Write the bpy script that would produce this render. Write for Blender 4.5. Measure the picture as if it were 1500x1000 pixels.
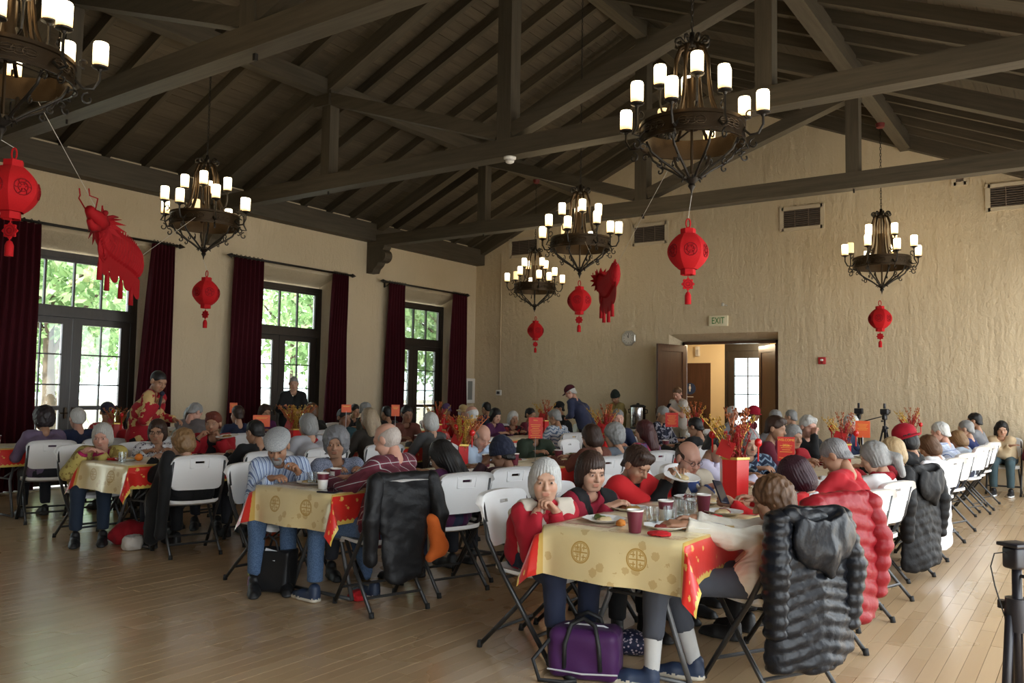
import bpy, bmesh, math, random
import numpy as np
from mathutils import Vector, Matrix, Euler
for _o in list(bpy.data.objects): bpy.data.objects.remove(_o)
SC = bpy.context.scene
COL = SC.collection
random.seed(7); RNG = np.random.default_rng(7)
R = math.radians
# ---------------------------------------------------------------- camera
CAMH = 1.42
def make_camera():
    yaw, pitch, roll = R(35.1613), R(3.506), R(0.9383)
    fw = Vector((-math.sin(yaw)*math.cos(pitch), math.cos(yaw)*math.cos(pitch), math.sin(pitch)))
    rt = Vector((math.cos(yaw), math.sin(yaw), 0)); up = rt.cross(fw)
    rt, up = rt*math.cos(roll)+up*math.sin(roll), up*math.cos(roll)-rt*math.sin(roll)
    m = Matrix((rt, up, -fw)).transposed().to_4x4(); m.translation = (0, 0, CAMH)
    c = bpy.data.cameras.new('camera'); c.sensor_width = 36; c.lens = 1206.66/1500*36
    c.clip_start = .05; c.clip_end = 300
    o = bpy.data.objects.new('camera', c); COL.objects.link(o); o.matrix_world = m
    SC.camera = o
make_camera()
# ---------------------------------------------------------------- world, sun, exposure
SKY = 5.2
w = bpy.data.worlds.new('sky'); SC.world = w; w.use_nodes = True
bg = w.node_tree.nodes['Background']; bg.inputs[0].default_value = (.88, .95, 1.0, 1); bg.inputs[1].default_value = SKY
sl = bpy.data.lights.new('sun', 'SUN'); sl.energy = 13.0; sl.angle = R(1.5); sl.color = (1, .95, .86)
so = bpy.data.objects.new('sun', sl); COL.objects.link(so)
so.rotation_euler = Vector((0.25, -0.72, 1.0)).to_track_quat('Z', 'Y').to_euler()
vs = SC.view_settings; vs.view_transform = 'Standard'; vs.look = 'None'; vs.exposure = 0.32; vs.gamma = 1; vs.use_curve_mapping = False
SC.cycles.max_bounces = 8; SC.cycles.diffuse_bounces = 5; SC.cycles.glossy_bounces = 4; SC.cycles.transparent_max_bounces = 16
SC.cycles.sample_clamp_indirect = 6; SC.cycles.caustics_reflective = False; SC.cycles.caustics_refractive = False
def portal(loc, rot, sx, sy):          # sampling guide for the daylight in an opening, gives no light of its own
    l = bpy.data.lights.new('daylight_portal', 'AREA'); l.shape = 'RECTANGLE'; l.size = sx; l.size_y = sy; l.cycles.is_portal = True
    o = bpy.data.objects.new('daylight_portal', l); COL.objects.link(o); o.location = loc; o.rotation_euler = rot; o['kind'] = 'helper'
# room figures
XL, XR, YB, YF = -11.635, 0.9, 15.03, -5.5
XC = -5.70; TRUSS = [-3.15, 0.51, 4.173, 7.837, 11.50]; BAYS = [-1.3, 2.34, 6.0, 9.67, 13.26]
ZT = 4.2246; SLOPE = .431; ZCH = 7.00; ZRA = 7.22
for b in BAYS:
    portal((XL-.36, b, 1.65), (0, R(-90), 0), 3.2, 1.85)
    portal((XR+.40, b, 1.74), (0, R(90), 0), 3.5, 2.7)
# ---------------------------------------------------------------- materials
MATS = {}
class NT:
    def __init__(s, name):
        s.m = bpy.data.materials.new(name); s.m.use_nodes = True; s.t = s.m.node_tree; s.b = s.t.nodes['Principled BSDF']; MATS[name] = s.m
    def n(s, typ, **kw):
        x = s.t.nodes.new('ShaderNode'+typ)
        for k, v in kw.items():
            if k in ('operation', 'blend_type', 'data_type', 'wave_type', 'bands_direction', 'feature', 'attribute_name', 'noise_dimensions', 'distance', 'rings_direction', 'wave_profile', 'interpolation_type', 'clamp', 'use_clamp', 'distribution', 'turbulence', 'invert', 'voronoi_dimensions', 'gradient_type', 'interpolation'): setattr(x, k, v)
            else: s.set(x, k, v)
        return x
    def set(s, x, k, v):
        i = x.inputs[int(k[1:])] if k[0] == 'i' and k[1:].isdigit() else x.inputs[k.replace('_', ' ')]
        if hasattr(v, 'is_output') or isinstance(v, bpy.types.NodeSocket): s.t.links.new(v, i)
        else:
            if i.type == 'RGBA' and len(v) == 3: v = (*v, 1)
            i.default_value = v
    def base(s, **kw):
        for k, v in kw.items(): s.set(s.b, k, v)
        return s
    def math(s, op, a, b=0, c=0): return s.n('Math', operation=op, i0=a, i1=b, i2=c).outputs[0]
    def mix(s, f, a, b): return s.n('Mix', data_type='RGBA', i0=f, i6=a, i7=b).outputs[2]
    def obj(s): return s.n('TexCoord').outputs['Object']
    def mapping(s, vec, scale=(1, 1, 1), rot=(0, 0, 0), loc=(0, 0, 0)): return s.n('Mapping', Vector=vec, Scale=scale, Rotation=rot, Location=loc).outputs[0]
    def bump(s, h, strength=.3, dist=.01): s.set(s.b, 'Normal', s.n('Bump', Height=h, Strength=strength, Distance=dist).outputs[0]); return s
    def ramp(s, f, stops):
        x = s.n('ValToRGB', i0=f); cr = x.color_ramp
        while len(cr.elements) < len(stops): cr.elements.new(.5)
        for e, (p, c) in zip(cr.elements, stops): e.position = p; e.color = (*c, 1)
        return x.outputs[0]
    def noise(s, vec, scale=5, detail=3, rough=.5): return s.n('TexNoise', Vector=vec, Scale=scale, Detail=detail, Roughness=rough).outputs[0]
def plain(name, col, rough=.6, metal=0, bump=0, bscale=60, var=.0, spec=.5):
    if name in MATS: return MATS[name]
    t = NT(name); t.base(Base_Color=col, Roughness=rough, Metallic=metal, Specular_IOR_Level=spec)
    if bump or var:
        n = t.noise(t.obj(), bscale, 3)
        if bump: t.bump(n, bump, .004)
        if var: t.base(Base_Color=t.mix(n, tuple(c*(1-var) for c in col), tuple(min(1, c*(1+var)) for c in col)))
    return t.m
def stucco(name, col):
    t = NT(name); o = t.obj()
    n1 = t.noise(t.mapping(o, (1, 1, .55)), 15, 5, .6); n2 = t.noise(o, 1.2, 3); n3 = t.noise(t.mapping(o, (3.2, 3.2, .35)), 1.6, 2); n4 = t.noise(o, 55, 3)
    h = t.math('ADD', t.math('MULTIPLY', n1, .9), t.math('ADD', t.math('MULTIPLY', n3, 1.3), t.math('MULTIPLY', n4, .2)))
    t.base(Base_Color=t.mix(n2, tuple(c*.92 for c in col), tuple(c*1.07 for c in col)), Roughness=.85, Specular_IOR_Level=.25)
    return t.bump(h, .65, .035).m
def wood(name, c1, c2, axis=1, rough=.6, scale=1.0):
    t = NT(name); sc = [14, 14, 14]; sc[axis] = .9
    o = t.mapping(t.obj(), tuple(v*scale for v in sc)); rnd = t.n('ObjectInfo').outputs['Random']
    o2 = t.n('VectorMath', operation='ADD', i0=o, i1=t.n('CombineXYZ', X=t.math('MULTIPLY', rnd, 37.0), Y=t.math('MULTIPLY', rnd, 11.0)).outputs[0]).outputs[0]
    n = t.noise(o2, 1.6, 5, .65)
    col = t.ramp(n, [(.25, c1), (.75, c2)])
    f = t.math('MULTIPLY_ADD', rnd, .35, .82)
    col = t.n('VectorMath', operation='SCALE', i0=col, Scale=f).outputs[0]
    t.base(Base_Color=col, Roughness=rough); t.bump(n, .25, .003)
    return t.m
M = {}
M['stucco_l'] = stucco('stucco_tan', (.585, .485, .335))
M['beam'] = wood('beam_wood', (.042, .033, .020), (.090, .072, .047), 1, .62)
M['beamx'] = wood('beam_wood_cross', (.042, .033, .020), (.090, .072, .047), 0, .62)
M['beamz'] = wood('beam_wood_post', (.042, .033, .020), (.090, .072, .047), 2, .62)
M['deckwood'] = wood('roof_deck_wood', (.058, .044, .028), (.105, .083, .054), 1, .7)
M['frame'] = wood('dark_frame_wood', (.018, .013, .010), (.035, .027, .020), 2, .4)
M['doorwood'] = wood('red_brown_door_wood', (.045, .020, .012), (.085, .040, .024), 2, .35)
M['iron'] = plain('wrought_iron', (.03, .026, .022), .45, .7, .2, 90)
M['iron_gold'] = plain('bronze_iron', (.055, .036, .020), .38, .8, .25, 70)
M['white_metal'] = plain('white_painted', (.75, .74, .70), .45)
M['cream'] = plain('cream_paint', (.80, .66, .42), .8)
def make_floor_mat():
    t = NT('maple_floor'); o = t.obj()
    rnd = t.n('ObjectInfo').outputs['Random']; isl = t.n('NewGeometry').outputs['Random Per Island']
    r = t.math('FRACT', t.math('ADD', t.math('MULTIPLY', rnd, 7.31), t.math('MULTIPLY', isl, 3.7)))
    g = t.n('NewGeometry').outputs['Position']
    v = t.n('VectorMath', operation='ADD', i0=t.mapping(g, (22, 1.6, 1)), i1=t.n('CombineXYZ', Y=t.math('MULTIPLY', r, 50.0)).outputs[0]).outputs[0]
    n = t.noise(v, 1.3, 5, .6); stain = t.noise(g, .8, 3)
    c = t.ramp(r, [(0, (.46, .315, .175)), (.5, (.53, .375, .215)), (1, (.59, .43, .26))])
    c = t.mix(t.math('MULTIPLY', n, .35), c, (.38, .24, .12))
    t.base(Base_Color=c, Roughness=t.math('MULTIPLY_ADD', stain, .16, .20), Coat_Weight=.35, Coat_Roughness=.16)
    t.bump(n, .05, .002); return t.m
M['floor'] = make_floor_mat()
def make_glass():
    t = NT('window_glass'); out = t.t.nodes['Material Output']
    mx = t.n('MixShader', i0=t.math('MULTIPLY_ADD', t.n('Fresnel', IOR=1.45).outputs[0], .8, .01))
    t.t.links.new(t.n('BsdfTransparent', Color=(.93, .97, .95)).outputs[0], mx.inputs[1])
    t.t.links.new(t.n('BsdfGlossy', Color=(1, 1, 1), Roughness=.02).outputs[0], mx.inputs[2])
    t.t.links.new(mx.outputs[0], out.inputs[0]); return t.m
M['glass'] = make_glass()
def emit(name, col, s):
    if name in MATS: return MATS[name]
    t = NT(name); t.base(Base_Color=col, Emission_Color=col, Emission_Strength=s, Roughness=.5); return t.m
# ---------------------------------------------------------------- mesh helpers
class MB:
    def __init__(s): s.v = []; s.f = []; s.mi = []; s.uv = None
    def add(s, v, f, mi=0):
        k = len(s.v); s.v += [tuple(p) for p in v]; s.f += [tuple(i+k for i in q) for q in f]; s.mi += [mi]*len(f); return s
    def box(s, c, d, rot=None, mi=0, taper=1):
        v = [(x*d[0]/2*(taper if z > 0 else 1), y*d[1]/2*(taper if z > 0 else 1), z*d[2]/2) for x in (-1, 1) for y in (-1, 1) for z in (-1, 1)]
        if rot is not None:
            m = rot if isinstance(rot, Matrix) else Euler(rot).to_matrix(); v = [m @ Vector(p) for p in v]
        v = [(p[0]+c[0], p[1]+c[1], p[2]+c[2]) for p in v]
        return s.add(v, [(0, 1, 3, 2), (4, 6, 7, 5), (0, 4, 5, 1), (2, 3, 7, 6), (0, 2, 6, 4), (1, 5, 7, 3)], mi)
    def bb(s, lo, hi, mi=0): return s.box([(a+b)/2 for a, b in zip(lo, hi)], [b-a for a, b in zip(lo, hi)], None, mi)
    def rbox(s, c, d, r=.01, rot=None, mi=0, seg=2):     # bevelled box
        b = bmesh.new(); bmesh.ops.create_cube(b, size=1)
        for x in b.verts: x.co = Vector((x.co.x*d[0], x.co.y*d[1], x.co.z*d[2]))
        bmesh.ops.bevel(b, geom=b.edges[:], offset=r, segments=seg, profile=.5, affect='EDGES')
        m = (rot if isinstance(rot, Matrix) else Euler(rot or (0, 0, 0)).to_matrix())
        b.verts.index_update(); s.add([m @ x.co + Vector(c) for x in b.verts], [[q.index for q in f.verts] for f in b.faces], mi); b.free(); return s
    def tube(s, pts, r, n=8, mi=0, cap=True, closed=False):
        P = [Vector(p) for p in pts]; k0 = len(s.v); N = len(P); rs = r if hasattr(r, '__len__') else [r]*N
        up = None; rings = []
        for i, p in enumerate(P):
            a = P[(i-1) % N] if (i or closed) else P[0]; b = P[(i+1) % N] if (i < N-1 or closed) else P[-1]
            t = (b-a).normalized() if (b-a).length > 1e-9 else Vector((0, 0, 1))
            if up is None: up = t.orthogonal().normalized()
            else:
                up = up - t*up.dot(t); up = up.normalized() if up.length > 1e-6 else t.orthogonal().normalized()
            q = t.cross(up); rings.append([p+(up*math.cos(2*math.pi*j/n)+q*math.sin(2*math.pi*j/n))*rs[i] for j in range(n)])
        v = [x for g in rings for x in g]; f = []
        for i in range(N if closed else N-1):
            for j in range(n):
                i2 = (i+1) % N; f.append((i*n+j, i*n+(j+1) % n, i2*n+(j+1) % n, i2*n+j))
        if cap and not closed: f.append(tuple(range(n-1, -1, -1))); f.append(tuple((N-1)*n+j for j in range(n)))
        return s.add(v, f, mi)
    def lathe(s, prof, n=24, c=(0, 0, 0), mi=0, a0=0, a1=2*math.pi, sx=1, sy=1):
        full = abs(a1-a0-2*math.pi) < 1e-6; m = n if full else n+1; v = []; f = []
        for r, z in prof:
            for j in range(m):
                a = a0+(a1-a0)*j/n; v.append((c[0]+r*math.cos(a)*sx, c[1]+r*math.sin(a)*sy, c[2]+z))
        for i in range(len(prof)-1):
            for j in range(n): f.append((i*m+j, i*m+(j+1) % m, (i+1)*m+(j+1) % m, (i+1)*m+j))
        return s.add(v, f, mi)
    def ball(s, c, r, n=10, mi=0, sc=(1, 1, 1)):
        v = []; f = []; h = n//2+1
        for i in range(h+1):
            t = math.pi*i/h
            for j in range(n): v.append((c[0]+r*sc[0]*math.sin(t)*math.cos(2*math.pi*j/n), c[1]+r*sc[1]*math.sin(t)*math.sin(2*math.pi*j/n), c[2]+r*sc[2]*math.cos(t)))
        for i in range(h):
            for j in range(n): f.append((i*n+j, (i+1)*n+j, (i+1)*n+(j+1) % n, i*n+(j+1) % n))
        return s.add(v, f, mi)
    def prism(s, poly, h, fn, mi=0):        # poly 2-D outline, extruded by h, mapped by fn(u,v,w)
        n = len(poly); v = [fn(a, b, 0) for a, b in poly]+[fn(a, b, h) for a, b in poly]
        return s.add(v, [tuple(range(n))[::-1], tuple(range(n, 2*n))]+[(i, (i+1) % n, n+(i+1) % n, n+i) for i in range(n)], mi)
    def grid(s, nu, nv, fn, mi=0, wrapu=False):
        v = [fn(i/(nu-1) if not wrapu else i/nu, j/(nv-1)) for i in range(nu) for j in range(nv)]; f = []
        for i in range(nu if wrapu else nu-1):
            for j in range(nv-1):
                a = i*nv+j; b = ((i+1) % nu)*nv+j; f.append((a, b, b+1, a+1))
        return s.add(v, f, mi)
    def mesh(s, name, mats, smooth=False, recalc=True):
        me = bpy.data.meshes.new(name); me.from_pydata([tuple(p) for p in s.v], [], s.f)
        for m in (mats if isinstance(mats, (list, tuple)) else [mats]): me.materials.append(m)
        if len(set(s.mi)) > 1: me.polygons.foreach_set('material_index', s.mi)
        if recalc:
            b = bmesh.new(); b.from_mesh(me); bmesh.ops.recalc_face_normals(b, faces=b.faces[:]); b.to_mesh(me); b.free()
        if smooth is True: me.shade_smooth()
        elif smooth: me.shade_smooth(); me.set_sharp_from_angle(angle=R(smooth))
        return me
    def build(s, name, mats, parent=None, smooth=False, loc=None, rot=None, recalc=True):
        return obj(name, s.mesh(name, mats, smooth, recalc), parent, loc, rot)
def obj(name, me, parent=None, loc=None, rot=None):
    o = bpy.data.objects.new(name, me); COL.objects.link(o)
    if parent is not None: o.parent = parent
    if loc is not None: o.location = loc
    if rot is not None: o.rotation_euler = rot
    return o
def tag(o, label=None, cat=None, group=None, kind=None):
    if label: o['label'] = label
    if cat: o['category'] = cat
    if group: o['group'] = group
    if kind: o['kind'] = kind
    return o
def thing(name, label, cat, loc=(0, 0, 0), rz=0, group=None, rot=None):
    o = bpy.data.objects.new(name, None); COL.objects.link(o); o.location = loc; o.rotation_euler = rot or (0, 0, rz); o.empty_display_size = .1
    return tag(o, label, cat, group)
def copy_tree(o, parent=None):
    c = o.copy(); COL.objects.link(c); c.parent = parent
    for ch in list(o.children): copy_tree(ch, c)
    return c
# ================================================================ STRUCTURE
def struct(name, parent=None, label=None):
    o = bpy.data.objects.new(name, None); COL.objects.link(o); o['kind'] = 'structure'
    if label: o['label'] = label
    return o
# ---- floor: maple boards
CAMF = Vector((-math.sin(R(35.16)), math.cos(R(35.16)), 0)); CAMR = Vector((math.cos(R(35.16)), math.sin(R(35.16)), 0))
def build_floor():
    fl = struct('floor', label='polished pale maple strip floor')
    MB().bb((XL-.4, YF-.3, -.12), (XR+.4, YB+.4, -.022)).build('subfloor', plain('subfloor_dark', (.10, .06, .03), .8), fl)
    bw, gap = .083, .0022; boards = []
    rr = random.Random(3); x = XL
    while x < XR:
        y = YF-rr.random()*1.4
        while y < YB+.3:
            L = rr.choice((.9, 1.2, 1.5, 1.8)); boards.append((x+bw/2, y+L/2, L)); y += L
        x += bw
    near = []
    for b in boards:
        p = Vector((b[0], b[1], 0)); d = p.dot(CAMF); l = p.dot(CAMR)
        if d > 2.9 and abs(l/d) < .64: near.append((d, b))
    near.sort(); pick = set(b for d, b in near[:300]); meshes = {}
    for b in pick:
        L = b[2]
        if L not in meshes:
            mb = MB(); mb.box((0, 0, -.011), (bw-gap, L-gap, .022)); meshes[L] = mb.mesh('board', M['floor'])
        obj('board', meshes[L], fl, (b[0], b[1], rr.uniform(-.0005, .0005)))
    mb = MB()
    for b in boards:
        if b not in pick: mb.box((b[0], b[1], -.011), (bw-gap, b[2]-gap, .022))
    tag(mb.build('distant_boards', M['floor'], fl, recalc=False), kind='stuff')
build_floor()
# ---- side walls with splayed window recesses
def wall_side(name, X, sgn, mat, y0, y1, ztop, hf=1.06, hb=.95, zf=3.53, zb=3.30):
    mb = MB(); T = .42; xo = X+sgn*T
    def bx(ya, yb, za, zc): mb.bb((min(X, xo), ya, za), (max(X, xo), yb, zc))
    y = y0
    for b in BAYS:
        bx(y, b-hf, -.02, ztop); bx(b-hf, b+hf, zf, ztop); y = b+hf
        for s in (-1, 1):
            mb.prism([(X, b+s*hf), (xo, b+s*hf), (xo, b+s*hb)], zf, lambda u, v, w: (u, v, w-.02 if w == 0 else w))
        mb.prism([(X, zf), (xo, zf), (xo, zb)], 2*hf, lambda u, v, w: (u, b-hf+w, v))
    bx(y, y1, -.02, ztop)
    o = mb.build(name, mat); o['kind'] = 'structure'; return o
tag(wall_side('wall_left', XL, -1, M['stucco_l'], YF, YB+.3, 4.75), 'tan stucco wall with three tall French door recesses')
tag(wall_side('wall_right', XR, 1, M['stucco_l'], YF, YB+.3, 4.62, 1.45, 1.35, 3.6, 3.5), 'tan stucco wall out of view, doorways made wide and doorless to let in more daylight')  # unseen side: openings shaped wide and doorless to brighten the right of the hall
mb = MB(); mb.bb((XL-.4, YF-.3, -.02), (XR+.4, YF, 7.6)); o = mb.build('wall_front', M['stucco_l']); o['kind'] = 'structure'
# ---- back wall with gable and door recess
DX0, DX1, DZ = -6.80, -4.66, 2.60          # recess at wall face
EX0, EX1, EZ = -6.62, -4.73, 2.46          # frame opening
def back_wall():
    mb = MB(); T = .32; g = lambda X: 7.30-SLOPE*abs(X-XC)
    pl = lambda poly: mb.prism(poly, T, lambda u, v, w: (u, YB+w, v))
    x0, x1 = XL-.4, XR+.4
    pl([(x0, -.02), (DX0, -.02), (DX0, g(DX0)), (x0, g(x0))])
    pl([(DX1, -.02), (x1, -.02), (x1, g(x1)), (DX1, g(DX1))])
    pl([(DX0, DZ), (DX1, DZ), (DX1, g(DX1)), (XC, g(XC)), (DX0, g(DX0))])
    for a, b in ((DX0, EX0), (DX1, EX1)): mb.prism([(a, YB), (a, YB+T), (b, YB+T)], DZ, lambda u, v, w: (u, v, w-.02 if w == 0 else w))
    mb.prism([(YB, DZ), (YB+T, DZ), (YB+T, EZ)], DX1-DX0, lambda u, v, w: (DX0+w, u, v))
    o = mb.build('wall_back', M['stucco_l']); tag(o, 'tan stucco gable wall with an open double door', kind='structure')
back_wall()
# ---- ceiling: deck boards, rafters, purlins, trusses
def build_ceiling():
    ce = struct('ceiling', label='dark timber ceiling of boards, rafters and trusses')
    th = math.atan(SLOPE); c, s = math.cos(th), math.sin(th)
    RD = .15                                    # rafter depth
    ztop = lambda dx: ZRA+RD/c-SLOPE*dx
    meshes = {}
    def slab(mb, dx, y0, y1, w, t, sg, zoff=0):  # one board lying on the rafters at slope distance dx
        pass
    bw = .16
    rest = MB()
    for sg, segs in ((-1, [(.51, 4.173), (4.173, 7.837), (7.837, 11.5), (11.5, 15.03)]), (1, [(.51, 7.837), (7.837, 11.5), (11.5, 15.03)])):
        span = (XC-XL+.1) if sg < 0 else (XR-XC+.1)
        n = int(span/c/bw)+1
        rot = Euler((0, -sg*-th, 0))
        for i in range(n):
            dx = (i+.5)*bw*c; ctr = (XC+sg*dx, 0, ztop(dx)+.012)
            for (a, b) in segs:
                L = round(b-a, 3)
                if L not in meshes: meshes[L] = MB().box((0, 0, 0), (bw-.006, L-.004, .022)).mesh('roof_board', M['deckwood'])
                obj('roof_board', meshes[L], ce, (ctr[0], (a+b)/2, ctr[2]+random.uniform(-.002, .002)), (0, sg*th, 0))
            rest.box((ctr[0], (YF+.51)/2, ctr[2]), (bw-.006, .51-YF-.01, .022), (0, sg*th, 0))
    tag(rest.build('distant_roof_boards', M['deckwood'], ce), kind='stuff')
    ro = MB()
    for sg, ln in ((-1, XC-XL+.5), (1, XR-XC+.5)): ro.box((XC+sg*ln/2, (YF+YB)/2, ztop(ln/2)+.07), (ln/c+.1, YB-YF+.6, .05), (0, sg*th, 0))
    ro.build('roof_sheathing', plain('roof_felt', (.03, .025, .02), .9), ce)
    rm = {}
    for sg in (-1, 1):
        ln = (XC-XL+.02) if sg < 0 else (XR-XC+.02); ctr = ln/2
        rm[sg] = MB().box((0, 0, 0), (ln/c, .075, RD)).mesh('rafter', M['beamx'])
        y = YB-.30
        while y > YF:
            if min(abs(y-t) for t in TRUSS) > .2: obj('rafter', rm[sg], ce, (XC+sg*ctr, y, ZRA+RD/2/c-SLOPE*ctr), (0, sg*th, 0))
            y -= .6107
        # rafter lying against the gable wall
        MB().box((0, 0, 0), (ln/c, .16, RD+.2)).build('gable_rafter', M['beamx'], ce, loc=(XC+sg*ctr, YB-.08, ZCH+(RD+.2)/2/c-SLOPE*ctr), rot=(0, sg*th, 0))
        MB().bb((XC+sg*3.207-.09, YF, 5.60), (XC+sg*3.207+.09, YB, 5.60+.235)).build('purlin', M['beam'], ce)
    MB().bb((XC-.09, YF, 7.03), (XC+.09, YB, 7.30)).build('ridge_beam', M['beam'], ce)
    MB().bb((XL, YF, 4.319), (XL+.24, YB, 4.66)).build('wall_plate', M['beam'], ce)
    MB().bb((XR-.22, YF, 4.15), (XR, YB, 4.42)).build('wall_plate', M['beam'], ce)
    # trusses
    def corbel(x, sg):
        mb = MB(); prof = [(0, 0), (0, -.52), (.16, -.52), (.20, -.44), (.28, -.38)]
        prof += [(.30+.14*math.cos(a)+.06, -.20+.13*math.sin(a)) for a in np.linspace(-1.9, 1.1, 9)] + [(.46, -.04), (.46, 0)]
        mb.prism(prof, .20, lambda u, v, w: (x+sg*u, w-.10, ZT+v)); return mb
    for ty in TRUSS:
        tr = bpy.data.objects.new('roof_truss', None); COL.objects.link(tr); tr.parent = ce; tr.location = (0, ty, 0)
        # the bays are measured to the near face of each truss, so members sit just behind it
        q = .20; yo = .10
        MB().bb((XL, yo-q/2, ZT), (XR, yo+q/2, ZT+.215)).build('tie_beam', M['beamx'], tr)
        MB().bb((XC-.10, yo-.10, ZT+.215), (XC+.10, yo+.10, 7.05)).build('king_post', M['beamz'], tr)
        for sg in (-1, 1):
            xq = XC+sg*3.1287
            MB().bb((xq-.085, yo-.085, ZT+.215), (xq+.085, yo+.085, 5.66)).build('queen_post', M['beamz'], tr)
            a = Vector((XC+sg*.10, yo, ZT+.31)); b = Vector((xq-sg*.02, yo, 5.55)); d = b-a
            MB().box((a+b)/2, (d.length, .17, .17), (0, -math.atan2(d.z, d.x), 0)).build('strut', M['beamx'], tr)
            ln = (XC-XL) if sg < 0 else (XR-XC)
            MB().box((0, 0, 0), (ln/c, .17, .22)).build('top_chord', M['beamx'], tr, loc=(XC+sg*ln/2, yo, ZCH+.11/c-SLOPE*ln/2), rot=(0, sg*th, 0))
            # bearing block under the purlin
            MB().bb((xq-.20, yo-.13, 5.44), (xq+.09, yo+.13, 5.60)).build('bearing_block', M['beamx'], tr)
        cb = corbel(XL, 1); cb.v = [(a, b+yo, c_) for a, b, c_ in cb.v]; cb.build('corbel', M['beamz'], tr)
        cb = MB(); cb.bb((XC-.016, yo-.016, ZT-.06), (XC+.016, yo+.016, ZT+.01)); cb.build('bolt', M['iron'], tr)
        for sg in (-1, 1): MB().tube([(XC+sg*3.13, yo, ZT+.01), (XC+sg*3.13, yo, ZT-.05)], .012, 6).build('bolt', M['iron'], tr)
build_ceiling()
# ---- French doors with transom in each recess
PANE = {}
def pane_mesh(w_, h_):
    k = (round(w_, 3), round(h_, 3))
    if k not in PANE: PANE[k] = MB().box((0, 0, 0), (.006, w_, h_)).mesh('pane', M['glass'])
    return PANE[k]
def french_window(name, X, b, sgn, label):
    wn = struct(name, label=label); wn.location = (X, b, 0)
    H0, H1, HW = 2.50, 3.30, .95
    mb = MB(); fx = .10
    for s in (-1, 1): mb.bb((-fx/2, s*HW-(.09 if s > 0 else 0), 0), (fx/2, s*HW+(.09 if s < 0 else 0), H1))
    mb.bb((-fx/2, -HW+.09, H1-.09), (fx/2, HW-.09, H1)); mb.build('frame', M['frame'], wn)
    mb = MB(); mb.bb((-.07, -HW+.09, 2.385), (.07, HW-.09, H0)); mb.bb((-.09, -HW+.09, 2.375), (.09, HW-.09, 2.41)); mb.build('transom_bar', M['frame'], wn)
    tr = MB()
    for s in (-1, 1): tr.bb((-.03, s*.86-(.05 if s > 0 else 0), H0), (.03, s*.86+(.05 if s < 0 else 0), H1-.09))
    tr.bb((-.03, -.81, H1-.13), (.03, .81, H1-.09)); tr.bb((-.03, -.81, H0), (.03, .81, H0+.04))
    tw = 1.62/4
    for i in (1, 2, 3): tr.bb((-.02, -.81+i*tw-.014, H0+.04), (.02, -.81+i*tw+.014, H1-.13))
    tro = tr.build('transom', M['frame'], wn)
    for i in range(4): obj('pane', pane_mesh(tw-.028, .63), tro, (0, -.81+(i+.5)*tw, (H0+H1-.09)/2))
    for s in (-1, 1):
        lf = bpy.data.objects.new('door_leaf', None); COL.objects.link(lf); lf.parent = wn; lf.location = (0, s*.43, 0)
        mb = MB(); W2 = .425; st = .135; gt = 2.28
        for k in (-1, 1): mb.bb((-.028, k*W2-(st if k > 0 else 0), .01), (.028, k*W2+(st if k < 0 else 0), 2.375))
        for z0, z1 in ((.01, .24), (1.06, 1.12), (gt, 2.375)): mb.bb((-.028, -W2+st, z0), (.028, W2-st, z1))
        mb.build('leaf_frame', M['frame'], lf)
        gw = 2*(W2-st); zs = [.24, .65, 1.06]; zu = [1.12, 1.42, 1.85, gt]; mu = MB()
        mu.bb((-.015, -.010, .24), (.015, .010, 1.06)); mu.bb((-.015, -.010, 1.12), (.015, .010, gt))
        for z in (.65, 1.42, 1.85): mu.bb((-.015, -gw/2, z-.010), (.015, gw/2, z+.010))
        mu.build('muntins', M['frame'], lf)
        for zz in (zs, zu):
            for z0, z1 in zip(zz[:-1], zz[1:]):
                for k in (-1, 1): obj('pane', pane_mesh(gw/2-.02, z1-z0-.02), lf, (0, k*gw/4, (z0+z1)/2))
        mb = MB(); mb.rbox((sgn*.045, -s*(W2-.05), 1.02), (.02, .035, .16), .006); mb.tube([(sgn*.06, -s*(W2-.05), 1.02), (sgn*.10, -s*(W2-.05), 1.02), (sgn*.10, -s*(W2-.16), 1.02)], .010, 6); mb.build('handle', M['iron_gold'], lf)
    return wn
LBL = {2: 'French doors with transom beside the red dragon, nearest the camera', 3: 'middle French doors with transom behind the man in black', 4: 'French doors with transom nearest the corner of the room'}
k = 1
for i, b in enumerate(BAYS):
    if i >= 1:
        french_window('window_%d' % k, XL-.32, b, 1, LBL.get(i, 'French doors with transom outside the left edge of the view')); k += 1
mb = MB(); mb.bb((XL-.30, BAYS[0]-.95, 0), (XL-.24, BAYS[0]+.95, 3.3)); o = mb.build('door_1', M['frame']); o['kind'] = 'structure'
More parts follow.
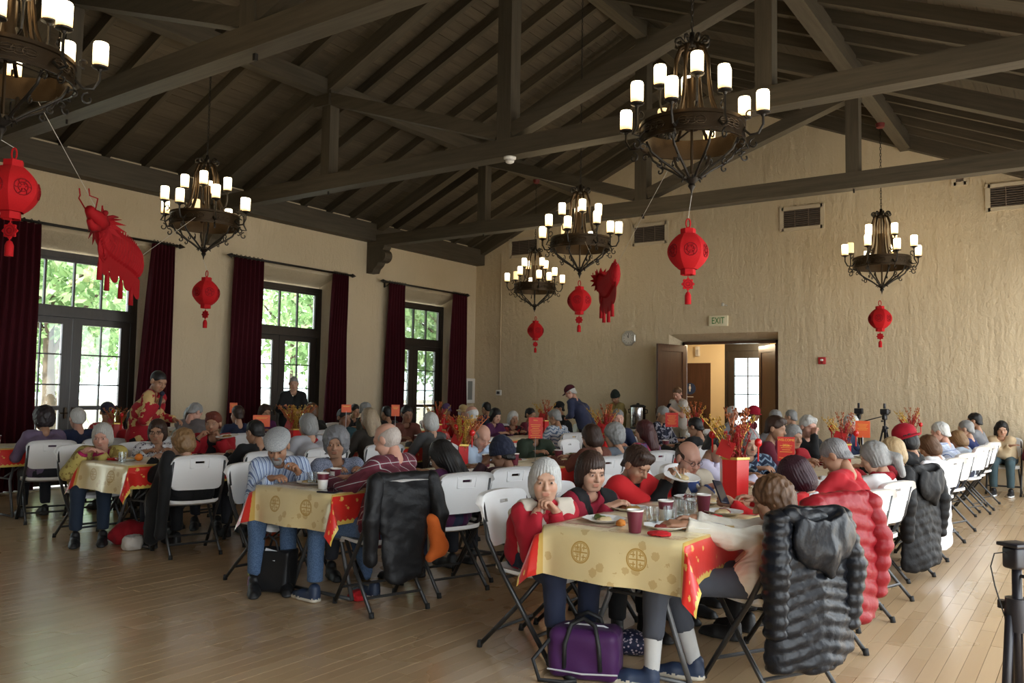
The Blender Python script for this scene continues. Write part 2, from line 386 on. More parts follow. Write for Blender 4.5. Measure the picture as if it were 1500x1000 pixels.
# ================================================================ CORRIDOR BEHIND THE BACK DOOR
def corridor():
    y0 = YB+.32; y1 = 17.6; xa, xb = -8.6, -3.4
    mb = MB(); mb.bb((xa-.1, y0, 0), (xa, y1, 2.75)); mb.bb((xa, y1, 0), (-7.80, y1+.1, 2.75))
    # far wall: dark rest-room door, cream pier, then the glazed way out
    mb.bb((-7.80, y1, 2.14), (-6.96, y1+.1, 2.75)); mb.bb((-6.96, y1, 0), (-6.63, y1+.1, 2.75)); mb.bb((-6.63, y1, 2.62), (xb, y1+.1, 2.75)); mb.bb((-5.63, y1, 0), (xb, y1+.1, 2.62))
    mb.bb((xb, y0, 0), (xb+.1, y1, 2.75))
    o = mb.build('wall_corridor', M['cream']); tag(o, 'cream corridor wall seen through the open double door', kind='structure')
    o = MB().bb((xa, y0, 2.75), (xb, y1+.1, 2.83)).build('ceiling_corridor', M['cream']); tag(o, kind='structure')
    o = MB().bb((xa, y0, -.1), (xb, y1+.1, 0)).build('floor_corridor', plain('corridor_floor', (.30, .17, .09), .4)); tag(o, kind='structure')
    # rest-room door with sign
    d = struct('door_2', label='dark brown rest room door with a round blue sign'); d.location = (-7.38, y1+.02, 0)
    MB().bb((-.42, -.02, 0), (.42, .02, 2.14)).build('leaf', M['doorwood'], d)
    MB().lathe([(0, -.012), (.13, -.012), (.13, .0), (0, .0)], 28).build('sign_disc', plain('sign_blue', (.02, .045, .13), .5), d, loc=(-.06, -.026, 1.56), rot=(R(90), 0, 0))
    mb = MB(); mb.ball((0, 0, .075), .017, 8, sc=(1, .3, 1)); mb.prism([(-.028, -.01), (.028, -.01), (.018, .05), (-.018, .05)], .006, lambda u, v, w: (u, -w, v)); mb.prism([(-.012, -.075), (.012, -.075), (.016, -.01), (-.016, -.01)], .006, lambda u, v, w: (u, -w, v))
    mb.build('sign_figure', plain('sign_white', (.8, .8, .8), .5), d, loc=(-.06, -.040, 1.57))
    MB().bb((-.14, -.04, 1.37), (.02, -.034, 1.385)).build('sign_lettering', plain('sign_white', (.8, .8, .8), .5), d)
    MB().tube([(.33, -.02, 1.0), (.33, -.07, 1.0), (.24, -.07, 1.0)], .011, 6).build('lever', M['iron_gold'], d)
    # glazed way out
    g = struct('door_3', label='dark glazed outside door at the end of the corridor'); g.location = (-6.13, y1+.05, 0)
    mb = MB()
    for s in (-1, 1): mb.bb((s*.50-(.06 if s > 0 else 0), -.06, 0), (s*.50+(.06 if s < 0 else 0), .06, 2.62))
    mb.bb((-.44, -.06, 2.40), (.44, .06, 2.62)); mb.build('frame', M['frame'], g)
    mb = MB()
    for s in (-1, 1): mb.bb((s*.44-(.15 if s > 0 else 0), -.03, 0), (s*.44+(.15 if s < 0 else 0), .03, 2.40))
    for a, b in ((0, .25), (.98, 1.06), (2.24, 2.40)): mb.bb((-.29, -.03, a), (.29, .03, b))
    mb.bb((-.012, -.015, .25), (.012, .015, 2.24))
    for z in (.6, 1.45, 1.85): mb.bb((-.29, -.015, z-.011), (.29, .015, z+.011))
    mb.build('leaf_frame', M['frame'], g)
    for s in (-1, 1):
        for a, b in ((.25, .6), (.6, .98), (1.06, 1.45), (1.45, 1.85), (1.85, 2.24)): MB().bb((min(s*.012, s*.29), -.003, a+.011), (max(s*.012, s*.29), .003, b-.011)).build('pane', M['glass'], g)
    portal((-6.13, y1+.2, 1.25), (R(90), 0, 0), .9, 2.4)
    # lamp on the corridor ceiling
    L = thing('ceiling_lamp', 'round white ceiling lamp inside the corridor', 'ceiling light', (-6.0, 16.4, 2.75))
    MB().lathe([(0, 0), (.17, 0), (.17, -.025), (.155, -.03)], 24).build('base', M['white_metal'], L, True)
    MB().lathe([(.15, -.03), (.13, -.075), (.07, -.10), (0, -.105)], 24).build('diffuser', emit('lamp_diffuser', (1, .80, .52), 9), L, True)
    al = bpy.data.lights.new('ceiling_lamp_light', 'POINT'); al.energy = 45; al.color = (1, .78, .5); al.shadow_soft_size = .12
    ao = bpy.data.objects.new('ceiling_lamp_light', al); COL.objects.link(ao); ao.parent = L; ao.location = (0, 0, -.22)
    s = thing('wall_speaker', 'small white box mounted high on the cream corridor wall', 'wall box', (-7.25, y1-.001, 2.40))
    MB().rbox((0, -.04, 0), (.10, .08, .22), .015).build('housing', M['white_metal'], s, True); MB().bb((-.035, -.085, -.08), (.035, -.08, .04)).build('grille', plain('grey_mesh', (.45, .44, .42), .6), s)
    # frame of the double door and its two leaves
    f = struct('door_4', label='red brown double door standing open in the gable wall'); f.location = (0, YB+.30, 0)
    mb = MB(); mb.bb((EX0, -.06, 0), (EX0+.05, .06, EZ)); mb.bb((EX1-.05, -.06, 0), (EX1, .06, EZ)); mb.bb((EX0, -.06, EZ-.05), (EX1, .06, EZ)); mb.build('frame', M['doorwood'], f)
    def leaf(hx, ang, w_):
        h = bpy.data.objects.new('door_leaf', None); COL.objects.link(h); h.parent = f; h.location = (hx, -.02, 0); h.rotation_euler = (0, 0, ang)
        mb = MB(); hh = 2.39
        for a, b in ((0, .12), (w_-.12, w_)): mb.bb((a, -.022, .01), (b, .022, hh))
        for a, b in ((.01, .22), (1.05, 1.20), (hh-.13, hh)): mb.bb((.12, -.022, a), (w_-.12, .022, b))
        mb.build('leaf_frame', M['doorwood'], h)
        for a, b in ((.22, 1.05), (1.20, hh-.13)): MB().bb((.12, -.010, a), (w_-.12, .010, b)).build('panel', M['doorwood'], h)
        mb = MB(); mb.tube([(w_-.06, -.022, 1.02), (w_-.06, -.07, 1.02), (w_-.06, -.07, 1.16)], .010, 6); mb.build('handle', M['iron_gold'], h)
    leaf(EX0+.05, R(-103), .90); leaf(EX1-.05, R(128), .88)
corridor()
# ================================================================ WALL FITTINGS
def vent(x0, x1, z0, z1, label, n=9):
    v = thing('wall_vent', label, 'vent', ((x0+x1)/2, YB, (z0+z1)/2), 0, 'air vents high on the gable wall')
    W2, H2 = (x1-x0)/2, (z1-z0)/2; mb = MB()
    for s in (-1, 1): mb.bb((s*W2-.035, -.03, -H2-.035), (s*W2+.035, 0, H2+.035)); mb.bb((-W2, -.03, s*H2-.03), (W2, 0, s*H2+.03))
    mb.build('frame', plain('vent_paint', (.55, .47, .34), .7), v)
    MB().bb((-W2, -.004, -H2), (W2, -.002, H2)).build('backing', plain('vent_dark', (.05, .04, .035), .8), v)
    sm = MB().box((0, 0, 0), (2*W2-.07, .028, .006), (R(35), 0, 0)).mesh('slat', plain('vent_slat', (.17, .13, .10), .6))
    for i in range(n): obj('slat', sm, v, (0, -.018, -H2+.05+(2*H2-.09)*i/(n-1)))
    for k in (-1/3, 1/3): MB().bb((W2*k*1-.008, -.034, -H2+.03), (W2*k+.008, -.03, H2-.03)).build('mullion', plain('vent_slat', (.17, .13, .10), .6), v)
vent(-10.66, -9.90, 4.45, 4.83, 'brown air vent behind the two small chandeliers, nearest the corner')
vent(-7.60, -6.86, 4.45, 4.83, 'brown louvred air vent right of the middle chandelier')
vent(-4.58, -3.86, 4.45, 4.83, 'brown louvred air vent above and right of the exit sign')
vent(-1.30, -.55, 4.45, 4.83, 'brown air vent cut by the right edge of the photo')
vent(-1.78, -1.60, 4.93, 5.06, 'tiny square vent under the tie beam', 4)
def text_mesh(body, size, mat, parent, loc, rot, name='lettering', extrude=.002, align='CENTER', sx=1):
    c = bpy.data.curves.new(name, 'FONT'); c.body = body; c.size = size; c.extrude = extrude; c.align_x = align; c.align_y = 'CENTER'; c.resolution_u = 3
    o = bpy.data.objects.new(name, c); COL.objects.link(o)
    me = bpy.data.meshes.new_from_object(o.evaluated_get(bpy.context.evaluated_depsgraph_get())); bpy.data.objects.remove(o)
    me.materials.clear(); me.materials.append(mat); q = obj(name, me, parent, loc, rot); q.scale.x = sx; return q
def fittings():
    e = thing('exit_sign', 'cream EXIT sign with green letters above the open door', 'exit sign', (-5.775, YB, 2.73))
    MB().rbox((0, -.03, .10), (.37, .055, .20), .008).build('case', plain('exit_case', (.78, .72, .52), .5), e, True)
    text_mesh('EXIT', .175, plain('exit_green', (.05, .22, .05), .5), e, (0, -.061, .10), (R(90), 0, 0), sx=.72)
    c = thing('wall_clock', 'octagonal silver wall clock left of the door', 'clock', (-7.68, YB, 2.55))
    MB().lathe([(0, 0), (.165, 0), (.165, .02), (.15, .04), (.12, .04), (.115, .03)], 8, a0=R(22.5), a1=R(382.5)).build('rim', plain('clock_silver', (.55, .54, .5), .35, .6), c, rot=(R(90), 0, 0))
    MB().lathe([(0, .028), (.118, .028)], 24).build('dial', plain('clock_dial', (.62, .61, .56), .5), c, rot=(R(90), 0, 0))
    for i in range(12):
        a = i*math.pi/6; MB().box((.095*math.sin(a), -.030, .095*math.cos(a)), (.006, .003, .02), (0, a, 0)).build('hour_mark', M['iron'], c)
    for ln, a, nm in ((.06, R(-20), 'hour_hand'), (.09, R(4), 'minute_hand')): MB().box((ln/2*math.sin(a), -.034, ln/2*math.cos(a)), (.008, .003, ln), (0, a, 0)).build(nm, M['iron'], c)
    f = thing('fire_alarm', 'small square red fire alarm strobe on the gable wall', 'fire alarm', (-3.88, YB, 2.06))
    MB().rbox((0, -.025, 0), (.125, .05, .125), .008).build('body', plain('alarm_red', (.42, .02, .025), .4), f, True)
    MB().rbox((0, -.055, .01), (.05, .02, .035), .006).build('strobe', plain('strobe_lens', (.8, .8, .8), .2), f, True)
    MB().lathe([(0, 0), (.022, 0), (.024, -.004)], 12).build('horn', plain('alarm_dark', (.2, .01, .012), .5), f, loc=(0, -.052, -.035), rot=(R(90), 0, 0))
    t = thing('thermostat', 'small white thermostat with dark window near the corner', 'thermostat', (-10.92, YB, 1.40))
    MB().rbox((0, -.015, 0), (.15, .03, .12), .01).build('case', M['white_metal'], t, True); MB().bb((-.045, -.034, -.03), (.035, -.03, .03)).build('display', plain('display_dark', (.04, .04, .04), .3), t)
    MB().tube([(-10.90, YB-.015, 1.46), (-10.90, YB-.015, 4.55)], .014, 8).build('conduit_pipe', M['stucco_l'], None, True)
    tag(bpy.data.objects['conduit_pipe'], 'thin vertical conduit pipe painted like the wall by the corner', 'pipe')
    b = thing('wall_cabinet', 'white wall cabinet with glazed front beside the last curtain', 'cabinet', (XL, 14.72, 1.15))
    MB().rbox((.07, 0, .28), (.14, .34, .56), .01).build('case', M['white_metal'], b, True); MB().bb((.141, -.10, .08), (.147, .06, .50)).build('glazing', plain('cabinet_grey', (.22, .23, .22), .2), b)
    s = thing('wall_sprinkler', 'thin grey pipe with nozzle above the exit sign', 'pipe', (-5.62, YB, 3.12))
    MB().tube([(0, 0, 0), (0, -.22, 0)], .012, 8).build('pipe', plain('grey_pipe', (.4, .38, .33), .5), s, True); MB().lathe([(0, 0), (.03, 0), (.03, .05), (.018, .06), (0, .06)], 10).build('nozzle', plain('grey_pipe', (.4, .38, .33), .5), s, loc=(0, -.22, -.03))
    p = thing('light_switch', 'small cream switch plate beside the dark door leaf', 'switch', (-7.02, YB, 1.27)); MB().rbox((0, -.006, 0), (.09, .012, .13), .004).build('plate', plain('switch_cream', (.72, .64, .46), .5), p, True); MB().rbox((0, -.016, 0), (.02, .012, .04), .003).build('toggle', plain('switch_cream', (.72, .64, .46), .5), p)
    d = thing('smoke_detector', 'white smoke detector fixed under the tie beam', 'smoke detector', (-5.64, 7.90, ZT-.001))
    MB().lathe([(0, 0), (.075, 0), (.075, -.022), (.055, -.03), (.05, -.062), (.03, -.075), (0, -.077)], 24).build('housing', M['white_metal'], d, True)
    MB().lathe([(.056, -.032), (.052, -.055)], 24).build('grille', plain('grey_mesh', (.45, .44, .42), .6), d)
fittings()
# ================================================================ CURTAINS
def velvet():
    t = NT('red_velvet'); n = t.noise(t.mapping(t.obj(), (40, 40, 6)), 2, 3)
    t.base(Base_Color=t.mix(n, (.022, .0015, .004), (.055, .004, .009)), Roughness=.9, Sheen_Weight=.15, Sheen_Tint=(.6, .05, .1), Specular_IOR_Level=.2); return t.m
M['velvet'] = velvet()
def curtain(y, w_top, w_bot, lean, label, seed, bay_lbl):
    rr = random.Random(seed); ph = rr.random()*6; n = 64; nf = 6.5
    c = thing('curtain', label, 'curtain', (XL+.15, y, 0), 0, 'dark red curtains')
    def fn(u, v):
        z = .03+3.53*v; wd = w_bot+(w_top-w_bot)*v; a = (u-.5)
        d = .042*math.sin(a*2*math.pi*nf+ph+.5*math.sin(z*1.3))*(1.1-.45*v)+.012*math.sin(a*40+z*2)
        return (d, a*wd+lean*(1-v), z)
    o = MB().grid(n*2+1, 14, fn).build('cloth', M['velvet'], c, True)
    m = o.modifiers.new('thick', 'SOLIDIFY'); m.thickness = .006
    mb = MB()
    for i in range(7):
        yy = (i/6-.5)*(w_top-.05); mb.tube([(.0+.028*math.cos(a), yy, 3.585+.028*math.sin(a)) for a in np.linspace(0, 2*math.pi, 11)[:-1]], .005, 5, closed=True)
    mb.build('rings', M['iron'], c, True)
def rod(b, label):
    r = thing('curtain_rod', label, 'curtain rod', (XL+.15, b, 3.58), 0, 'black curtain rods with arrow finials')
    MB().tube([(0, -1.30, 0), (0, 1.30, 0)], .019, 10).build('pole', M['iron'], r, True)
    for s in (-1, 1):
        mb = MB(); mb.lathe([(0, 0), (.026, .0), (.026, .02), (.015, .03), (.04, .06), (.03, .09), (0, .16)], 8); q = mb.build('finial', M['iron'], r, loc=(0, s*1.29, 0), rot=(R(-90*s), 0, 0))
        mb = MB(); mb.tube([(-.15, s*1.17, 0), (0, s*1.17, 0)], .012, 6); mb.bb((-.15, s*1.17-.02, -.10), (-.135, s*1.17+.02, .04)); mb.tube([(-.14, s*1.17, -.09), (-.05, s*1.17, -.06), (-.01, s*1.17, -.02)], .008, 6); mb.build('bracket', M['iron'], r)
for i, b, wl in ((2, 6.0, 'nearest the camera'), (3, 9.64, 'over the middle French doors'), (4, 13.18, 'nearest the room corner')):
    rod(b, 'black curtain rod %s' % wl)
curtain(4.985, .60, .80, -.04, 'dark red curtain at the left edge of the photo', 1, 0)
curtain(7.08, .36, .62, -.10, 'dark red curtain behind the standing man in red', 2, 0)
curtain(8.64, .56, .72, -.02, 'dark red curtain left of the middle French doors', 3, 1)
curtain(10.69, .36, .60, -.08, 'dark red curtain right of the middle French doors', 4, 1)
curtain(12.24, .50, .66, -.02, 'dark red curtain left of the farthest French doors', 5, 2)
curtain(14.27, .52, .70, -.05, 'dark red curtain nearest the corner of the room', 6, 2)
# ================================================================ CHANDELIERS, LANTERNS, DRAGONS
def candle_mat():      # frosted candle glass round a bulb: brightest towards the top, amber at the foot
    t = NT('candle_glass'); z = t.n('SeparateXYZ', Vector=t.obj()).outputs[2]; f = t.n('MapRange', Value=z, From_Min=.0, From_Max=.12).outputs[0]
    t.base(Base_Color=(.9, .8, .6), Roughness=.4, Emission_Color=t.ramp(f, [(0, (1, .50, .14)), (.45, (1, .74, .36)), (1, (1, .84, .55))]), Emission_Strength=t.math('MULTIPLY_ADD', f, 5.0, .9)); return t.m
M['candle'] = candle_mat()
M['candle_dim'] = emit('candle_glass_dim', (.95, .72, .36), .8)
def spiral(c, r0, r1, turns, a0, plane, n=14):
    pts = []
    for i in range(n):
        t = i/(n-1); r = r0+(r1-r0)*t; a = a0+turns*2*math.pi*t; pts.append(Vector(c)+plane[0]*(r*math.cos(a))+plane[1]*(r*math.sin(a)))
    return pts
def make_chandelier(chain_len):
    ch = thing('chandelier', '', 'chandelier')
    Z = Vector((0, 0, 1)); ring_r = .40
    mb = MB(); mb.lathe([(ring_r, -.075), (ring_r+.012, -.075), (ring_r+.012, -.055), (ring_r, -.05), (ring_r, .055), (ring_r+.012, .06), (ring_r+.012, .085), (ring_r, .085)], 32); mb.lathe([(ring_r-.006, -.075), (ring_r-.006, .085)], 32); mb.build('ring_band', M['iron_gold'], ch, 40)
    for i in range(8):
        a = (i+.5)*math.pi/4; mb = MB()
        for k in (-1, 0, 1):
            for q in (-1, 1): mb.tube([((ring_r+.006)*math.cos(a+(k*.06+.045*math.cos(t))/ring_r*1.0), (ring_r+.006)*math.sin(a+(k*.06+.045*math.cos(t))/ring_r), q*.0+.032*math.sin(t)*(.7+.3*q)) for t in np.linspace(0, 2*math.pi, 9)[:-1]], .0045, 4, closed=True)
        mb.build('filigree', M['iron_gold'], ch, True)
    # basket of straps up to the crown
    for i in range(8):
        a = i*math.pi/4; d = Vector((math.cos(a), math.sin(a), 0)); P = [d*.30+Z*.05, d*.22+Z*.13, d*.165+Z*.28, d*.14+Z*.45, d*.135+Z*.60, d*.10+Z*.70, d*.045+Z*.735]
        MB().tube(P, .014, 6).build('strap', M['iron_gold'], ch, True)
    mb = MB()
    for i in range(8):
        a = i*math.pi/4; d = Vector((math.cos(a), math.sin(a), 0)); mb.tube([d*.03+Z*.72, d*.10+Z*.78]+spiral(d*.11+Z*.745, .035, .012, -.9, math.pi/2, (d, Z), 8), .011, 5)
    mb.lathe([(.05, .70), (.06, .73), (.04, .77), (.02, .80), (.02, .83), (0, .83)], 12); mb.build('crown', M['iron'], ch, True)
    mb = MB(); mb.lathe([(0, .05), (.055, .05), (.055, .45), (0, .46)], 10); mb.tube([(0, 0, -.4), (0, 0, .7)], .012, 6); mb.build('stem', M['iron_gold'], ch, 40)
    for i in range(4):
        a = i*math.pi/2+math.pi/4; d = Vector((math.cos(a), math.sin(a), 0)); mb = MB(); mb.tube([d*.02+Z*.06, d*.39+Z*.06], .008, 5); mb.build('spoke', M['iron'], ch)
    # candle arms: eight on the ring, four on the inner tier
    cm = MB().lathe([(0, .002), (.044, .002), (.049, .02), (.049, .150), (.044, .164), (.038, .166), (.035, .15), (0, .15)], 14).mesh('candle_shade', M['candle'], 50)
    cd = MB().lathe([(0, .002), (.044, .002), (.049, .02), (.049, .150), (.044, .164), (.038, .166), (.035, .15), (0, .15)], 14).mesh('candle_shade_dim', M['candle_dim'], 50)  # this shade has a weak even glow of its own
    for i in range(12):
        outer = i < 8; a = (i*math.pi/4+.13) if outer else (i*math.pi/2+.55); d = Vector((math.cos(a), math.sin(a), 0)); Z0 = Z
        if outer:
            r, zb = (.545, .11) if i % 2 == 0 else (.475, .20)
            P = [d*ring_r, d*(ring_r+.05)-Z*.05, d*(ring_r+.11)-Z*.045, d*r+Z*.02, d*r+Z*(zb-.03)]
        else:
            r, zb = .25, .40; P = [d*.16+Z*.22, d*.19+Z*.18, d*.235+Z*.20, d*.25+Z*.27, d*r+Z*(zb-.03)]
        arm = MB(); arm.tube(P, .010, 6)
        if outer:
            arm.tube(spiral(d*(ring_r+.08)-Z*.12, .045, .012, .9, math.pi/2, (d, Z), 10), .007, 5); arm.tube(spiral(d*(ring_r+.05)+Z*.12, .04, .010, -.8, -math.pi/2, (d, Z), 10), .007, 5)
        arm.lathe([(0, -.03), (.012, -.03), (.02, -.015), (.052, -.004), (.055, .006), (0, .006)], 12, c=d*r+Z*zb)
        ao = arm.build('candle_arm', M['iron'], ch, 40)
        obj('candle_shade', cd if i in (3,) else cm, ao, d*r+Z*(zb+.004))
    # lower bowl of curved straps down to the finial
    for i in range(8):
        a = i*math.pi/4; d = Vector((math.cos(a), math.sin(a), 0)); mb = MB()
        mb.tube([d*.37-Z*.07, d*.33-Z*.15, d*.25-Z*.21, d*.15-Z*.27, d*.07-Z*.33, d*.035-Z*.34], .011, 6); mb.tube(spiral(d*.40-Z*.115, .035, .010, -.9, math.pi, (d, Z), 9), .007, 5); mb.tube(spiral(d*.27-Z*.245, .03, .010, .9, math.pi/2, (d, Z), 9), .007, 5)
        mb.build('lower_strap', M['iron'], ch, True)
    mb = MB(); mb.lathe([(0, -.30), (.035, -.31), (.06, -.34), (.045, -.36), (.022, -.38), (.03, -.40), (.012, -.43), (0, -.48)], 12)
    for i in range(6):
        a = i*math.pi/3; d = Vector((math.cos(a), math.sin(a), 0)); mb.tube([d*.03-Z*.34, d*.075-Z*.335, d*.085-Z*.36], [.012, .012, .004], 5)
    mb.build('finial', M['iron'], ch, 40)
    cl = MB(); z = .82; k = 0
    while z < .82+chain_len:
        u = Vector((1, 0, 0)) if k % 2 else Vector((0, 1, 0)); cl.tube([u*(.011*math.cos(t))+Z*(z+.03+.03*math.sin(t)) for t in np.linspace(0, 2*math.pi, 9)[:-1]], .0045, 4, closed=True); z += .048; k += 1
    cl.build('chain', M['iron'], ch)
    MB().lathe([(0, 0), (.07, 0), (.06, -.06), (.02, -.08), (0, -.08)], 12, c=(0, 0, .82+chain_len+.06)).build('ceiling_rose', plain('dark_red_metal', (.12, .012, .012), .5), ch, 40)
    return ch
CZ = 3.45
cp = make_chandelier(5.60-CZ-.82-.06); cr = make_chandelier(7.03-CZ-.82-.06)
CHS = [(cp, (-8.90, 6.02), .3, 'iron candle chandelier in front of the left wall between two curtains'), (cr, (-5.69, 2.35), .95, 'large iron candle chandelier cut by the top left corner'),
       (None, (-8.88, 13.35), .6, 'smallest iron chandelier, hanging farthest away near the corner'), (cr, (-5.70, 9.67), .1, 'iron candle chandelier hanging in the middle of the hall'),
       (None, (-2.53, 6.0), .0, 'large iron candle chandelier at upper right centre'), (None, (-2.56, 13.3), .45, 'iron candle chandelier before the gable wall on the right')]
used = set(); LS = []
for base, (x, y), rz, lab in CHS:
    src = base if base is not None else cp
    o = src if id(src) not in used else copy_tree(src)
    used.add(id(src)); o.location = (x, y, CZ); o.rotation_euler = (0, 0, rz); tag(o, lab, 'chandelier', 'wrought iron chandeliers'); LS.append(o)
    pl_ = bpy.data.lights.new('chandelier_glow', 'POINT'); pl_.energy = 12; pl_.color = (1, .72, .38); pl_.shadow_soft_size = .30
    po = bpy.data.objects.new('chandelier_glow', pl_); COL.objects.link(po); po.parent = o; po.location = (0, 0, .42)
# ---- paper lanterns
def felt(name, col):
    t = NT(name); n = t.noise(t.obj(), 120, 2); t.base(Base_Color=t.mix(n, tuple(c*.85 for c in col), tuple(min(1, c*1.15) for c in col)), Roughness=.75, Specular_IOR_Level=.2); return t.m
M['red_felt'] = felt('red_felt', (.47, .009, .013)); M['red_mid'] = felt('mid_red_felt', (.33, .007, .011)); M['red_dark'] = felt('dark_red_felt', (.23, .006, .010))
def make_lantern():
    L = thing('paper_lantern', '', 'lantern'); nG = 6; rad = .165; hh = .145
    prof = lambda t: max(.001, math.cos(t*1.22))**.75
    for g in range(nG):
        a0 = g*2*math.pi/nG; mb = MB()
        def fn(u, v):
            t = (v-.5)*2; a = a0+(u)*2*math.pi/nG; fold = 1+.085*abs(2*u-1)**2.2-.06
            r = rad*prof(t)*fold; return (r*math.cos(a), r*math.sin(a), t*hh)
        gm = mb.grid(9, 13, fn).build('gore', M['red_felt'], L, True)
        md = MB(); ac = a0+math.pi/nG; d = Vector((math.cos(ac), math.sin(ac), 0)); q = Vector((-d.y, d.x, 0)); Zv = Vector((0, 0, 1)); rc = d*(rad*.962)
        def curv(p):   # follow the lantern surface
            z = p[1]; r_ = rad*prof(z/hh)*.945+.003; return d*(math.sqrt(max(r_*r_-p[0]**2, 0)))+q*p[0]+Zv*z
        for rr_, th in ((.052, .0042), (.03, .0035)): md.tube([curv((rr_*math.cos(t), rr_*math.sin(t))) for t in np.linspace(0, 2*math.pi, 15)[:-1]], th, 4, closed=True)
        for k in range(6):
            t = k*math.pi/3; md.tube([curv((.012*math.cos(t), .012*math.sin(t))), curv((.03*math.cos(t+.3), .03*math.sin(t+.3))), curv((.052*math.cos(t), .052*math.sin(t)))], .0035, 4)
        md.build('cutout_medallion', M['red_dark'], gm, True)
    for s in (-1, 1): MB().lathe([(.062, 0), (.062, .045), (.052, .045), (.052, 0)], 6, c=(0, 0, s*hh-(.0 if s > 0 else .045))).build('collar', M['red_felt'], L)
    mb = MB(); mb.tube([(.018*math.cos(t), 0, .235+.04*math.sin(t)) for t in np.linspace(0, 2*math.pi, 13)[:-1]], .006, 5, closed=True); mb.tube([(0, 0, .19), (0, 0, .205)], .012, 6); mb.build('loop', M['red_felt'], L, True)
    mb = MB(); mb.prism([((.048+.006*math.cos(8*t))*math.cos(t), (.048+.006*math.cos(8*t))*math.sin(t)) for t in np.linspace(0, 2*math.pi, 49)[:-1]], .012, lambda u, v, w: (u, w-.006, v-.265)); mb.tube([(0, 0, -.19), (0, 0, -.22)], .004, 5); pd = mb.build('pendant_disc', M['red_felt'], L)
    mb = MB()
    for r_ in (.034, .016):
        for sd in (-1, 1): mb.tube([(r_*math.cos(t), sd*.007, -.265+r_*math.sin(t)) for t in np.linspace(0, 2*math.pi, 13)[:-1]], .003, 4, closed=True)
    mb.build('disc_cutout', M['red_dark'], pd)
    mb = MB(); mb.tube([(0, 0, -.31), (0, 0, -.335)], .004, 5); mb.lathe([(0, -.325), (.016, -.335), (.026, -.36), (.026, -.43), (0, -.43)], 10); mb.build('tassel', M['red_felt'], L, 40)
    return L
LAN = [((-8.86, 6.05, 2.57), 1.0, .2, 'red paper lantern hanging against the left wall between two curtains'), ((-5.66, 2.42, 2.665), 1.0, .5, 'red paper lantern at the left edge over the dark curtain'),
       ((-8.84, 13.34, 2.62), 1.0, .9, 'smallest red paper lantern, under the farthest chandelier'), ((-5.70, 9.67, 2.68), 1.0, .35, 'red paper lantern under the middle chandelier left of the dragon'),
       ((-2.55, 5.98, 2.53), .95, .55, 'largest clear red paper lantern under the upper right chandelier'), ((-2.59, 13.29, 2.61), 1.0, .1, 'red paper lantern before the gable wall at the far right')]
l0 = None; LOBJ = []
for i, (p, sc, rz, lab) in enumerate(LAN):
    o = make_lantern() if l0 is None else copy_tree(l0); l0 = l0 or o; LOBJ.append(o)
    o.location = p; o.rotation_euler = (0, 0, rz); o.scale = (sc,)*3; tag(o, lab, 'lantern', 'red paper lanterns')
for i, (p, sc, rz, lab) in enumerate(LAN):
    o = LOBJ[i]
    top = p[2]+.275*sc
    st = MB().tube([(p[0], p[1], top), (LS[i].location.x, LS[i].location.y, CZ-.47)], .0022, 4).build('lantern_string', plain('string_white', (.6, .58, .52), .8), o)
    st.matrix_parent_inverse = (Matrix.Translation(p) @ Matrix.Rotation(rz, 4, 'Z') @ Matrix.Scale(sc, 4)).inverted()
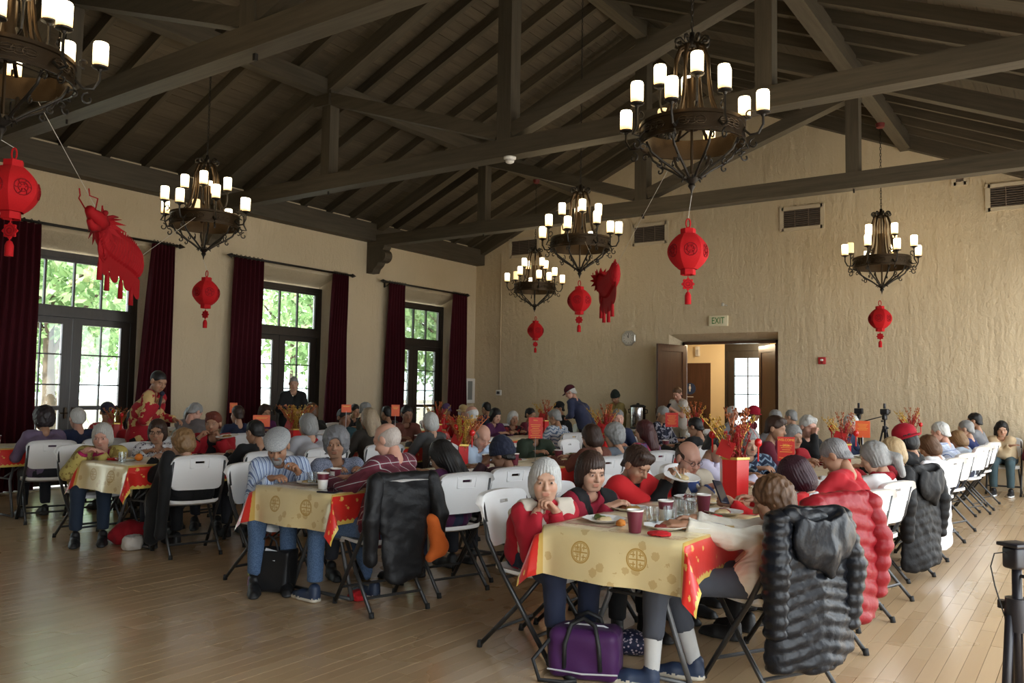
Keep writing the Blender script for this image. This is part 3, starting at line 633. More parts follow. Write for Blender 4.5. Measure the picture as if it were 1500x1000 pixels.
# ---- paper dragons: honeycomb body on a curved spine
def make_dragon(name, label, loc, yaw, spine, scale, wire_to):
    D_ = thing(name, label, 'dragon decoration', loc, yaw)
    S = [Vector(p)*scale for p in spine]; n = len(S)
    def at(t):
        f = t*(n-1); i = min(int(f), n-2); u = f-i
        p0, p1, p2, p3 = S[max(i-1, 0)], S[i], S[i+1], S[min(i+2, n-1)]
        return .5*((2*p1)+(p2-p0)*u+(2*p0-5*p1+4*p2-p3)*u*u+(3*p1-p0-3*p2+p3)*u**3)
    N = 46; mb = MB(); P = [at(i/(N-1)) for i in range(N)]
    rad = [(.062 if i > 4 else .035+.007*i)*scale*(1+.10*(i % 2))*min(1, max(.15, math.sqrt(max(0, (N-1-i)/6)))) for i in range(N)]
    def ring(i, j):      # pleated paper section, taller than wide
        t = (P[min(i+1, N-1)]-P[max(i-1, 0)]).normalized(); q = t.cross(Vector((0, 0, 1))).normalized(); a = 2*math.pi*j/12; return P[i]+q*(rad[i]*.8*math.cos(a))+Vector((0, 0, rad[i]*1.7*math.sin(a)))
    mb.v = [ring(i, j) for i in range(N) for j in range(12)]; mb.f = [(i*12+j, i*12+(j+1) % 12, (i+1)*12+(j+1) % 12, (i+1)*12+j) for i in range(N-1) for j in range(12)]+[tuple(range(12)), tuple(range((N-1)*12, N*12))]; mb.mi = [0]*len(mb.f)
    mb.build('honeycomb_body', M['red_mid'], D_)
    rad = [r_*1.6 for r_ in rad]
    mb = MB()      # back fins
    for i in range(2, N-2, 2):
        t = (P[i+1]-P[i-1]).normalized(); b = P[i]+Vector((0, 0, rad[i]*.8)); hgt = .06*scale
        mb.prism([(-.022*scale, 0), (.022*scale, 0), (-.012*scale, hgt)], .006*scale, lambda u, v, w: b+t*u+Vector((0, 0, v))+t.cross(Vector((0, 0, 1))).normalized()*w)
    mb.build('back_fin', M['red_mid'], D_)
    h = P[0]; f = (P[0]-P[6])*Vector((1, 1, .25)); f = f.normalized(); sd = f.cross(Vector((0, 0, 1))).normalized(); up = sd.cross(f)
    mb = MB(); mb.tube([h, h+f*.06*scale, h+f*.12*scale-up*.01*scale, h+f*.19*scale-up*.005*scale], [.06*scale, .058*scale, .045*scale, .030*scale], 8)
    mb.tube([h+f*.03*scale-up*.05*scale, h+f*.10*scale-up*.085*scale, h+f*.16*scale-up*.07*scale], [.03*scale, .03*scale, .018*scale], 7); hd = mb.build('head', M['red_mid'], D_, True)
    mb = MB()
    for s in (-1, 1):
        mb.tube([h+sd*s*.03*scale+up*.04*scale, h-f*.05*scale+sd*s*.05*scale+up*.085*scale, h-f*.10*scale+sd*s*.06*scale+up*.11*scale], [.016*scale, .012*scale, .004*scale], 6)
        mb.ball(h+f*.07*scale+sd*s*.05*scale+up*.04*scale, .020*scale, 8)
    mb.build('horns_and_eyes', M['red_dark'], hd, True)
    for s in (-1, 1):
        base = h+f*.17*scale+sd*s*.03*scale; MB().tube([base, base+f*.06*scale+up*.05*scale+sd*s*.03*scale, base+f*.11*scale+up*.04*scale, base+f*.14*scale+up*.075*scale], .0045*scale, 5).build('whisker', M['red_mid'], hd, True)
    mb = MB()      # mane of paper blades
    for i in range(14):
        a = i/14*2*math.pi; dr = sd*math.cos(a)+up*math.sin(a); b = h-f*.02*scale+dr*.055*scale; e = b+dr*.075*scale-f*.10*scale; w_ = f.cross(dr)*.024*scale
        mb.prism([(0, -1), (0, 1), (1, 0)], .004*scale, lambda u, v, w: b+(e-b)*u+w_*v+dr.cross(w_).normalized()*w)
    mb.build('mane', M['red_mid'], hd)
    for i in range(4, N-3, 5):    # scalloped paper skirts and tassels below the body
        b = P[i]-Vector((0, 0, rad[i]*.9)); t = (P[i+1]-P[i-1]).normalized(); sw = (.060+.02*((i//5) % 2))*scale; q = t.cross(Vector((0, 0, 1))).normalized()
        out = [(-1, 0), (1, 0)]+[(math.cos(a), -1.5-math.sin(a)*.6) for a in np.linspace(0, math.pi, 7)]
        MB().prism(out, .004*scale, lambda u, v, w: b+t*u*sw+Vector((0, 0, v*sw))+q*w).build('paper_skirt', M['red_mid'], D_)
        if i % 2 == 0: MB().tube([b-Vector((0, 0, 1.8*sw)), b-Vector((0, 0, 2.6*sw)), b-Vector((0, 0, 4.4*sw))], [.006*scale, .016*scale, .018*scale], 7).build('tassel', M['red_mid'], D_, True)
    for k, c in ((.14, -1), (.6, 1)):      # coiled cloud discs at the front and belly
        p = at(k)-Vector((0, 0, .13*scale)); mb = MB()
        for rr_ in (.07, .05, .03): mb.tube([p+f*(rr_*scale*math.cos(a))+Vector((0, 0, rr_*scale*math.sin(a)))+sd*.01*c for a in np.linspace(0, 2*math.pi, 15)[:-1]], .008*scale, 5, closed=True)
        mb.build('cloud_coil', M['red_mid'], D_, True)
    Mi = (Matrix.Translation(loc) @ Matrix.Rotation(yaw, 4, 'Z')).inverted()
    for t, wt in zip((.05, .9), wire_to):
        a = at(t)+Vector((0, 0, .05*scale)); MB().tube([a, Mi @ Vector(wt)], .0022, 4).build('hanging_string', plain('string_white', (.6, .58, .52), .8), D_)
    return D_
DRAGONS_AT = True
def sp(s, pts): return [tuple(c/s for c in p) for p in pts]
make_dragon('paper_dragon', 'long red paper dragon strung before the left French doors', (-7.12, 3.98, 2.58), 0, sp(1.25, [(.32, -.37, .20), (.27, -.31, .12), (.12, -.14, .08), (-.08, .09, .05), (-.22, .25, .02), (-.33, .38, -.04)]), 1.25, [(-5.96, 2.66, 3.42), (-8.63, 5.71, 3.42)])
make_dragon('paper_dragon', 'red paper dragon strung before the gable wall beside the middle lantern', (-4.50, 8.28, 2.62), 0, sp(1.2, [(-.27, .31, .14), (-.17, .19, .06), (.0, .0, .03), (.14, -.16, .08), (.28, -.32, .16)]), 1.2, [(-5.44, 9.36, 3.42), (-2.80, 6.31, 3.42)])
# ================================================================ OUTSIDE
def outside():
    g = MB().bb((XL-40, -30, -.35), (XL-.42, 45, -.12)).build('ground_left', plain('pale_paving', (.52, .50, .46), .8, var=.1, bscale=2)); tag(g, 'pale sunlit paving outside the French doors', kind='structure')
    g = MB().bb((XR+.42, -30, -.35), (XR+40, 45, -.12)).build('ground_right', plain('pale_paving', (.52, .50, .46), .8, var=.1, bscale=2)); tag(g, kind='structure')
    g = MB().bb((XL-.42, YB+2.8, -.35), (XR+.42, 45, -.12)).build('ground_back', plain('pale_paving', (.52, .50, .46), .8, var=.1, bscale=2)); tag(g, kind='structure')
    t = NT('leaf_green'); r = t.n('NewGeometry').outputs['Random Per Island']; col = t.ramp(r, [(0, (.11, .20, .07)), (.6, (.25, .38, .16)), (1, (.44, .54, .30))])
    t.base(Base_Color=col, Roughness=.5); out = t.t.nodes['Material Output']; mx = t.n('MixShader', i0=.45); tl = t.n('BsdfTranslucent', Color=col)
    t.t.links.new(t.b.outputs[0], mx.inputs[1]); t.t.links.new(tl.outputs[0], mx.inputs[2]); t.t.links.new(mx.outputs[0], out.inputs[0])
    bark = plain('bark', (.09, .065, .045), .9, bump=.5, bscale=20)
    def leaves(n, rad, zc, zs, seed, size=.13):
        rg = np.random.default_rng(seed); v = []; f = []; cl = rg.normal(size=(26, 3)); cl /= np.linalg.norm(cl, axis=1)[:, None]; cl *= rg.uniform(.35, 1, (26, 1))
        for i in range(n):
            c = cl[rg.integers(26)]+rg.normal(size=3)*.20; c = np.array([c[0]*rad, c[1]*rad, zc+c[2]*zs]); a = rg.normal(size=3); a /= np.linalg.norm(a); b = np.cross(a, rg.normal(size=3)); b /= np.linalg.norm(b); s = size*rg.uniform(.6, 1.2); k = len(v)
            v += [tuple(c-a*s), tuple(c+b*s*.5), tuple(c+a*s), tuple(c-b*s*.5)]; f.append((k, k+1, k+2, k+3))
        mb = MB(); mb.v = v; mb.f = f; mb.mi = [0]*len(f); return mb
    tm = leaves(2600, 2.0, 3.9, 1.7, 1).mesh('foliage', t.m, recalc=False); tm2 = leaves(2600, 2.1, 3.3, 1.9, 5).mesh('foliage', t.m, recalc=False); sm = leaves(700, .8, .75, .65, 2, .09).mesh('shrub_leaves', t.m, recalc=False)
    def trunk():
        mb = MB(); mb.tube([(0, 0, -.2), (.05, .03, 1.2), (0, .1, 2.6), (.1, 0, 4)], [.16, .13, .10, .04], 9)
        for a in (0, 1.3, 2.6, 4, 5.2): mb.tube([(.02, .06, 2.1+a*.12), (.6*math.cos(a), .6*math.sin(a), 3.1+a*.1), (1.2*math.cos(a), 1.2*math.sin(a), 3.9)], [.06, .04, .015], 6)
        return mb.mesh('trunk', bark, True)
    tk = trunk()
    for (x, y, s, me, lab) in ((-17.2, 8.2, 1.0, tm, 'leafy tree outside, filling the transom nearest the camera'), (-21.8, 10.6, 1.0, tm2, 'leafy tree outside the left side of the nearest French doors'), (-16.8, 15.4, .95, tm2, 'leafy tree outside the middle French doors'), (-22.5, 19.0, 1.2, tm, 'leafy tree outside between middle and far French doors'), (-17.0, 20.6, 1.0, tm2, 'leafy tree outside the farthest French doors'), (-22.5, 26.5, 1.3, tm, 'tall leafy tree far outside the farthest French doors'), (-26.5, 15.5, 1.2, tm2, 'tall leafy tree in the second row outside')):
        T = thing('garden_tree', lab, 'tree', (x, y, -.12), random.random()*6, 'trees outside the French doors'); T.scale = (s,)*3; obj('foliage', me, T); obj('trunk', tk, T)
    for i, (x, y, lab) in enumerate(((-15.6, 14.2, 'low green shrub outside the middle French doors'), (-16.0, 16.6, 'round green shrub right of the middle door panes'), (-14.2, 18.6, 'low green shrub outside the farthest French doors'), (-15.0, 9.0, 'small green shrub outside the nearest French doors'), (-17.0, 22.5, 'round green shrub far outside the farthest French doors'))):
        T = thing('garden_shrub', lab, 'shrub', (x, y, -.12), i, 'shrubs outside'); obj('leaves', sm, T); MB().tube([(0, 0, -.05), (.02, 0, .5)], .03, 6).build('stem', bark, T)
    w_ = MB().bb((-24.6, 2, -.15), (-24.2, 34, 1.0)).build('garden_wall', plain('pale_wall', (.7, .62, .52), .9)); tag(w_, 'low pale wall across the paving outside', 'wall')
outside()
# ================================================================ FURNITURE
M['chair_white'] = plain('chair_plastic', (.80, .80, .80), .42, spec=.4)
M['chair_frame'] = plain('chair_frame_grey', (.055, .056, .058), .35, .5)
M['rubber'] = plain('black_rubber', (.015, .015, .015), .7)
def chair_meshes():
    fm = {}
    # backrest: concave panel, wider at the top, rounded corners, slot handle
    nu, nv = 25, 17; th = .018
    def bp(u, v, off):
        hw = .205+.03*v; z0, z1 = .555, .835
        # rounded outline
        uu = (u-.5)*2; x = uu*hw; z = z0+(z1-z0)*v
        cr = 1-max(0, abs(uu)-.70)/.30; drop = .045*(1-math.sqrt(max(0, 1-(1-cr)**2)))
        z = z-drop if v > .5 else z
        z += (drop*.6 if v < .12 else 0)*(1-v/.12)
        z += .018*(1-uu*uu)*v
        y = -.185-.060*v-.030*(1-uu*uu)
        roll = max(0, (v-.90)/.10)
        y += -.016*roll*roll
        return (x, y+off*(1+1.2*roll), z)
    mb = MB(); idx = {}
    def vid(i, j, o):
        k = (i, j, o)
        if k not in idx: idx[k] = len(mb.v); mb.v.append(bp(i/(nu-1), j/(nv-1), th/2 if o else -th/2))
        return idx[k]
    hole = lambda i, j: 10 <= i < 14 and 12 <= j < 13
    for i in range(nu-1):
        for j in range(nv-1):
            if hole(i, j): continue
            mb.f.append((vid(i, j, 0), vid(i, j+1, 0), vid(i+1, j+1, 0), vid(i+1, j, 0))); mb.f.append((vid(i, j, 1), vid(i+1, j, 1), vid(i+1, j+1, 1), vid(i, j+1, 1)))
            for (di, dj, a, b) in ((-1, 0, (i, j), (i, j+1)), (1, 0, (i+1, j+1), (i+1, j)), (0, -1, (i+1, j), (i, j)), (0, 1, (i, j+1), (i+1, j+1))):
                ii, jj = i+di, j+dj
                if ii < 0 or jj < 0 or ii >= nu-1 or jj >= nv-1 or hole(ii, jj): mb.f.append((vid(*a, 0), vid(*a, 1), vid(*b, 1), vid(*b, 0)))
    mb.mi = [0]*len(mb.f); fm['backrest'] = mb.mesh('backrest', M['chair_white'], 50)
    # raised rectangle round the slot on the rear face
    mb = MB()
    for (a, b) in (((.33, .62), (.67, .62)), ((.67, .62), (.67, .90)), ((.67, .90), (.33, .90)), ((.33, .90), (.33, .62))):
        P = [bp(a[0]+(b[0]-a[0])*t, a[1]+(b[1]-a[1])*t, -th/2-.001) for t in (0, .25, .5, .75, 1)]; mb.tube(P, .0028, 4)
    fm['handle_surround'] = mb.mesh('handle_surround', M['chair_white'], True)
    def sp_(u, v, o):
        uu = (u-.5)*2; hw = .205+.012*v; y = -.175+.395*v; z = .445+.012*abs(uu)**2.5-.010*math.sin(math.pi*v)+.014*max(0, .12-v)/.12-.03*max(0, (v-.88)/.12)**2
        cr = max(0, abs(uu)-.8)/.2; y += -.03*cr*cr*(1 if v > .5 else -1)*abs(v-.5)*2
        return (uu*hw, y, z-(.026 if o else 0)+(.008 if o and (abs(uu) > .9) else 0))
    mb = MB(); mb.grid(17, 15, lambda u, v: sp_(u, v, 0)); mb.grid(17, 15, lambda u, v: sp_(1-u, v, 1))
    k = 17*15
    for i in range(16):
        for j, fl in ((0, 0), (14, 1)):
            a, b = i*15+j, (i+1)*15+j; c, d = k+(16-i)*15+j, k+(15-i)*15+j; mb.f.append((a, b, d, c))
    for j in range(14):
        for i in (0, 16):
            a, b = i*15+j, i*15+j+1; c, d = k+(16-i)*15+j, k+(16-i)*15+j+1; mb.f.append((a, b, d, c))
    mb.mi = [0]*len(mb.f); fm['seat'] = mb.mesh('seat', M['chair_white'], 50)
    for s, nm in ((-1, 'L'), (1, 'R')):
        fm['main'+nm] = MB().tube([(s*.212, -.248, .80), (s*.218, -.20, .60), (s*.222, -.10, .44), (s*.225, .215, .012)], .0135, 8).mesh('main_leg', M['chair_frame'], True)
        fm['rear'+nm] = MB().tube([(s*.196, .135, .425), (s*.200, -.02, .25), (s*.205, -.255, .012)], .0125, 8).mesh('rear_leg', M['chair_frame'], True)
        for q, (x, y) in (('a', (s*.225, .218)), ('b', (s*.205, -.257))): fm['cap'+nm+q] = MB().tube([(x, y, 0), (x, y*.97, .035)], .0165, 8).mesh('foot_cap', M['rubber'], True)
    fm['bar1'] = MB().tube([(-.224, .125, .125), (.224, .125, .125)], .010, 6).mesh('front_stretcher', M['chair_frame'])
    fm['bar2'] = MB().tube([(-.203, -.17, .105), (.203, -.17, .105)], .010, 6).mesh('rear_stretcher', M['chair_frame'])
    fm['bar3'] = MB().tube([(-.222, -.06, .415), (.222, -.06, .415)], .010, 6).mesh('seat_bar', M['chair_frame'])
    return fm
CHM = chair_meshes()
def chair(x, y, rz, label, group='white folding chairs'):
    c = thing('folding_chair', label, 'chair', (x, y, 0), rz, group)
    b = obj('backrest', CHM['backrest'], c); obj('handle_surround', CHM['handle_surround'], b); obj('seat', CHM['seat'], c)
    for nm in 'LR':
        m_ = obj('leg', CHM['main'+nm], c); obj('foot_cap', CHM['cap'+nm+'a'], m_); m_ = obj('leg', CHM['rear'+nm], c); obj('foot_cap', CHM['cap'+nm+'b'], m_)
    obj('front_stretcher', CHM['bar1'], c); obj('rear_stretcher', CHM['bar2'], c); obj('seat_bar', CHM['bar3'], c)
    return c
# ---- tables and cloths
def cloth_mat():
    t = NT('gold_red_tablecloth'); uv = t.n('UVMap').outputs[0]; sx = t.n('SeparateXYZ', Vector=uv); x = sx.outputs[0]; y = sx.outputs[1]; ax = t.math('ABSOLUTE', x)
    def cell(px, py, ox, oy):     # local coords in repeating cell
        a = t.math('SUBTRACT', t.math('FRACT', t.math('ADD', t.math('DIVIDE', x, px), ox)), .5); b = t.math('SUBTRACT', t.math('FRACT', t.math('ADD', t.math('DIVIDE', y, py), oy)), .5)
        return t.math('MULTIPLY', a, px), t.math('MULTIPLY', b, py)
    def band(v, c, w_): return t.math('LESS_THAN', t.math('ABSOLUTE', t.math('SUBTRACT', v, c)), w_)
    def AND(a, b): return t.math('MULTIPLY', a, b)
    def OR(a, b): return t.math('MAXIMUM', a, b)
    med = None
    for ox, oy in ((.5, .25), (0.0, .75)):
        a, b = cell(.30, .40, ox, oy); r = t.math('SQRT', t.math('ADD', t.math('MULTIPLY', a, a), t.math('MULTIPLY', b, b)))
        ring = OR(band(r, .050, .0035), band(r, .043, .0018)); inn = t.math('LESS_THAN', r, .040); aa = t.math('ABSOLUTE', a); bb = t.math('ABSOLUTE', b)
        bars = OR(OR(AND(band(aa, .0, .003), t.math('LESS_THAN', bb, .04)), AND(band(bb, 0, .003), t.math('LESS_THAN', aa, .04))), OR(AND(band(aa, .018, .0025), t.math('GREATER_THAN', bb, .010)), AND(band(bb, .022, .0025), t.math('GREATER_THAN', aa, .008))))
        m_ = OR(ring, AND(inn, bars)); med = m_ if med is None else OR(med, m_)
    vo = t.n('TexVoronoi', Vector=t.mapping(uv, (13, 13, 1)), Scale=1.0); ang = t.noise(uv, 90, 1)
    fl = t.math('LESS_THAN', t.math('ADD', vo.outputs[0], t.math('MULTIPLY', ang, .22)), .40)
    gold = t.mix(t.noise(uv, 6, 2), (.72, .58, .29), (.82, .68, .38)); goldp = t.mix(t.math('MULTIPLY', fl, .55), gold, (.52, .32, .10)); goldp = t.mix(med, goldp, (.50, .30, .07))
    vo2 = t.n('TexVoronoi', Vector=t.mapping(uv, (14, 14, 1)), Scale=1.0); fl2 = t.math('LESS_THAN', t.math('ADD', vo2.outputs[0], t.math('MULTIPLY', t.noise(uv, 120, 1), .2)), .30)
    red = t.mix(fl2, (.62, .022, .015), (.72, .42, .10))
    edge = t.math('ADD', .545, t.math('MULTIPLY', t.math('SINE', t.math('MULTIPLY', y, 150.0)), .006))
    c = t.mix(t.math('GREATER_THAN', ax, .385), goldp, red); c = t.mix(band(ax, .385, .008), c, (.62, .40, .10)); c = t.mix(t.math('GREATER_THAN', ax, edge), c, (.70, .50, .10))
    t.base(Base_Color=c, Roughness=.32, Sheen_Weight=.15, Metallic=t.math('MULTIPLY', t.math('SUBTRACT', 1.0, t.math('GREATER_THAN', ax, .385)), .12), Coat_Weight=.25, Coat_Roughness=.2)
    t.bump(t.noise(uv, 14, 3), .25, .006); return t.m
M['cloth'] = cloth_mat()
TW, TL, TZ = .76, 2.44, .74
def cloth_mesh(near_end, far_end, seed):
    rg = random.Random(seed); drop = .19; e0 = .235 if near_end else .0; e1 = .2 if far_end else 0
    xs = np.concatenate([np.linspace(-TW/2-drop, -TW/2, 7)[:-1], np.linspace(-TW/2, TW/2, 11), np.linspace(TW/2, TW/2+drop, 7)[1:]])
    ys = np.concatenate([np.linspace(-e0, 0, 8)[:-1] if e0 else [], np.linspace(0, TL, 36), np.linspace(TL, TL+e1, 7)[1:] if e1 else []])
    v = []; uv = []; p1, p2, p3 = rg.random()*6, rg.random()*6, rg.random()*6
    for x in xs:
        for y in ys:
            du = max(0, abs(x)-TW/2); sx = 1 if x > 0 else -1
            dv = -y if y < 0 else (y-TL if y > TL else 0); sy = -1 if y < 0 else 1
            X = max(-TW/2, min(TW/2, x)); Y = max(0, min(TL, y)); z = 0
            wav = .014*math.sin(y*9+p1)+.008*math.sin(y*21+p2); wav2 = .016*math.sin(x*11+p3)+.008*math.sin(x*25+p1)
            if du and dv:
                r = math.hypot(du, dv); z = -max(du, dv)-.35*min(du, dv); X += sx*(.02+du*.42+.0*r); Y += sy*(.02+dv*.30)
            elif du: z = -du; X += sx*(.008+(du/.19)*(.018+wav))
            elif dv: z = -dv; Y += sy*(.008+(dv/.2)*(.020+wav2))
            ed = .004*(1 if (du or dv) else 0)
            v.append((X, Y, TZ+.006-ed+z+(.0015*math.sin(x*30+y*17) if not (du or dv) else 0))); uv.append((x*1.0, y))
    n = len(ys); f = [(i*n+j, (i+1)*n+j, (i+1)*n+j+1, i*n+j+1) for i in range(len(xs)-1) for j in range(n-1)]
    me = bpy.data.meshes.new('tablecloth'); me.from_pydata(v, [], f); me.materials.append(M['cloth']); ul = me.uv_layers.new(name='UVMap'); ul.data.foreach_set('uv', [c for p in me.polygons for k in p.vertices for c in uv[k]]); me.shade_smooth(); return me
TBM = {}
def table(x, y0, label, cl_label, near, far, seed):
    t = thing('folding_table', label, 'table', (x, y0, 0), 0, 'long folding tables')
    if not TBM:
        TBM['top'] = MB().rbox((0, TL/2, TZ-.022), (TW, TL, .044), .012).mesh('tabletop', plain('table_plastic', (.55, .54, .5), .5))
        for q, s in (('n', -1), ('f', 1)):
            yy = .30 if s < 0 else TL-.30; mb = MB()
            for k in (-1, 1): mb.tube([(k*.16, yy+s*-.06, TZ-.05), (k*.16, yy, .38), (k*.22, yy+s*.01, .22), (k*.30, yy+s*.02, .012)], .0145, 8)
            mb.tube([(-.30, yy+s*.02, .02), (.30, yy+s*.02, .02)], .0125, 8); mb.tube([(-.16, yy, .40), (.16, yy, .40)], .011, 6); mb.tube([(-.16, yy-s*.05, TZ-.055), (.16, yy-s*.05, TZ-.055)], .0125, 6); mb.tube([(0, yy, .40), (0, yy-s*.42, TZ-.05)], .009, 6)
            TBM[q] = mb.mesh('leg_frame', plain('table_frame_grey', (.10, .10, .10), .4, .4), True)
    obj('tabletop', TBM['top'], t); obj('leg_frame', TBM['n'], t); obj('leg_frame', TBM['f'], t)
    c = obj('tablecloth', cloth_mesh(near, far, seed), None, (x, y0, 0)); tag(c, cl_label, 'tablecloth', 'gold and red tablecloths')
ROWX = {'C': -1.92, 'B': -4.375, 'A': -7.02, 'Z': -9.67}
ROWY = {'C': 3.57, 'B': 3.70, 'A': 3.86, 'Z': 3.9}
DESC = {'C': 'right', 'B': 'middle', 'A': 'left', 'Z': 'window'}
ORD = ['nearest', 'second', 'third', 'farthest']
for r_, x in ROWX.items():
    nT = 4 if r_ in 'CB' else 3
    for i in range(nT):
        od = ORD[i] if i < nT-1 else 'farthest'
        table(x, ROWY[r_]+i*TL, '%s folding table of the %s row, under its cloth' % (od, DESC[r_]), 'gold tablecloth with red borders on the %s table of the %s row' % (od, DESC[r_]), i == 0, i == nT-1, ord(r_) % 7+i)
# ================================================================ PEOPLE: smooth implicit bodies
f32 = np.float32
class Field:
    def __init__(s, lo, hi, h):
        s.lo = np.array(lo, f32); s.h = h; n = np.maximum(((np.array(hi)-np.array(lo))/h).astype(int)+2, 4)
        ax = [s.lo[i]+h*np.arange(n[i], dtype=f32) for i in range(3)]
        s.x, s.y, s.z = np.meshgrid(*ax, indexing='ij', sparse=False); s.x = s.x.astype(f32); s.y = s.y.astype(f32); s.z = s.z.astype(f32)
    def cone(s, a, b, ra, rb):
        a = [float(q) for q in a]; b = [float(q) for q in b]; d = [q-p for p, q in zip(a, b)]; L = max(sum(q*q for q in d), 1e-9)
        px, py, pz = s.x-a[0], s.y-a[1], s.z-a[2]; t = np.clip((px*d[0]+py*d[1]+pz*d[2])/L, 0, 1)
        return np.sqrt((px-t*d[0])**2+(py-t*d[1])**2+(pz-t*d[2])**2)-(ra+(rb-ra)*t)
    def ell(s, c, r):
        px, py, pz = (s.x-c[0])/r[0], (s.y-c[1])/r[1], (s.z-c[2])/r[2]; k0 = np.sqrt(px*px+py*py+pz*pz)
        k1 = np.sqrt((px/r[0])**2+(py/r[1])**2+(pz/r[2])**2)+1e-6; return k0*(k0-1)/k1
    def plane(s, p, n): n = np.array(n, float); n /= np.linalg.norm(n); return (s.x-p[0])*n[0]+(s.y-p[1])*n[1]+(s.z-p[2])*n[2]
    def waves(s, f, seed=0):
        rg = np.random.default_rng(seed); o = 0
        for i in range(3):
            k = rg.normal(size=3); k = k/np.linalg.norm(k)*f*(.7+.5*i); o = o+np.sin(s.x*k[0]+s.y*k[1]+s.z*k[2]+rg.random()*6+1.3*np.sin((s.x*k[1]+s.z*k[0]-s.y*k[2])*.6))
        return o/3
def smin(ds, k=.018):
    m = ds[0]
    for d in ds[1:]:
        h = np.clip(.5+.5*(d-m)/k, 0, 1); m = d+(m-d)*h-k*h*(1-h)
    return m
def smax(a, b, k=.01):
    h = np.clip(.5-.5*(a-b)/k, 0, 1); return a+(b-a)*h+k*h*(1-h)
def nets(D, lo, h):
    ins = D < 0; sh = tuple(n-1 for n in D.shape); S = np.zeros(sh+(3,), f32); Cn = np.zeros(sh, f32); edges = []
    for ax in range(3):
        a = [slice(None)]*3; b = [slice(None)]*3; a[ax] = slice(0, -1); b[ax] = slice(1, None)
        I = np.argwhere(ins[tuple(a)] != ins[tuple(b)])
        if not len(I): continue
        J = I.copy(); J[:, ax] += 1; da = D[tuple(I.T)]; db = D[tuple(J.T)]; t = da/(da-db); P = I.astype(f32); P[:, ax] += t
        o1, o2 = [k for k in range(3) if k != ax]; cells = []
        for u, v in ((0, 0), (-1, 0), (-1, -1), (0, -1)):
            c = I.copy(); c[:, o1] += u; c[:, o2] += v; ok = np.all((c >= 0) & (c < np.array(sh)), axis=1); cells.append((c, ok))
            ci = tuple(c[ok].T); np.add.at(S, ci, P[ok]); np.add.at(Cn, ci, 1)
        ok = cells[0][1] & cells[1][1] & cells[2][1] & cells[3][1]; q = [c[ok] for c, _ in cells]; fl = (da < 0)[ok]
        if ax == 1: fl = ~fl
        edges.append((q, fl))
    act = Cn > 0; idx = np.full(sh, -1, np.int64); idx[act] = np.arange(act.sum()); V = S[act]/Cn[act][:, None]*h+np.array(lo, f32); F = []
    for q, fl in edges:
        k = np.stack([idx[tuple(c.T)] for c in q], 1); k[~fl] = k[~fl][:, ::-1]; F.append(k)
    F = np.concatenate(F) if F else np.zeros((0, 4), int); return V.astype(f32), F
def np_mesh(name, V, F, mats, mi=None, col=None):
    me = bpy.data.meshes.new(name); me.vertices.add(len(V)); me.vertices.foreach_set('co', np.ascontiguousarray(V, f32).ravel()); n = len(F)
    me.loops.add(n*4); me.loops.foreach_set('vertex_index', np.ascontiguousarray(F, np.int32).ravel()); me.polygons.add(n); me.polygons.foreach_set('loop_start', np.arange(0, n*4, 4, dtype=np.int32)); me.polygons.foreach_set('loop_total', np.full(n, 4, np.int32))
    for m in (mats if isinstance(mats, (list, tuple)) else [mats]): me.materials.append(m)
    if mi is not None: me.polygons.foreach_set('material_index', np.ascontiguousarray(mi, np.int32))
    if col is not None:
        at = me.color_attributes.new('Col', 'FLOAT_COLOR', 'POINT'); c4 = np.ones((len(V), 4), f32); c4[:, :3] = col; at.data.foreach_set('color', c4.ravel())
    me.update(calc_edges=True); me.shade_smooth(); return me
def box_of(pts, pad): a = np.array([[float(q) for q in p] for p in pts]); return a.min(0)-pad, a.max(0)+pad
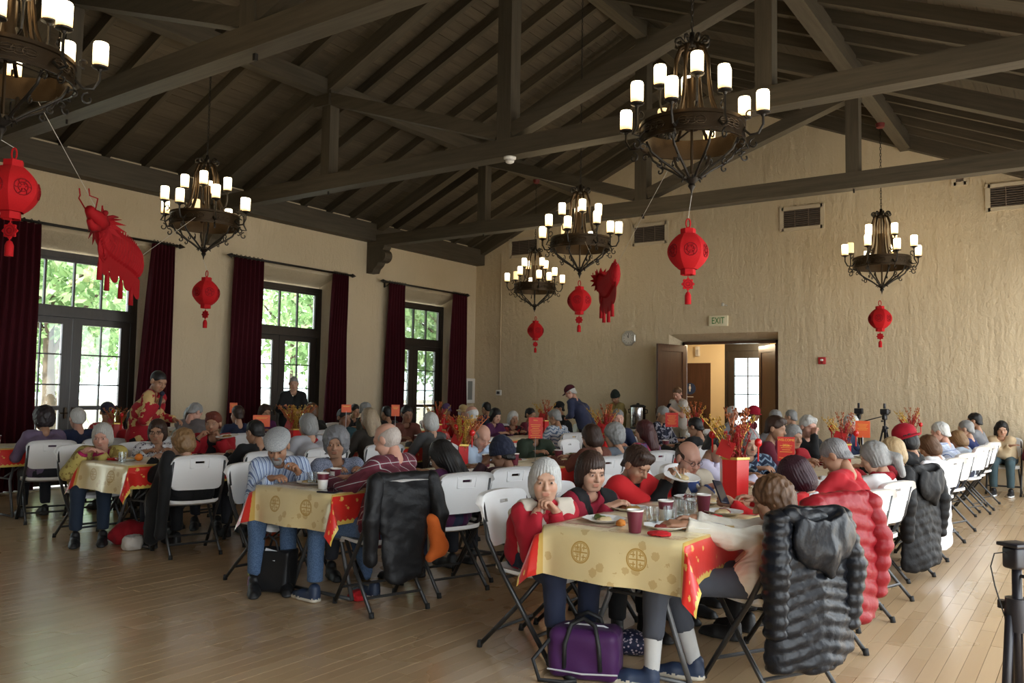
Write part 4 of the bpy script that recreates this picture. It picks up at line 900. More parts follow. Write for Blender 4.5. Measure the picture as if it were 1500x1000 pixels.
# ---- heads, hands, shoes and hair are made once and posed by matrix
TPL = {}
def head_tpl(h, male, old):
    k = ('head', h, male, old)
    if k in TPL: return TPL[k]
    F = Field((-.10, -.13, -.15), (.10, .135, .14), h); jw = 1.06 if male else 1.0
    ds = [F.ell((0, -.014, .028), (.072, .090, .084)), F.ell((0, .020, -.040), (.059*jw, .060, .072)), F.cone((-.022*jw, .052, -.094), (.022*jw, .052, -.094), .019, .019), F.cone((-.036, .050, -.034), (-.030, .040, -.07), .030, .024), F.cone((.036, .050, -.034), (.030, .040, -.07), .030, .024), F.cone((-.028, .066, .024), (.028, .066, .024), .018, .018)]
    d = smin(ds, .022)
    for s in (-1, 1): d = smax(d, -F.ell((s*.031, .100, -.001), (.020, .020, .013)), .010)
    d = smin([d, F.cone((0, .078, .010), (0, .102, -.030), .0075, .0125), F.cone((-.010, .090, -.034), (.010, .090, -.034), .009, .009)], .010)
    for s in (-1, 1): d = smin([d, F.ell((s*.031, .0735, .000), (.0135, .0125, .0115)), F.cone((s*.018, .086, .017), (s*.044, .076, .018), .0055, .004)], .006)
    d = smax(d, -F.cone((-.019, .091, -.0625), (.019, .091, -.0625), .0035, .0035), .005)
    d = smin([d, F.cone((-.017, .0795, -.056), (.017, .0795, -.056), .0065, .0065), F.cone((-.014, .078, -.070), (.014, .078, -.070), .0075, .0075)], .008)
    for s in (-1, 1): d = smin([d, F.ell((s*.077, -.010, -.006), (.011, .022, .033))], .008)
    V, Q = nets(d, F.lo, h); C = np.ones((len(V), 3), f32); x, y, z = V.T; ax = np.abs(x)
    lip = (ax < .021) & (np.abs(z+.063) < .0125*(1-(ax/.024)**2)) & (y > .066); C[lip] = (.88, .62, .60)
    eye = ((ax-.031)**2/.0125**2+(z-.0)**2/.0075**2 < 1) & (y > .066); C[eye] = (1.25, 1.45, 1.7)
    ir = ((ax-.031)**2+(z-.0)**2 < .0062**2) & (y > .07); C[ir] = (.06, .05, .05)
    br = (z > .014) & (z < .023) & (ax > .014) & (ax < .050) & (y > .06); C[br] = (.62, .58, .57) if old else (.32, .27, .25)
    ch = ((ax-.038)**2+(z+.035)**2 < .018**2) & (y > .05); C[ch] *= (1.03, .90, .88)
    TPL[k] = (V, Q, C); return TPL[k]
def hand_tpl(h, pose):
    k = ('hand', h, pose)
    if k in TPL: return TPL[k]
    F = Field((-.075, -.05, -.10), (.075, .20, .06), h); ds = [F.cone((0, -.04, 0), (0, .01, 0), .026, .025)]
    curl = {'flat': (8, 12, 8), 'relax': (22, 32, 20), 'grip': (55, 70, 45), 'pinch': (45, 45, 25)}[pose]; kn = []
    for i, (kx, ky, L) in enumerate(((-.029, .080, .068), (-.010, .085, .077), (.010, .081, .070), (.028, .073, .055))):
        ds.append(F.cone((kx*.6, .012, 0), (kx, ky, 0), .016, .0125)); p = Vector((kx, ky, 0)); a = 0; sp = kx*2.2
        c = curl if not (pose == 'pinch' and i > 1) else (60, 75, 45)
        for j, fr in enumerate((.45, .31, .24)):
            a += R(c[j]); q = p+Vector((sp*.22*math.cos(a), math.cos(a), -math.sin(a)))*L*fr; ds.append(F.cone(p, q, .0092-.0008*j, .0084-.0008*j)); p = q
    tb = {'flat': ((-.030, .025, -.004), (-.058, .052, -.010), (-.068, .085, -.012)), 'relax': ((-.028, .025, -.006), (-.050, .052, -.022), (-.050, .085, -.034)), 'grip': ((-.026, .028, -.012), (-.040, .055, -.038), (-.020, .080, -.056)), 'pinch': ((-.026, .028, -.012), (-.042, .058, -.034), (-.034, .092, -.050))}[pose]
    ds += [F.cone((-.012, .008, -.002), tb[0], .018, .014), F.cone(tb[0], tb[1], .0135, .0105), F.cone(tb[1], tb[2], .0105, .0085)]
    d = smin(ds, .0055); V, Q = nets(d, F.lo, h); TPL[k] = (V, Q, np.ones((len(V), 3), f32)*np.array((1.0, .93, .90), f32)); return TPL[k]
def shoe_tpl(h, kind):
    k = ('shoe', h, kind)
    if k in TPL: return TPL[k]
    F = Field((-.07, -.10, -.01), (.07, .22, .13 if kind != 'boot' else .22), h)
    ds = [F.cone((0, -.035, .042), (0, .08, .030), .040, .040), F.cone((0, .08, .028), (.004, .155, .020), .042, .032)]
    ds.append(F.cone((0, -.035, .045), (0, -.035, .085 if kind != 'boot' else .2), .036, .040))
    d = smin(ds, .02); sole = smin([F.cone((0, -.035, .012), (0, .08, .012), .046, .047), F.cone((0, .08, .012), (.004, .16, .012), .047, .036)], .01); sole = np.maximum(np.maximum(sole, F.z-.024), -F.z+.001)
    d = np.minimum(d, sole); d = np.maximum(d, .001-F.z)
    V, Q = nets(d, F.lo, h); mi = (V[Q][:, :, 2].mean(1) < .026).astype(int); TPL[k] = (V, Q, mi); return TPL[k]
def hair_tpl(h, style):
    k = ('hair', h, style)
    if k in TPL: return TPL[k]
    F = Field((-.15, -.20, -.22), (.15, .15, .17), h); cr = F.ell((0, -.016, .030), (.081, .099, .093)); ax = np.abs(F.x)
    face = F.ell((0, .118, -.040), (.068, .085, .105)); ear = np.minimum(F.ell((.088, .012, -.022), (.030, .034, .042)), F.ell((-.088, .012, -.022), (.030, .034, .042)))
    nape = F.ell((0, -.045, -.045), (.066, .062, .060)); strand = .0032*np.sin(np.arctan2(F.x, F.y+.02)*34+F.z*16+2.5*F.waves(18, 8))+.0045*F.waves(45, 3)
    if style == 'short': d = smin([cr, nape], .02); d = smax(d, -face, .012); d = smax(d, -ear, .01); d = smax(d, -(F.z+.085), .01); d = smax(d, -(F.z+.03+.6*(-.02-F.y)), .02)
    elif style == 'buzz': d = F.ell((0, -.015, .029), (.0755, .0935, .088)); d = smax(d, -face, .01); d = smax(d, -ear, .01); d = smax(d, -(F.z+.02+.6*(-.02-F.y)), .02); strand = strand*.2
    elif style == 'sweep': d = smin([F.ell((0, -.014, .036), (.084, .104, .096)), nape, F.cone((-.03, .06, .085), (.045, .045, .095), .030, .026)], .02); d = smax(d, -face, .012); d = smax(d, -ear, .01); d = smax(d, -(F.z+.03+.6*(-.02-F.y)), .02)
    elif style in ('bob', 'bangs', 'long', 'parted', 'pony'):
        f2 = F.ell((0, .130, -.048), (.066, .092, .130 if style != 'bangs' else .098)); d = smin([F.ell((0, -.016, .033), (.086, .104, .096)), F.ell((0, -.030, -.035), (.094, .088, .095))], .03)
        if style == 'long':
            for s in (-1, 1): d = smin([d, F.cone((s*.045, -.06, -.02), (s*.05, -.09, -.19), .055, .045)], .03)
        if style == 'pony': d = smin([smax(d, F.z*-1-.075, .02), F.cone((0, -.10, .0), (0, -.15, -.05), .032, .040), F.cone((0, -.15, -.05), (0, -.145, -.17), .040, .022)], .012)
        d = smax(d, -f2, .010)
        if style in ('bob', 'bangs', 'parted'): d = smax(d, -(F.z+.128), .015)
        d = smax(d, -F.cone((0, .03, -.06), (0, -.01, -.22), .056, .056), .012)
    elif style in ('curly', 'curlybig'):
        g = 1.0 if style == 'curly' else 1.14; d = smin([F.ell((0, -.022, .035), (.094*g, .108*g, .102*g)), F.ell((0, -.04, -.03), (.090*g, .080*g, .075*g))], .03); d = smax(d, -face, .012); d = smax(d, -(F.z+.10), .02)
        strand = .007*F.waves(110, 5)+.004*F.waves(190, 6); d = smax(d, -F.cone((0, .03, -.07), (0, -.01, -.22), .056, .056), .012)
    elif style == 'fringe': d = F.ell((0, -.018, .010), (.0795, .0975, .088)); d = smax(d, F.z-.052+.25*(F.y+.03), .015); d = smax(d, -(F.z+.07), .01); d = smax(d, F.y-.030, .01); d = smax(d, -ear, .008); d = smax(d, -face, .01); strand = strand*.4
    elif style == 'bun': d = smin([cr, nape, F.ell((0, -.115, .045), (.045, .042, .042))], .012); d = smax(d, -face, .012); d = smax(d, -ear, .01)
    elif style == 'flatcap':
        d = smin([F.ell((0, -.006, .068), (.095, .122, .052)), F.ell((0, .075, .052), (.072, .055, .022))], .02); d = smax(d, -(F.z-.036+.10*(F.y)), .01); strand = .002*F.waves(40, 2)
    elif style == 'beanie':
        d = smin([F.ell((0, -.020, .048), (.090, .106, .096)), F.ell((0, -.03, .125), (.045, .05, .03))], .03); d = smax(d, -(F.z-.0-.25*F.y), .006); cuff = smax(F.ell((0, -.018, .02), (.094, .112, .10)), np.abs(F.z-.026-.25*F.y)-.028, .008); d = np.minimum(d, cuff); strand = .0018*np.sin(np.arctan2(F.x, F.y+.02)*60)
    elif style == 'cloche':
        d = smin([F.ell((0, -.012, .058), (.092, .108, .090))], .02); d = smax(d, -(F.z-.022), .006); br = smax(F.ell((0, -.01, .020), (.118, .138, .045)), np.abs(F.z-.018+.12*ax)-.010, .006); d = smin([d, br], .012); strand = strand*.3
    elif style == 'ballcap':
        d = F.ell((0, -.012, .048), (.086, .104, .090)); d = smax(d, -(F.z-.030), .006); vis = smax(F.ell((0, .105, .030), (.078, .085, .05)), np.abs(F.z-.034+.25*(F.y-.08)+1.6*F.x**2)-.0045, .003); vis = smax(vis, -(F.y-.05), .005); d = smin([d, vis, F.ell((0, -.012, .138), (.008, .008, .006))], .008); strand = strand*0
    elif style == 'sunhat':
        d = smin([F.ell((0, -.012, .070), (.088, .102, .072))], .02); d = smax(d, -(F.z-.034), .006); br = smax(F.ell((0, -.01, .030), (.145, .145, .06)), np.abs(F.z-.036+.15*np.sqrt(F.x**2+F.y**2))-.006, .005); d = smin([d, br], .012); strand = strand*.2
    V, Q = nets(d+strand, F.lo, h); TPL[k] = (V, Q); return TPL[k]
# ---- cloth, skin and hair materials
def skin_mat(name, col):
    if name in MATS: return MATS[name]
    t = NT(name); a = t.n('Attribute', attribute_name='Col').outputs['Color']; n = t.noise(t.obj(), 30, 3)
    c = t.mix(n, tuple(v*.92 for v in col), tuple(v*1.06 for v in col)); c = t.n('VectorMath', operation='MULTIPLY', i0=c, i1=a).outputs[0]
    t.base(Base_Color=c, Roughness=.5, Subsurface_Weight=.0, Specular_IOR_Level=.4); return t.m
SKIN = {'light': (.48, .285, .195), 'pink': (.52, .285, .21), 'tan': (.35, .19, .115), 'brown': (.21, .105, .062), 'pale': (.52, .35, .25)}
def hair_mat(col):
    nm = 'hair_%d_%d_%d' % tuple(int(c*255) for c in col)
    if nm in MATS: return MATS[nm]
    t = NT(nm); n = t.noise(t.mapping(t.obj(), (160, 160, 25)), 1, 3); t.base(Base_Color=t.mix(n, tuple(c*.55 for c in col), tuple(min(1, c*1.35) for c in col)), Roughness=.5, Specular_IOR_Level=.35)
    return t.bump(n, .5, .004).m
HAIR = {'white': (.52, .52, .50), 'grey': (.25, .25, .245), 'dgrey': (.16, .16, .16), 'black': (.012, .011, .011), 'dbrown': (.035, .018, .012), 'brown': (.10, .048, .022), 'lbrown': (.22, .125, .055), 'blonde': (.42, .30, .16), 'maroon': (.030, .008, .014), 'red': (.13, .030, .018)}
def fabric(name, col, pat=None, col2=None, rough=.8, scale=1):
    key = 'fabric_'+name
    if key in MATS: return MATS[key]
    t = NT(key); o = t.obj(); n = t.noise(o, 220, 2); w = t.noise(o, 14, 3); c = t.mix(w, tuple(v*.86 for v in col), tuple(min(1, v*1.1) for v in col)); sx = t.n('SeparateXYZ', Vector=o); h = n
    def lines(sock, period, width, off=0.0): return t.math('LESS_THAN', t.math('FRACT', t.math('ADD', t.math('DIVIDE', sock, period), off+20)), width)
    if pat == 'stripes':
        a = t.math('ADD', sx.outputs[0], t.math('MULTIPLY', sx.outputs[1], .55)); c = t.mix(lines(a, .030, .30), c, col2); c = t.mix(lines(a, .030, .08, .5), c, tuple(v*.8 for v in col2))
    elif pat == 'plaid':
        a = t.math('ADD', sx.outputs[0], t.math('MULTIPLY', sx.outputs[1], .35)); b = t.math('ADD', sx.outputs[2], t.math('MULTIPLY', sx.outputs[1], .3)); dk = tuple(v*.45 for v in col)
        c = t.mix(t.math('MULTIPLY', lines(a, .085, .5), .45), c, dk); c = t.mix(t.math('MULTIPLY', lines(b, .085, .5), .45), c, dk); c = t.mix(lines(a, .085, .06, .2), c, col2); c = t.mix(lines(b, .085, .06, .2), c, col2)
    elif pat == 'dots':
        v = t.n('TexVoronoi', Vector=o, Scale=38.0*scale); c = t.mix(t.math('LESS_THAN', v.outputs[0], .32), c, col2); c = t.mix(t.math('LESS_THAN', t.noise(o, 24, 2), .36), c, tuple(x*.6 for x in col2))
    elif pat == 'blotch': c = t.mix(t.math('GREATER_THAN', t.noise(o, 22*scale, 3), .54), c, col2)
    elif pat == 'chevron':
        a = t.math('PINGPONG', sx.outputs[0], .035); c = t.mix(lines(t.math('ADD', sx.outputs[2], a), .05, .35), c, col2)
    elif pat == 'knit':
        h = t.math('ADD', t.math('SINE', t.math('MULTIPLY', t.math('ADD', sx.outputs[0], t.math('MULTIPLY', t.math('SINE', t.math('MULTIPLY', sx.outputs[2], 110.0)), .006)), 170.0)), t.math('MULTIPLY', n, .6))
    elif pat == 'heather': c = t.mix(t.math('GREATER_THAN', t.noise(o, 160, 2), .5), c, col2)
    t.base(Base_Color=c, Roughness=rough, Sheen_Weight=.03, Specular_IOR_Level=.25); t.bump(h, .35 if pat == 'knit' else .2, .006 if pat == 'knit' else .0015); return t.m
def V3(p): return np.array([float(q) for q in p])
def nrm(v): return v/max(np.linalg.norm(v), 1e-9)
def xf(arr, Mx, T): return arr @ np.array(Mx, f32).T+np.array(T, f32)
def rot_head(yaw, pitch, roll=0): return np.array(Euler((R(-pitch), R(roll), 0)).to_matrix()) if False else np.array(Matrix.Rotation(R(yaw), 3, 'Z') @ Matrix.Rotation(R(-pitch), 3, 'X') @ Matrix.Rotation(R(roll), 3, 'Y'))
def person(label, loc, rz, head, look=(0, 15), lod=1, male=False, old=True, skin='light', hair=('short', 'grey'), hat=None, top=None, top_name='shirt', over=None, over_name='vest', over_open=.0, over_sleeve=False, legs=None, lh='table', rh='table', hp=('relax', 'relax'), stand=0, fat=1.0, neck='crew', short=False, shoe=('black', 'shoe'), glasses=False, beard=None, sock=None, knees=None, ankles=None, puff=False, group='people seated at the long tables', hips_back=0, scarf=None, legs_on=True, s=.95):
    root = thing('person', label, 'person', (loc[0], loc[1], 0), R(rz), group)
    c, sn = math.cos(R(rz)), math.sin(R(rz))
    def L(p): dx, dy = p[0]-loc[0], p[1]-loc[1]; return V3((dx*c+dy*sn, -dx*sn+dy*c, p[2]))
    H = L(head); hz = {0: .0058, 1: .009, 2: .012}[lod]; gz = {0: .013, 1: .020, 2: .027}[lod]
    if lod == 0 and not hair: hz = .0055
    yaw, pitch = look[0], look[1]; HM = rot_head(yaw, pitch, look[2] if len(look) > 2 else 0); hs = .97*s/.95
    yv = V3((-math.sin(R(yaw)), math.cos(R(yaw)), 0)); N = H-yv*(.038+.085*math.sin(R(max(pitch, -20))))*1.0+V3((0, 0, -.145+.075*math.sin(R(max(pitch, 0))))); 
    N[0] *= .94
    zp = .53 if not stand else stand; P = V3((0, -.03-hips_back, zp)); Wt = P*.72+N*.28+V3((0, -.015, 0)); Ch = P*.40+N*.60+V3((0, -.03, 0))
    fw = nrm(V3((0, 1, 0))); sw = .162*s
    spine = nrm(N-P); Sh = {}; El = {}; Wr = {}
    l1, l2 = .265*s, .24*s
    for sd, t in ((-1, lh), (1, rh)):
        S_ = N+V3((sd*sw, -.005, -.042)); 
        if isinstance(t, str):
            t = {'table': (sd*.13, .34+hips_back, .795), 'lap': (sd*.07, .26, .62), 'mouth': (H[0]+sd*.03+yv[0]*.12, H[1]+.125, H[2]-.075), 'down': (sd*.20, .03, zp-.10), 'chest': (sd*.06, .22, .80), 'folded': (-sd*.10, .20, .74)}[t]
        if t[0] == 'h': t = H+HM @ V3(t[1])
        T = V3(t); S_ = S_+nrm(T-S_)*.03; v = T-S_; d_ = np.linalg.norm(v); d_ = min(d_, (l1+l2)*.985); u = nrm(v); T = S_+u*d_
        a = (l1*l1-l2*l2+d_*d_)/(2*d_); hh = math.sqrt(max(l1*l1-a*a, 0)); pole = V3((sd*.55, -.35, -.9)); pole = nrm(pole-u*np.dot(pole, u)); Sh[sd], El[sd], Wr[sd] = S_, S_+u*a+pole*hh, T
    kn, an = {}, {}
    for i, sd in enumerate((-1, 1)):
        if stand: kn[sd] = V3((sd*.09, .02, stand*.53)); an[sd] = V3((sd*.095, -.03, .09))
        else: kn[sd] = V3((sd*.105, .37, .475)); an[sd] = V3((sd*.11, .36, .09))
        if knees: kn[sd] = V3(knees[i])
        if ankles: an[sd] = V3(ankles[i])
    hipj = {sd: P+V3((sd*.085, .0, -.02)) for sd in (-1, 1)}
    def torso(F, o):
        ds = []
        for sd in (-1, 1):
            x = V3((sd, 0, 0)); ds += [F.cone(P+x*.075*s, Wt+x*.070*s, (.108*fat+o), (.100*fat+o)), F.cone(Wt+x*.07*s, Ch+x*.078*s, .100*fat+o, .098*s*fat+o), F.cone(Ch+x*.078*s, N+x*.085*s+V3((0, -.008, -.075)), .098*s+o, .058+o), F.cone(N+x*.045+V3((0, 0, -.030)), Sh[sd], .046+o, .048+o)]
        if not male: ds.append(F.cone(Ch+V3((-.07, .075, -.01)), Ch+V3((.07, .075, -.01)), .055+o, .055+o))
        return ds
    def arms(F, o, end=1.0):
        ds = []
        for sd in (-1, 1):
            ds.append(F.cone(Sh[sd], El[sd], .050+o, .041+o)); W_ = Wr[sd]
            if end > .55:
                e = El[sd]+(W_-El[sd])*(end*2-1); dd = F.cone(El[sd], W_, .040+o, .029+o); ds.append(np.maximum(dd, F.plane(e-nrm(W_-El[sd])*.012, W_-El[sd])))
            else:
                e = Sh[sd]+(El[sd]-Sh[sd])*end*2; ds[-1] = np.maximum(ds[-1], F.plane(e, El[sd]-Sh[sd]))
        return ds
    keyp = [P+V3((.2, .1, -.1)), P+V3((-.2, -.1, -.1)), N+V3((.1, .1, .05)), N-V3((.1, .12, 0)), *Sh.values(), *El.values(), *Wr.values()]
    hb = H+HM @ V3((0, -.02, -.085))
    neckc = lambda F, o: F.cone(hb+(hb-N)*.15, N+V3((0, -.01, -.02)), .046*s+o, .053*s+o)
    # body: head, neck, core, arms and hands in one mesh
    lo, hi = box_of(keyp+[hb], .13); F = Field(lo, hi, {0: .0165, 1: .022, 2: .028}[lod]); core = smin([neckc(F, 0)]+torso(F, -.016)+arms(F, -.010 if not short else -.003), .02)
    if legs_on:
        pass
    Vb, Qb = nets(core, F.lo, F.h); parts = [(Vb, Qb, np.ones((len(Vb), 3), f32)*np.array((1, .96, .94), f32))]
    V, Q, C = head_tpl(hz, male, old); parts.append((xf(V*hs, HM, H), Q, C))
    for sd, pose in ((-1, hp[0]), (1, hp[1])):
        V, Q, C = hand_tpl({0: .0052, 1: .0085, 2: .011}[lod], pose); V = V.copy()
        if sd < 0: V[:, 0] *= -1; Q = Q[:, ::-1]
        yd = nrm(Wr[sd]-El[sd]); 
        if Wr[sd][2] < .83 and not stand: yd = nrm(yd*V3((1, 1, .25)))
        up = V3((sd*.25, 0, 1)) if pose != 'grip' else V3((sd*.9, 0, .5)); xd = nrm(np.cross(yd, up)); zd = np.cross(xd, yd); Mx = np.stack([xd, yd, zd], 1)
        parts.append((xf(V*.93*s/.95, Mx, Wr[sd]-yd*.005), Q, C))
    n = 0; VV, QQ, CC = [], [], []
    for V, Q, C in parts: VV.append(V); QQ.append(Q+n); CC.append(C); n += len(V)
    obj('body', np_mesh('body', np.concatenate(VV), np.concatenate(QQ), skin_mat('skin_'+skin, SKIN[skin]), col=np.concatenate(CC)), root)
    # upper garment
    seed = int(abs(head[0]*97+head[1]*131)) % 997
    F = Field(lo-.02, hi+.02, gz); d = smin(torso(F, .013)+arms(F, .013, .24 if short else 1.0), .022); d = d+(.007 if lod < 2 else .0045)*F.waves(38, seed)+(.0045 if lod < 2 else .003)*F.waves(85, seed+1)
    if puff: d = d-.012*np.abs(np.cos(np.pi*F.z/.062))+.006
    op = .008 if neck != 'high' else -.012
    d = smax(d, -F.cone(hb+(hb-N)*.5, N+V3((0, .012, -.01)), .049*s+op, .054*s+op), .008)
    if neck == 'v': d = smax(d, -F.cone(N+V3((0, .07, .0)), Ch*.45+N*.55+V3((0, .14, 0)), .042, .004), .008)
    if neck == 'collar':
        d = smax(d, -F.cone(N+V3((0, .075, .015)), N+V3((0, .11, -.05)), .030, .003), .006)
        for sd in (-1, 1): d = smin([d, F.cone(N+V3((sd*.052, -.02, .012)), N+V3((sd*.040, .062, -.010)), .014, .012)], .008)
    if neck in ('turtle', 'high'): d = smin([d, smax(neckc(F, .010), F.plane(N*.4+hb*.6, hb-N), .006)], .01)
    V, Q = nets(d, F.lo, F.h); obj(top_name, np_mesh(top_name, V, Q, top), root)
    if over is not None:
        o = .024; d = smin(torso(F, o)+(arms(F, o+.004, .97 if over_sleeve is True else over_sleeve) if over_sleeve else []), .022)
        if not over_sleeve:
            for sd in (-1, 1): d = smax(d, F.plane(Sh[sd]+V3((sd*.012, 0, 0)), (sd, 0, -.12)), .012)
        d = d+.005*F.waves(40, seed+4)
        if puff or over_name.startswith('quilted'): d = d-.006*np.abs(np.cos(np.pi*(F.z+F.x*.3)/.05))
        d = smax(d, -F.cone(hb+(hb-N)*.5, N+V3((0, .01, -.02)), .062, .070), .01)
        if over_open:
            wz = F.cone(N+V3((0, .10, 0)), P+V3((0, .22, .02)), over_open, over_open*1.1); d = smax(d, -wz, .008); d = smin([d]+[F.cone(N+V3((sd*.062, -.01, .012)), N+V3((sd*(over_open+.02), .085, -.10)), .017, .012) for sd in (-1, 1)], .01)
        V, Q = nets(d, F.lo, F.h); obj(over_name, np_mesh(over_name, V, Q, over), root)
    if scarf is not None:
        F2 = Field(N-.17, N+.17, min(gz, .013)); d = smin([F2.cone(N+V3((.06*math.cos(a), .012+.058*math.sin(a), -.004)), N+V3((.06*math.cos(a+.8), .012+.058*math.sin(a+.8), -.004)), .030, .030) for a in np.arange(0, 6.3, .78)]+[F2.cone(N+V3((.02, .07, -.02)), N+V3((.05, .12, -.14)), .030, .034)], .015)+.005*F2.waves(60, 9)
        d = smax(d, -F2.cone(hb+(hb-N)*.5, N+V3((0, .01, -.02)), .05, .055), .006); V, Q = nets(d, F2.lo, F2.h); obj('scarf', np_mesh('scarf', V, Q, scarf), root)
    # trousers, socks, shoes
    if legs_on:
        if legs is None: legs = fabric('dark_trousers', (.025, .026, .032))
        lo2, hi2 = box_of([P+V3((.2, .05, .08)), P-V3((.2, .15, .1)), *kn.values(), *an.values()], .10); F = Field(lo2, hi2, max(gz, .015)); ds = [F.cone(P+V3((-.07, 0, -.01)), P+V3((.07, 0, -.01)), .118*fat, .118*fat)]
        for sd in (-1, 1):
            ds.append(F.cone(hipj[sd], kn[sd], .088*s*min(fat, 1.1), .066*s)); dd = F.cone(kn[sd], an[sd], .066*s, .052*s); ds.append(np.maximum(dd, F.plane(an[sd]+(kn[sd]-an[sd])*(.10 if not sock else .34), an[sd]-kn[sd])))
        d = smin(ds, .022)+.004*F.waves(40, seed+2)
        if not stand: d = np.maximum(d, .452-F.z-1e3*((F.y > .22)|(F.y < -.2)))
        V, Q = nets(d, F.lo, F.h); obj('trousers', np_mesh('trousers', V, Q, legs), root)
        if sock is not None:
            for sd in (-1, 1):
                F = Field(*box_of([an[sd]-V3((0, 0, .05)), an[sd]+(kn[sd]-an[sd])*.42], .06), .012); d = F.cone(an[sd]-V3((0, 0, .04)), an[sd]+(kn[sd]-an[sd])*.38, .036, .046); V, Q = nets(d, F.lo, F.h); obj('sock', np_mesh('sock', V, Q, sock), root)
        for sd in (-1, 1):
            V, Q, mi = shoe_tpl(.009 if lod == 0 else .015, shoe[1]); V = V*.98; a = V3((an[sd][0], an[sd][1], an[sd][2]-.09)); fo = an[sd]-kn[sd]
            cs = {'black': ((.012, .012, .013), (.02, .02, .02)), 'navy': ((.02, .035, .075), (.55, .5, .4)), 'white': ((.6, .6, .6), (.7, .7, .7)), 'blackwhite': ((.012, .012, .014), (.75, .75, .75)), 'brown': ((.10, .05, .025), (.03, .02, .015))}[shoe[0]]
            obj('shoe', np_mesh('shoe', V+a.astype(f32)+np.array((0, .035, 0), f32), Q, [plain('shoe_'+shoe[0], cs[0], .5), plain('shoe_sole_'+shoe[0], cs[1], .6)], mi), root)
    hh_ = max(hz, .007)
    if hair:
        V, Q = hair_tpl({0: .0065, 1: .0095, 2: .013}[lod], hair[0]); obj('hair', np_mesh('hair', xf(V*hs, HM, H), Q, hair_mat(HAIR[hair[1]] if isinstance(hair[1], str) else hair[1])), root)
    if hat:
        V, Q = hair_tpl({0: .0065, 1: .0095, 2: .013}[lod], hat[0]); obj('hat', np_mesh('hat', xf(V*hs*1.03, HM, H), Q, hat[1]), root)
    if glasses:
        mb = MB(); T = lambda p: Vector(xf(np.array([p], f32)*hs, HM, H)[0])
        for sd in (-1, 1): mb.tube([T((sd*.031+.021*math.cos(a), .098-.004*abs(math.cos(a)), .001+.016*math.sin(a))) for a in np.linspace(0, 2*math.pi, 13)[:-1]], .0017, 4, closed=True); mb.tube([T((sd*.052, .094, .004)), T((sd*.072, .05, .006)), T((sd*.080, -.01, .003))], .0016, 4)
        mb.tube([T((-.010, .100, .004)), T((.010, .100, .004))], .0016, 4); mb.build('glasses', plain('glasses_frame', (.02, .02, .022), .3, .5), root)
    if beard:
        F = Field((-.06, .02, -.14), (.06, .12, -.03), .006); d = smin([F.ell((0, .066, -.100), (.034, .030, .028)), F.cone((-.022, .085, -.052), (.022, .085, -.052), .007, .007), F.cone((-.026, .078, -.055), (-.026, .068, -.09), .008, .012), F.cone((.026, .078, -.055), (.026, .068, -.09), .008, .012)], .01)+.002*F.waves(200, 3); V, Q = nets(d, F.lo, F.h); obj('beard', np_mesh('beard', xf(V*hs, HM, H), Q, hair_mat(HAIR[beard])), root)
    return root, dict(H=H, N=N, HM=HM, Wr=Wr, El=El, P=P, Sh=Sh, Ch=Ch)
# ================================================================ WHO SITS WHERE
FB = fabric
navyT = FB('navy_trousers', (.018, .024, .05)); blackT = FB('black_cloth', (.012, .012, .013)); jean = FB('blue_jeans', (.055, .10, .19), 'heather', (.09, .15, .26)); greyT = FB('grey_trousers', (.055, .06, .075)); crimson = FB('crimson_knit', (.26, .012, .03)); red = FB('bright_red', (.56, .018, .022)); white = FB('white_cotton', (.78, .78, .78)); navy = FB('navy_cloth', (.018, .025, .06)); grey = FB('grey_cloth', (.17, .17, .18)); maroon = FB('maroon_cloth', (.11, .012, .025)); lblue = FB('light_blue_cotton', (.42, .52, .66)); purple = FB('purple_cloth', (.075, .015, .065)); green = FB('dark_green_cloth', (.028, .042, .026)); brownc = FB('rust_brown_cloth', (.13, .045, .03)); beige = FB('beige_knit', (.56, .43, .27)); dred = FB('deep_red_cloth', (.33, .012, .02))
CHAIRS = []
RX = {'L': (-2.57, -90), 'R': (-1.37, 90), 'BL': (-5.02, -90), 'BR': (-3.88, 90), 'AL': (-7.68, -90), 'AR': (-6.40, 90), 'ZL': (-10.3, -90), 'ZR': (-9.02, 90)}
CA = {'R4.16': -30, 'R4.86': -24}     # how far some chairs are pulled round
def seat(side, y, head, label, who, turn=0, **kw):
    x, rz = RX[side]
    ca = CA.get(side+'%.2f' % y, -17 if rz > 0 else 0)
    if who: chair(x, y, R(rz+ca), 'white folding chair of the '+who)
    return person(label, (x, y), rz+turn+ca*.5, head, **kw)
J = {}
# ---- right table, left side
J['L1'] = seat('L', 3.95, (-2.46, 3.83, .94), 'grey haired elder in a cream vest over red, hands raised to the mouth', 'elder in the cream vest', turn=-32, look=(-22, 4), lod=0, hair=('bob', (.45, .45, .44)), skin='light', top=FB('scarlet_knit', (.40, .014, .028)), top_name='sweater', over=FB('cream_quilt', (.62, .56, .47)), over_name='quilted_vest', over_open=.045, neck='turtle', lh=('h', (-.045, .115, -.135)), rh=('h', (.05, .105, -.15)), hp=('grip', 'grip'), legs=navyT, sock=blackT, shoe=('black', 'shoe'), ankles=[(-.14, .30, .09), (.06, .34, .09)], knees=[(-.13, .36, .47), (.09, .38, .47)])
J['L2'] = seat('L', 4.52, (-2.46, 4.34, .955), 'woman with brown bob in a black vest over a crimson V-neck', 'woman in the black vest', turn=-18, look=(-16, 12), lod=0, old=False, hair=('bangs', 'dbrown'), skin='light', top=crimson, top_name='sweater', neck='v', over=FB('black_fleece', (.010, .010, .011)), over_open=.060, lh='lap', rh=(.16, .34, .77), legs=blackT, shoe=('black', 'boot'))
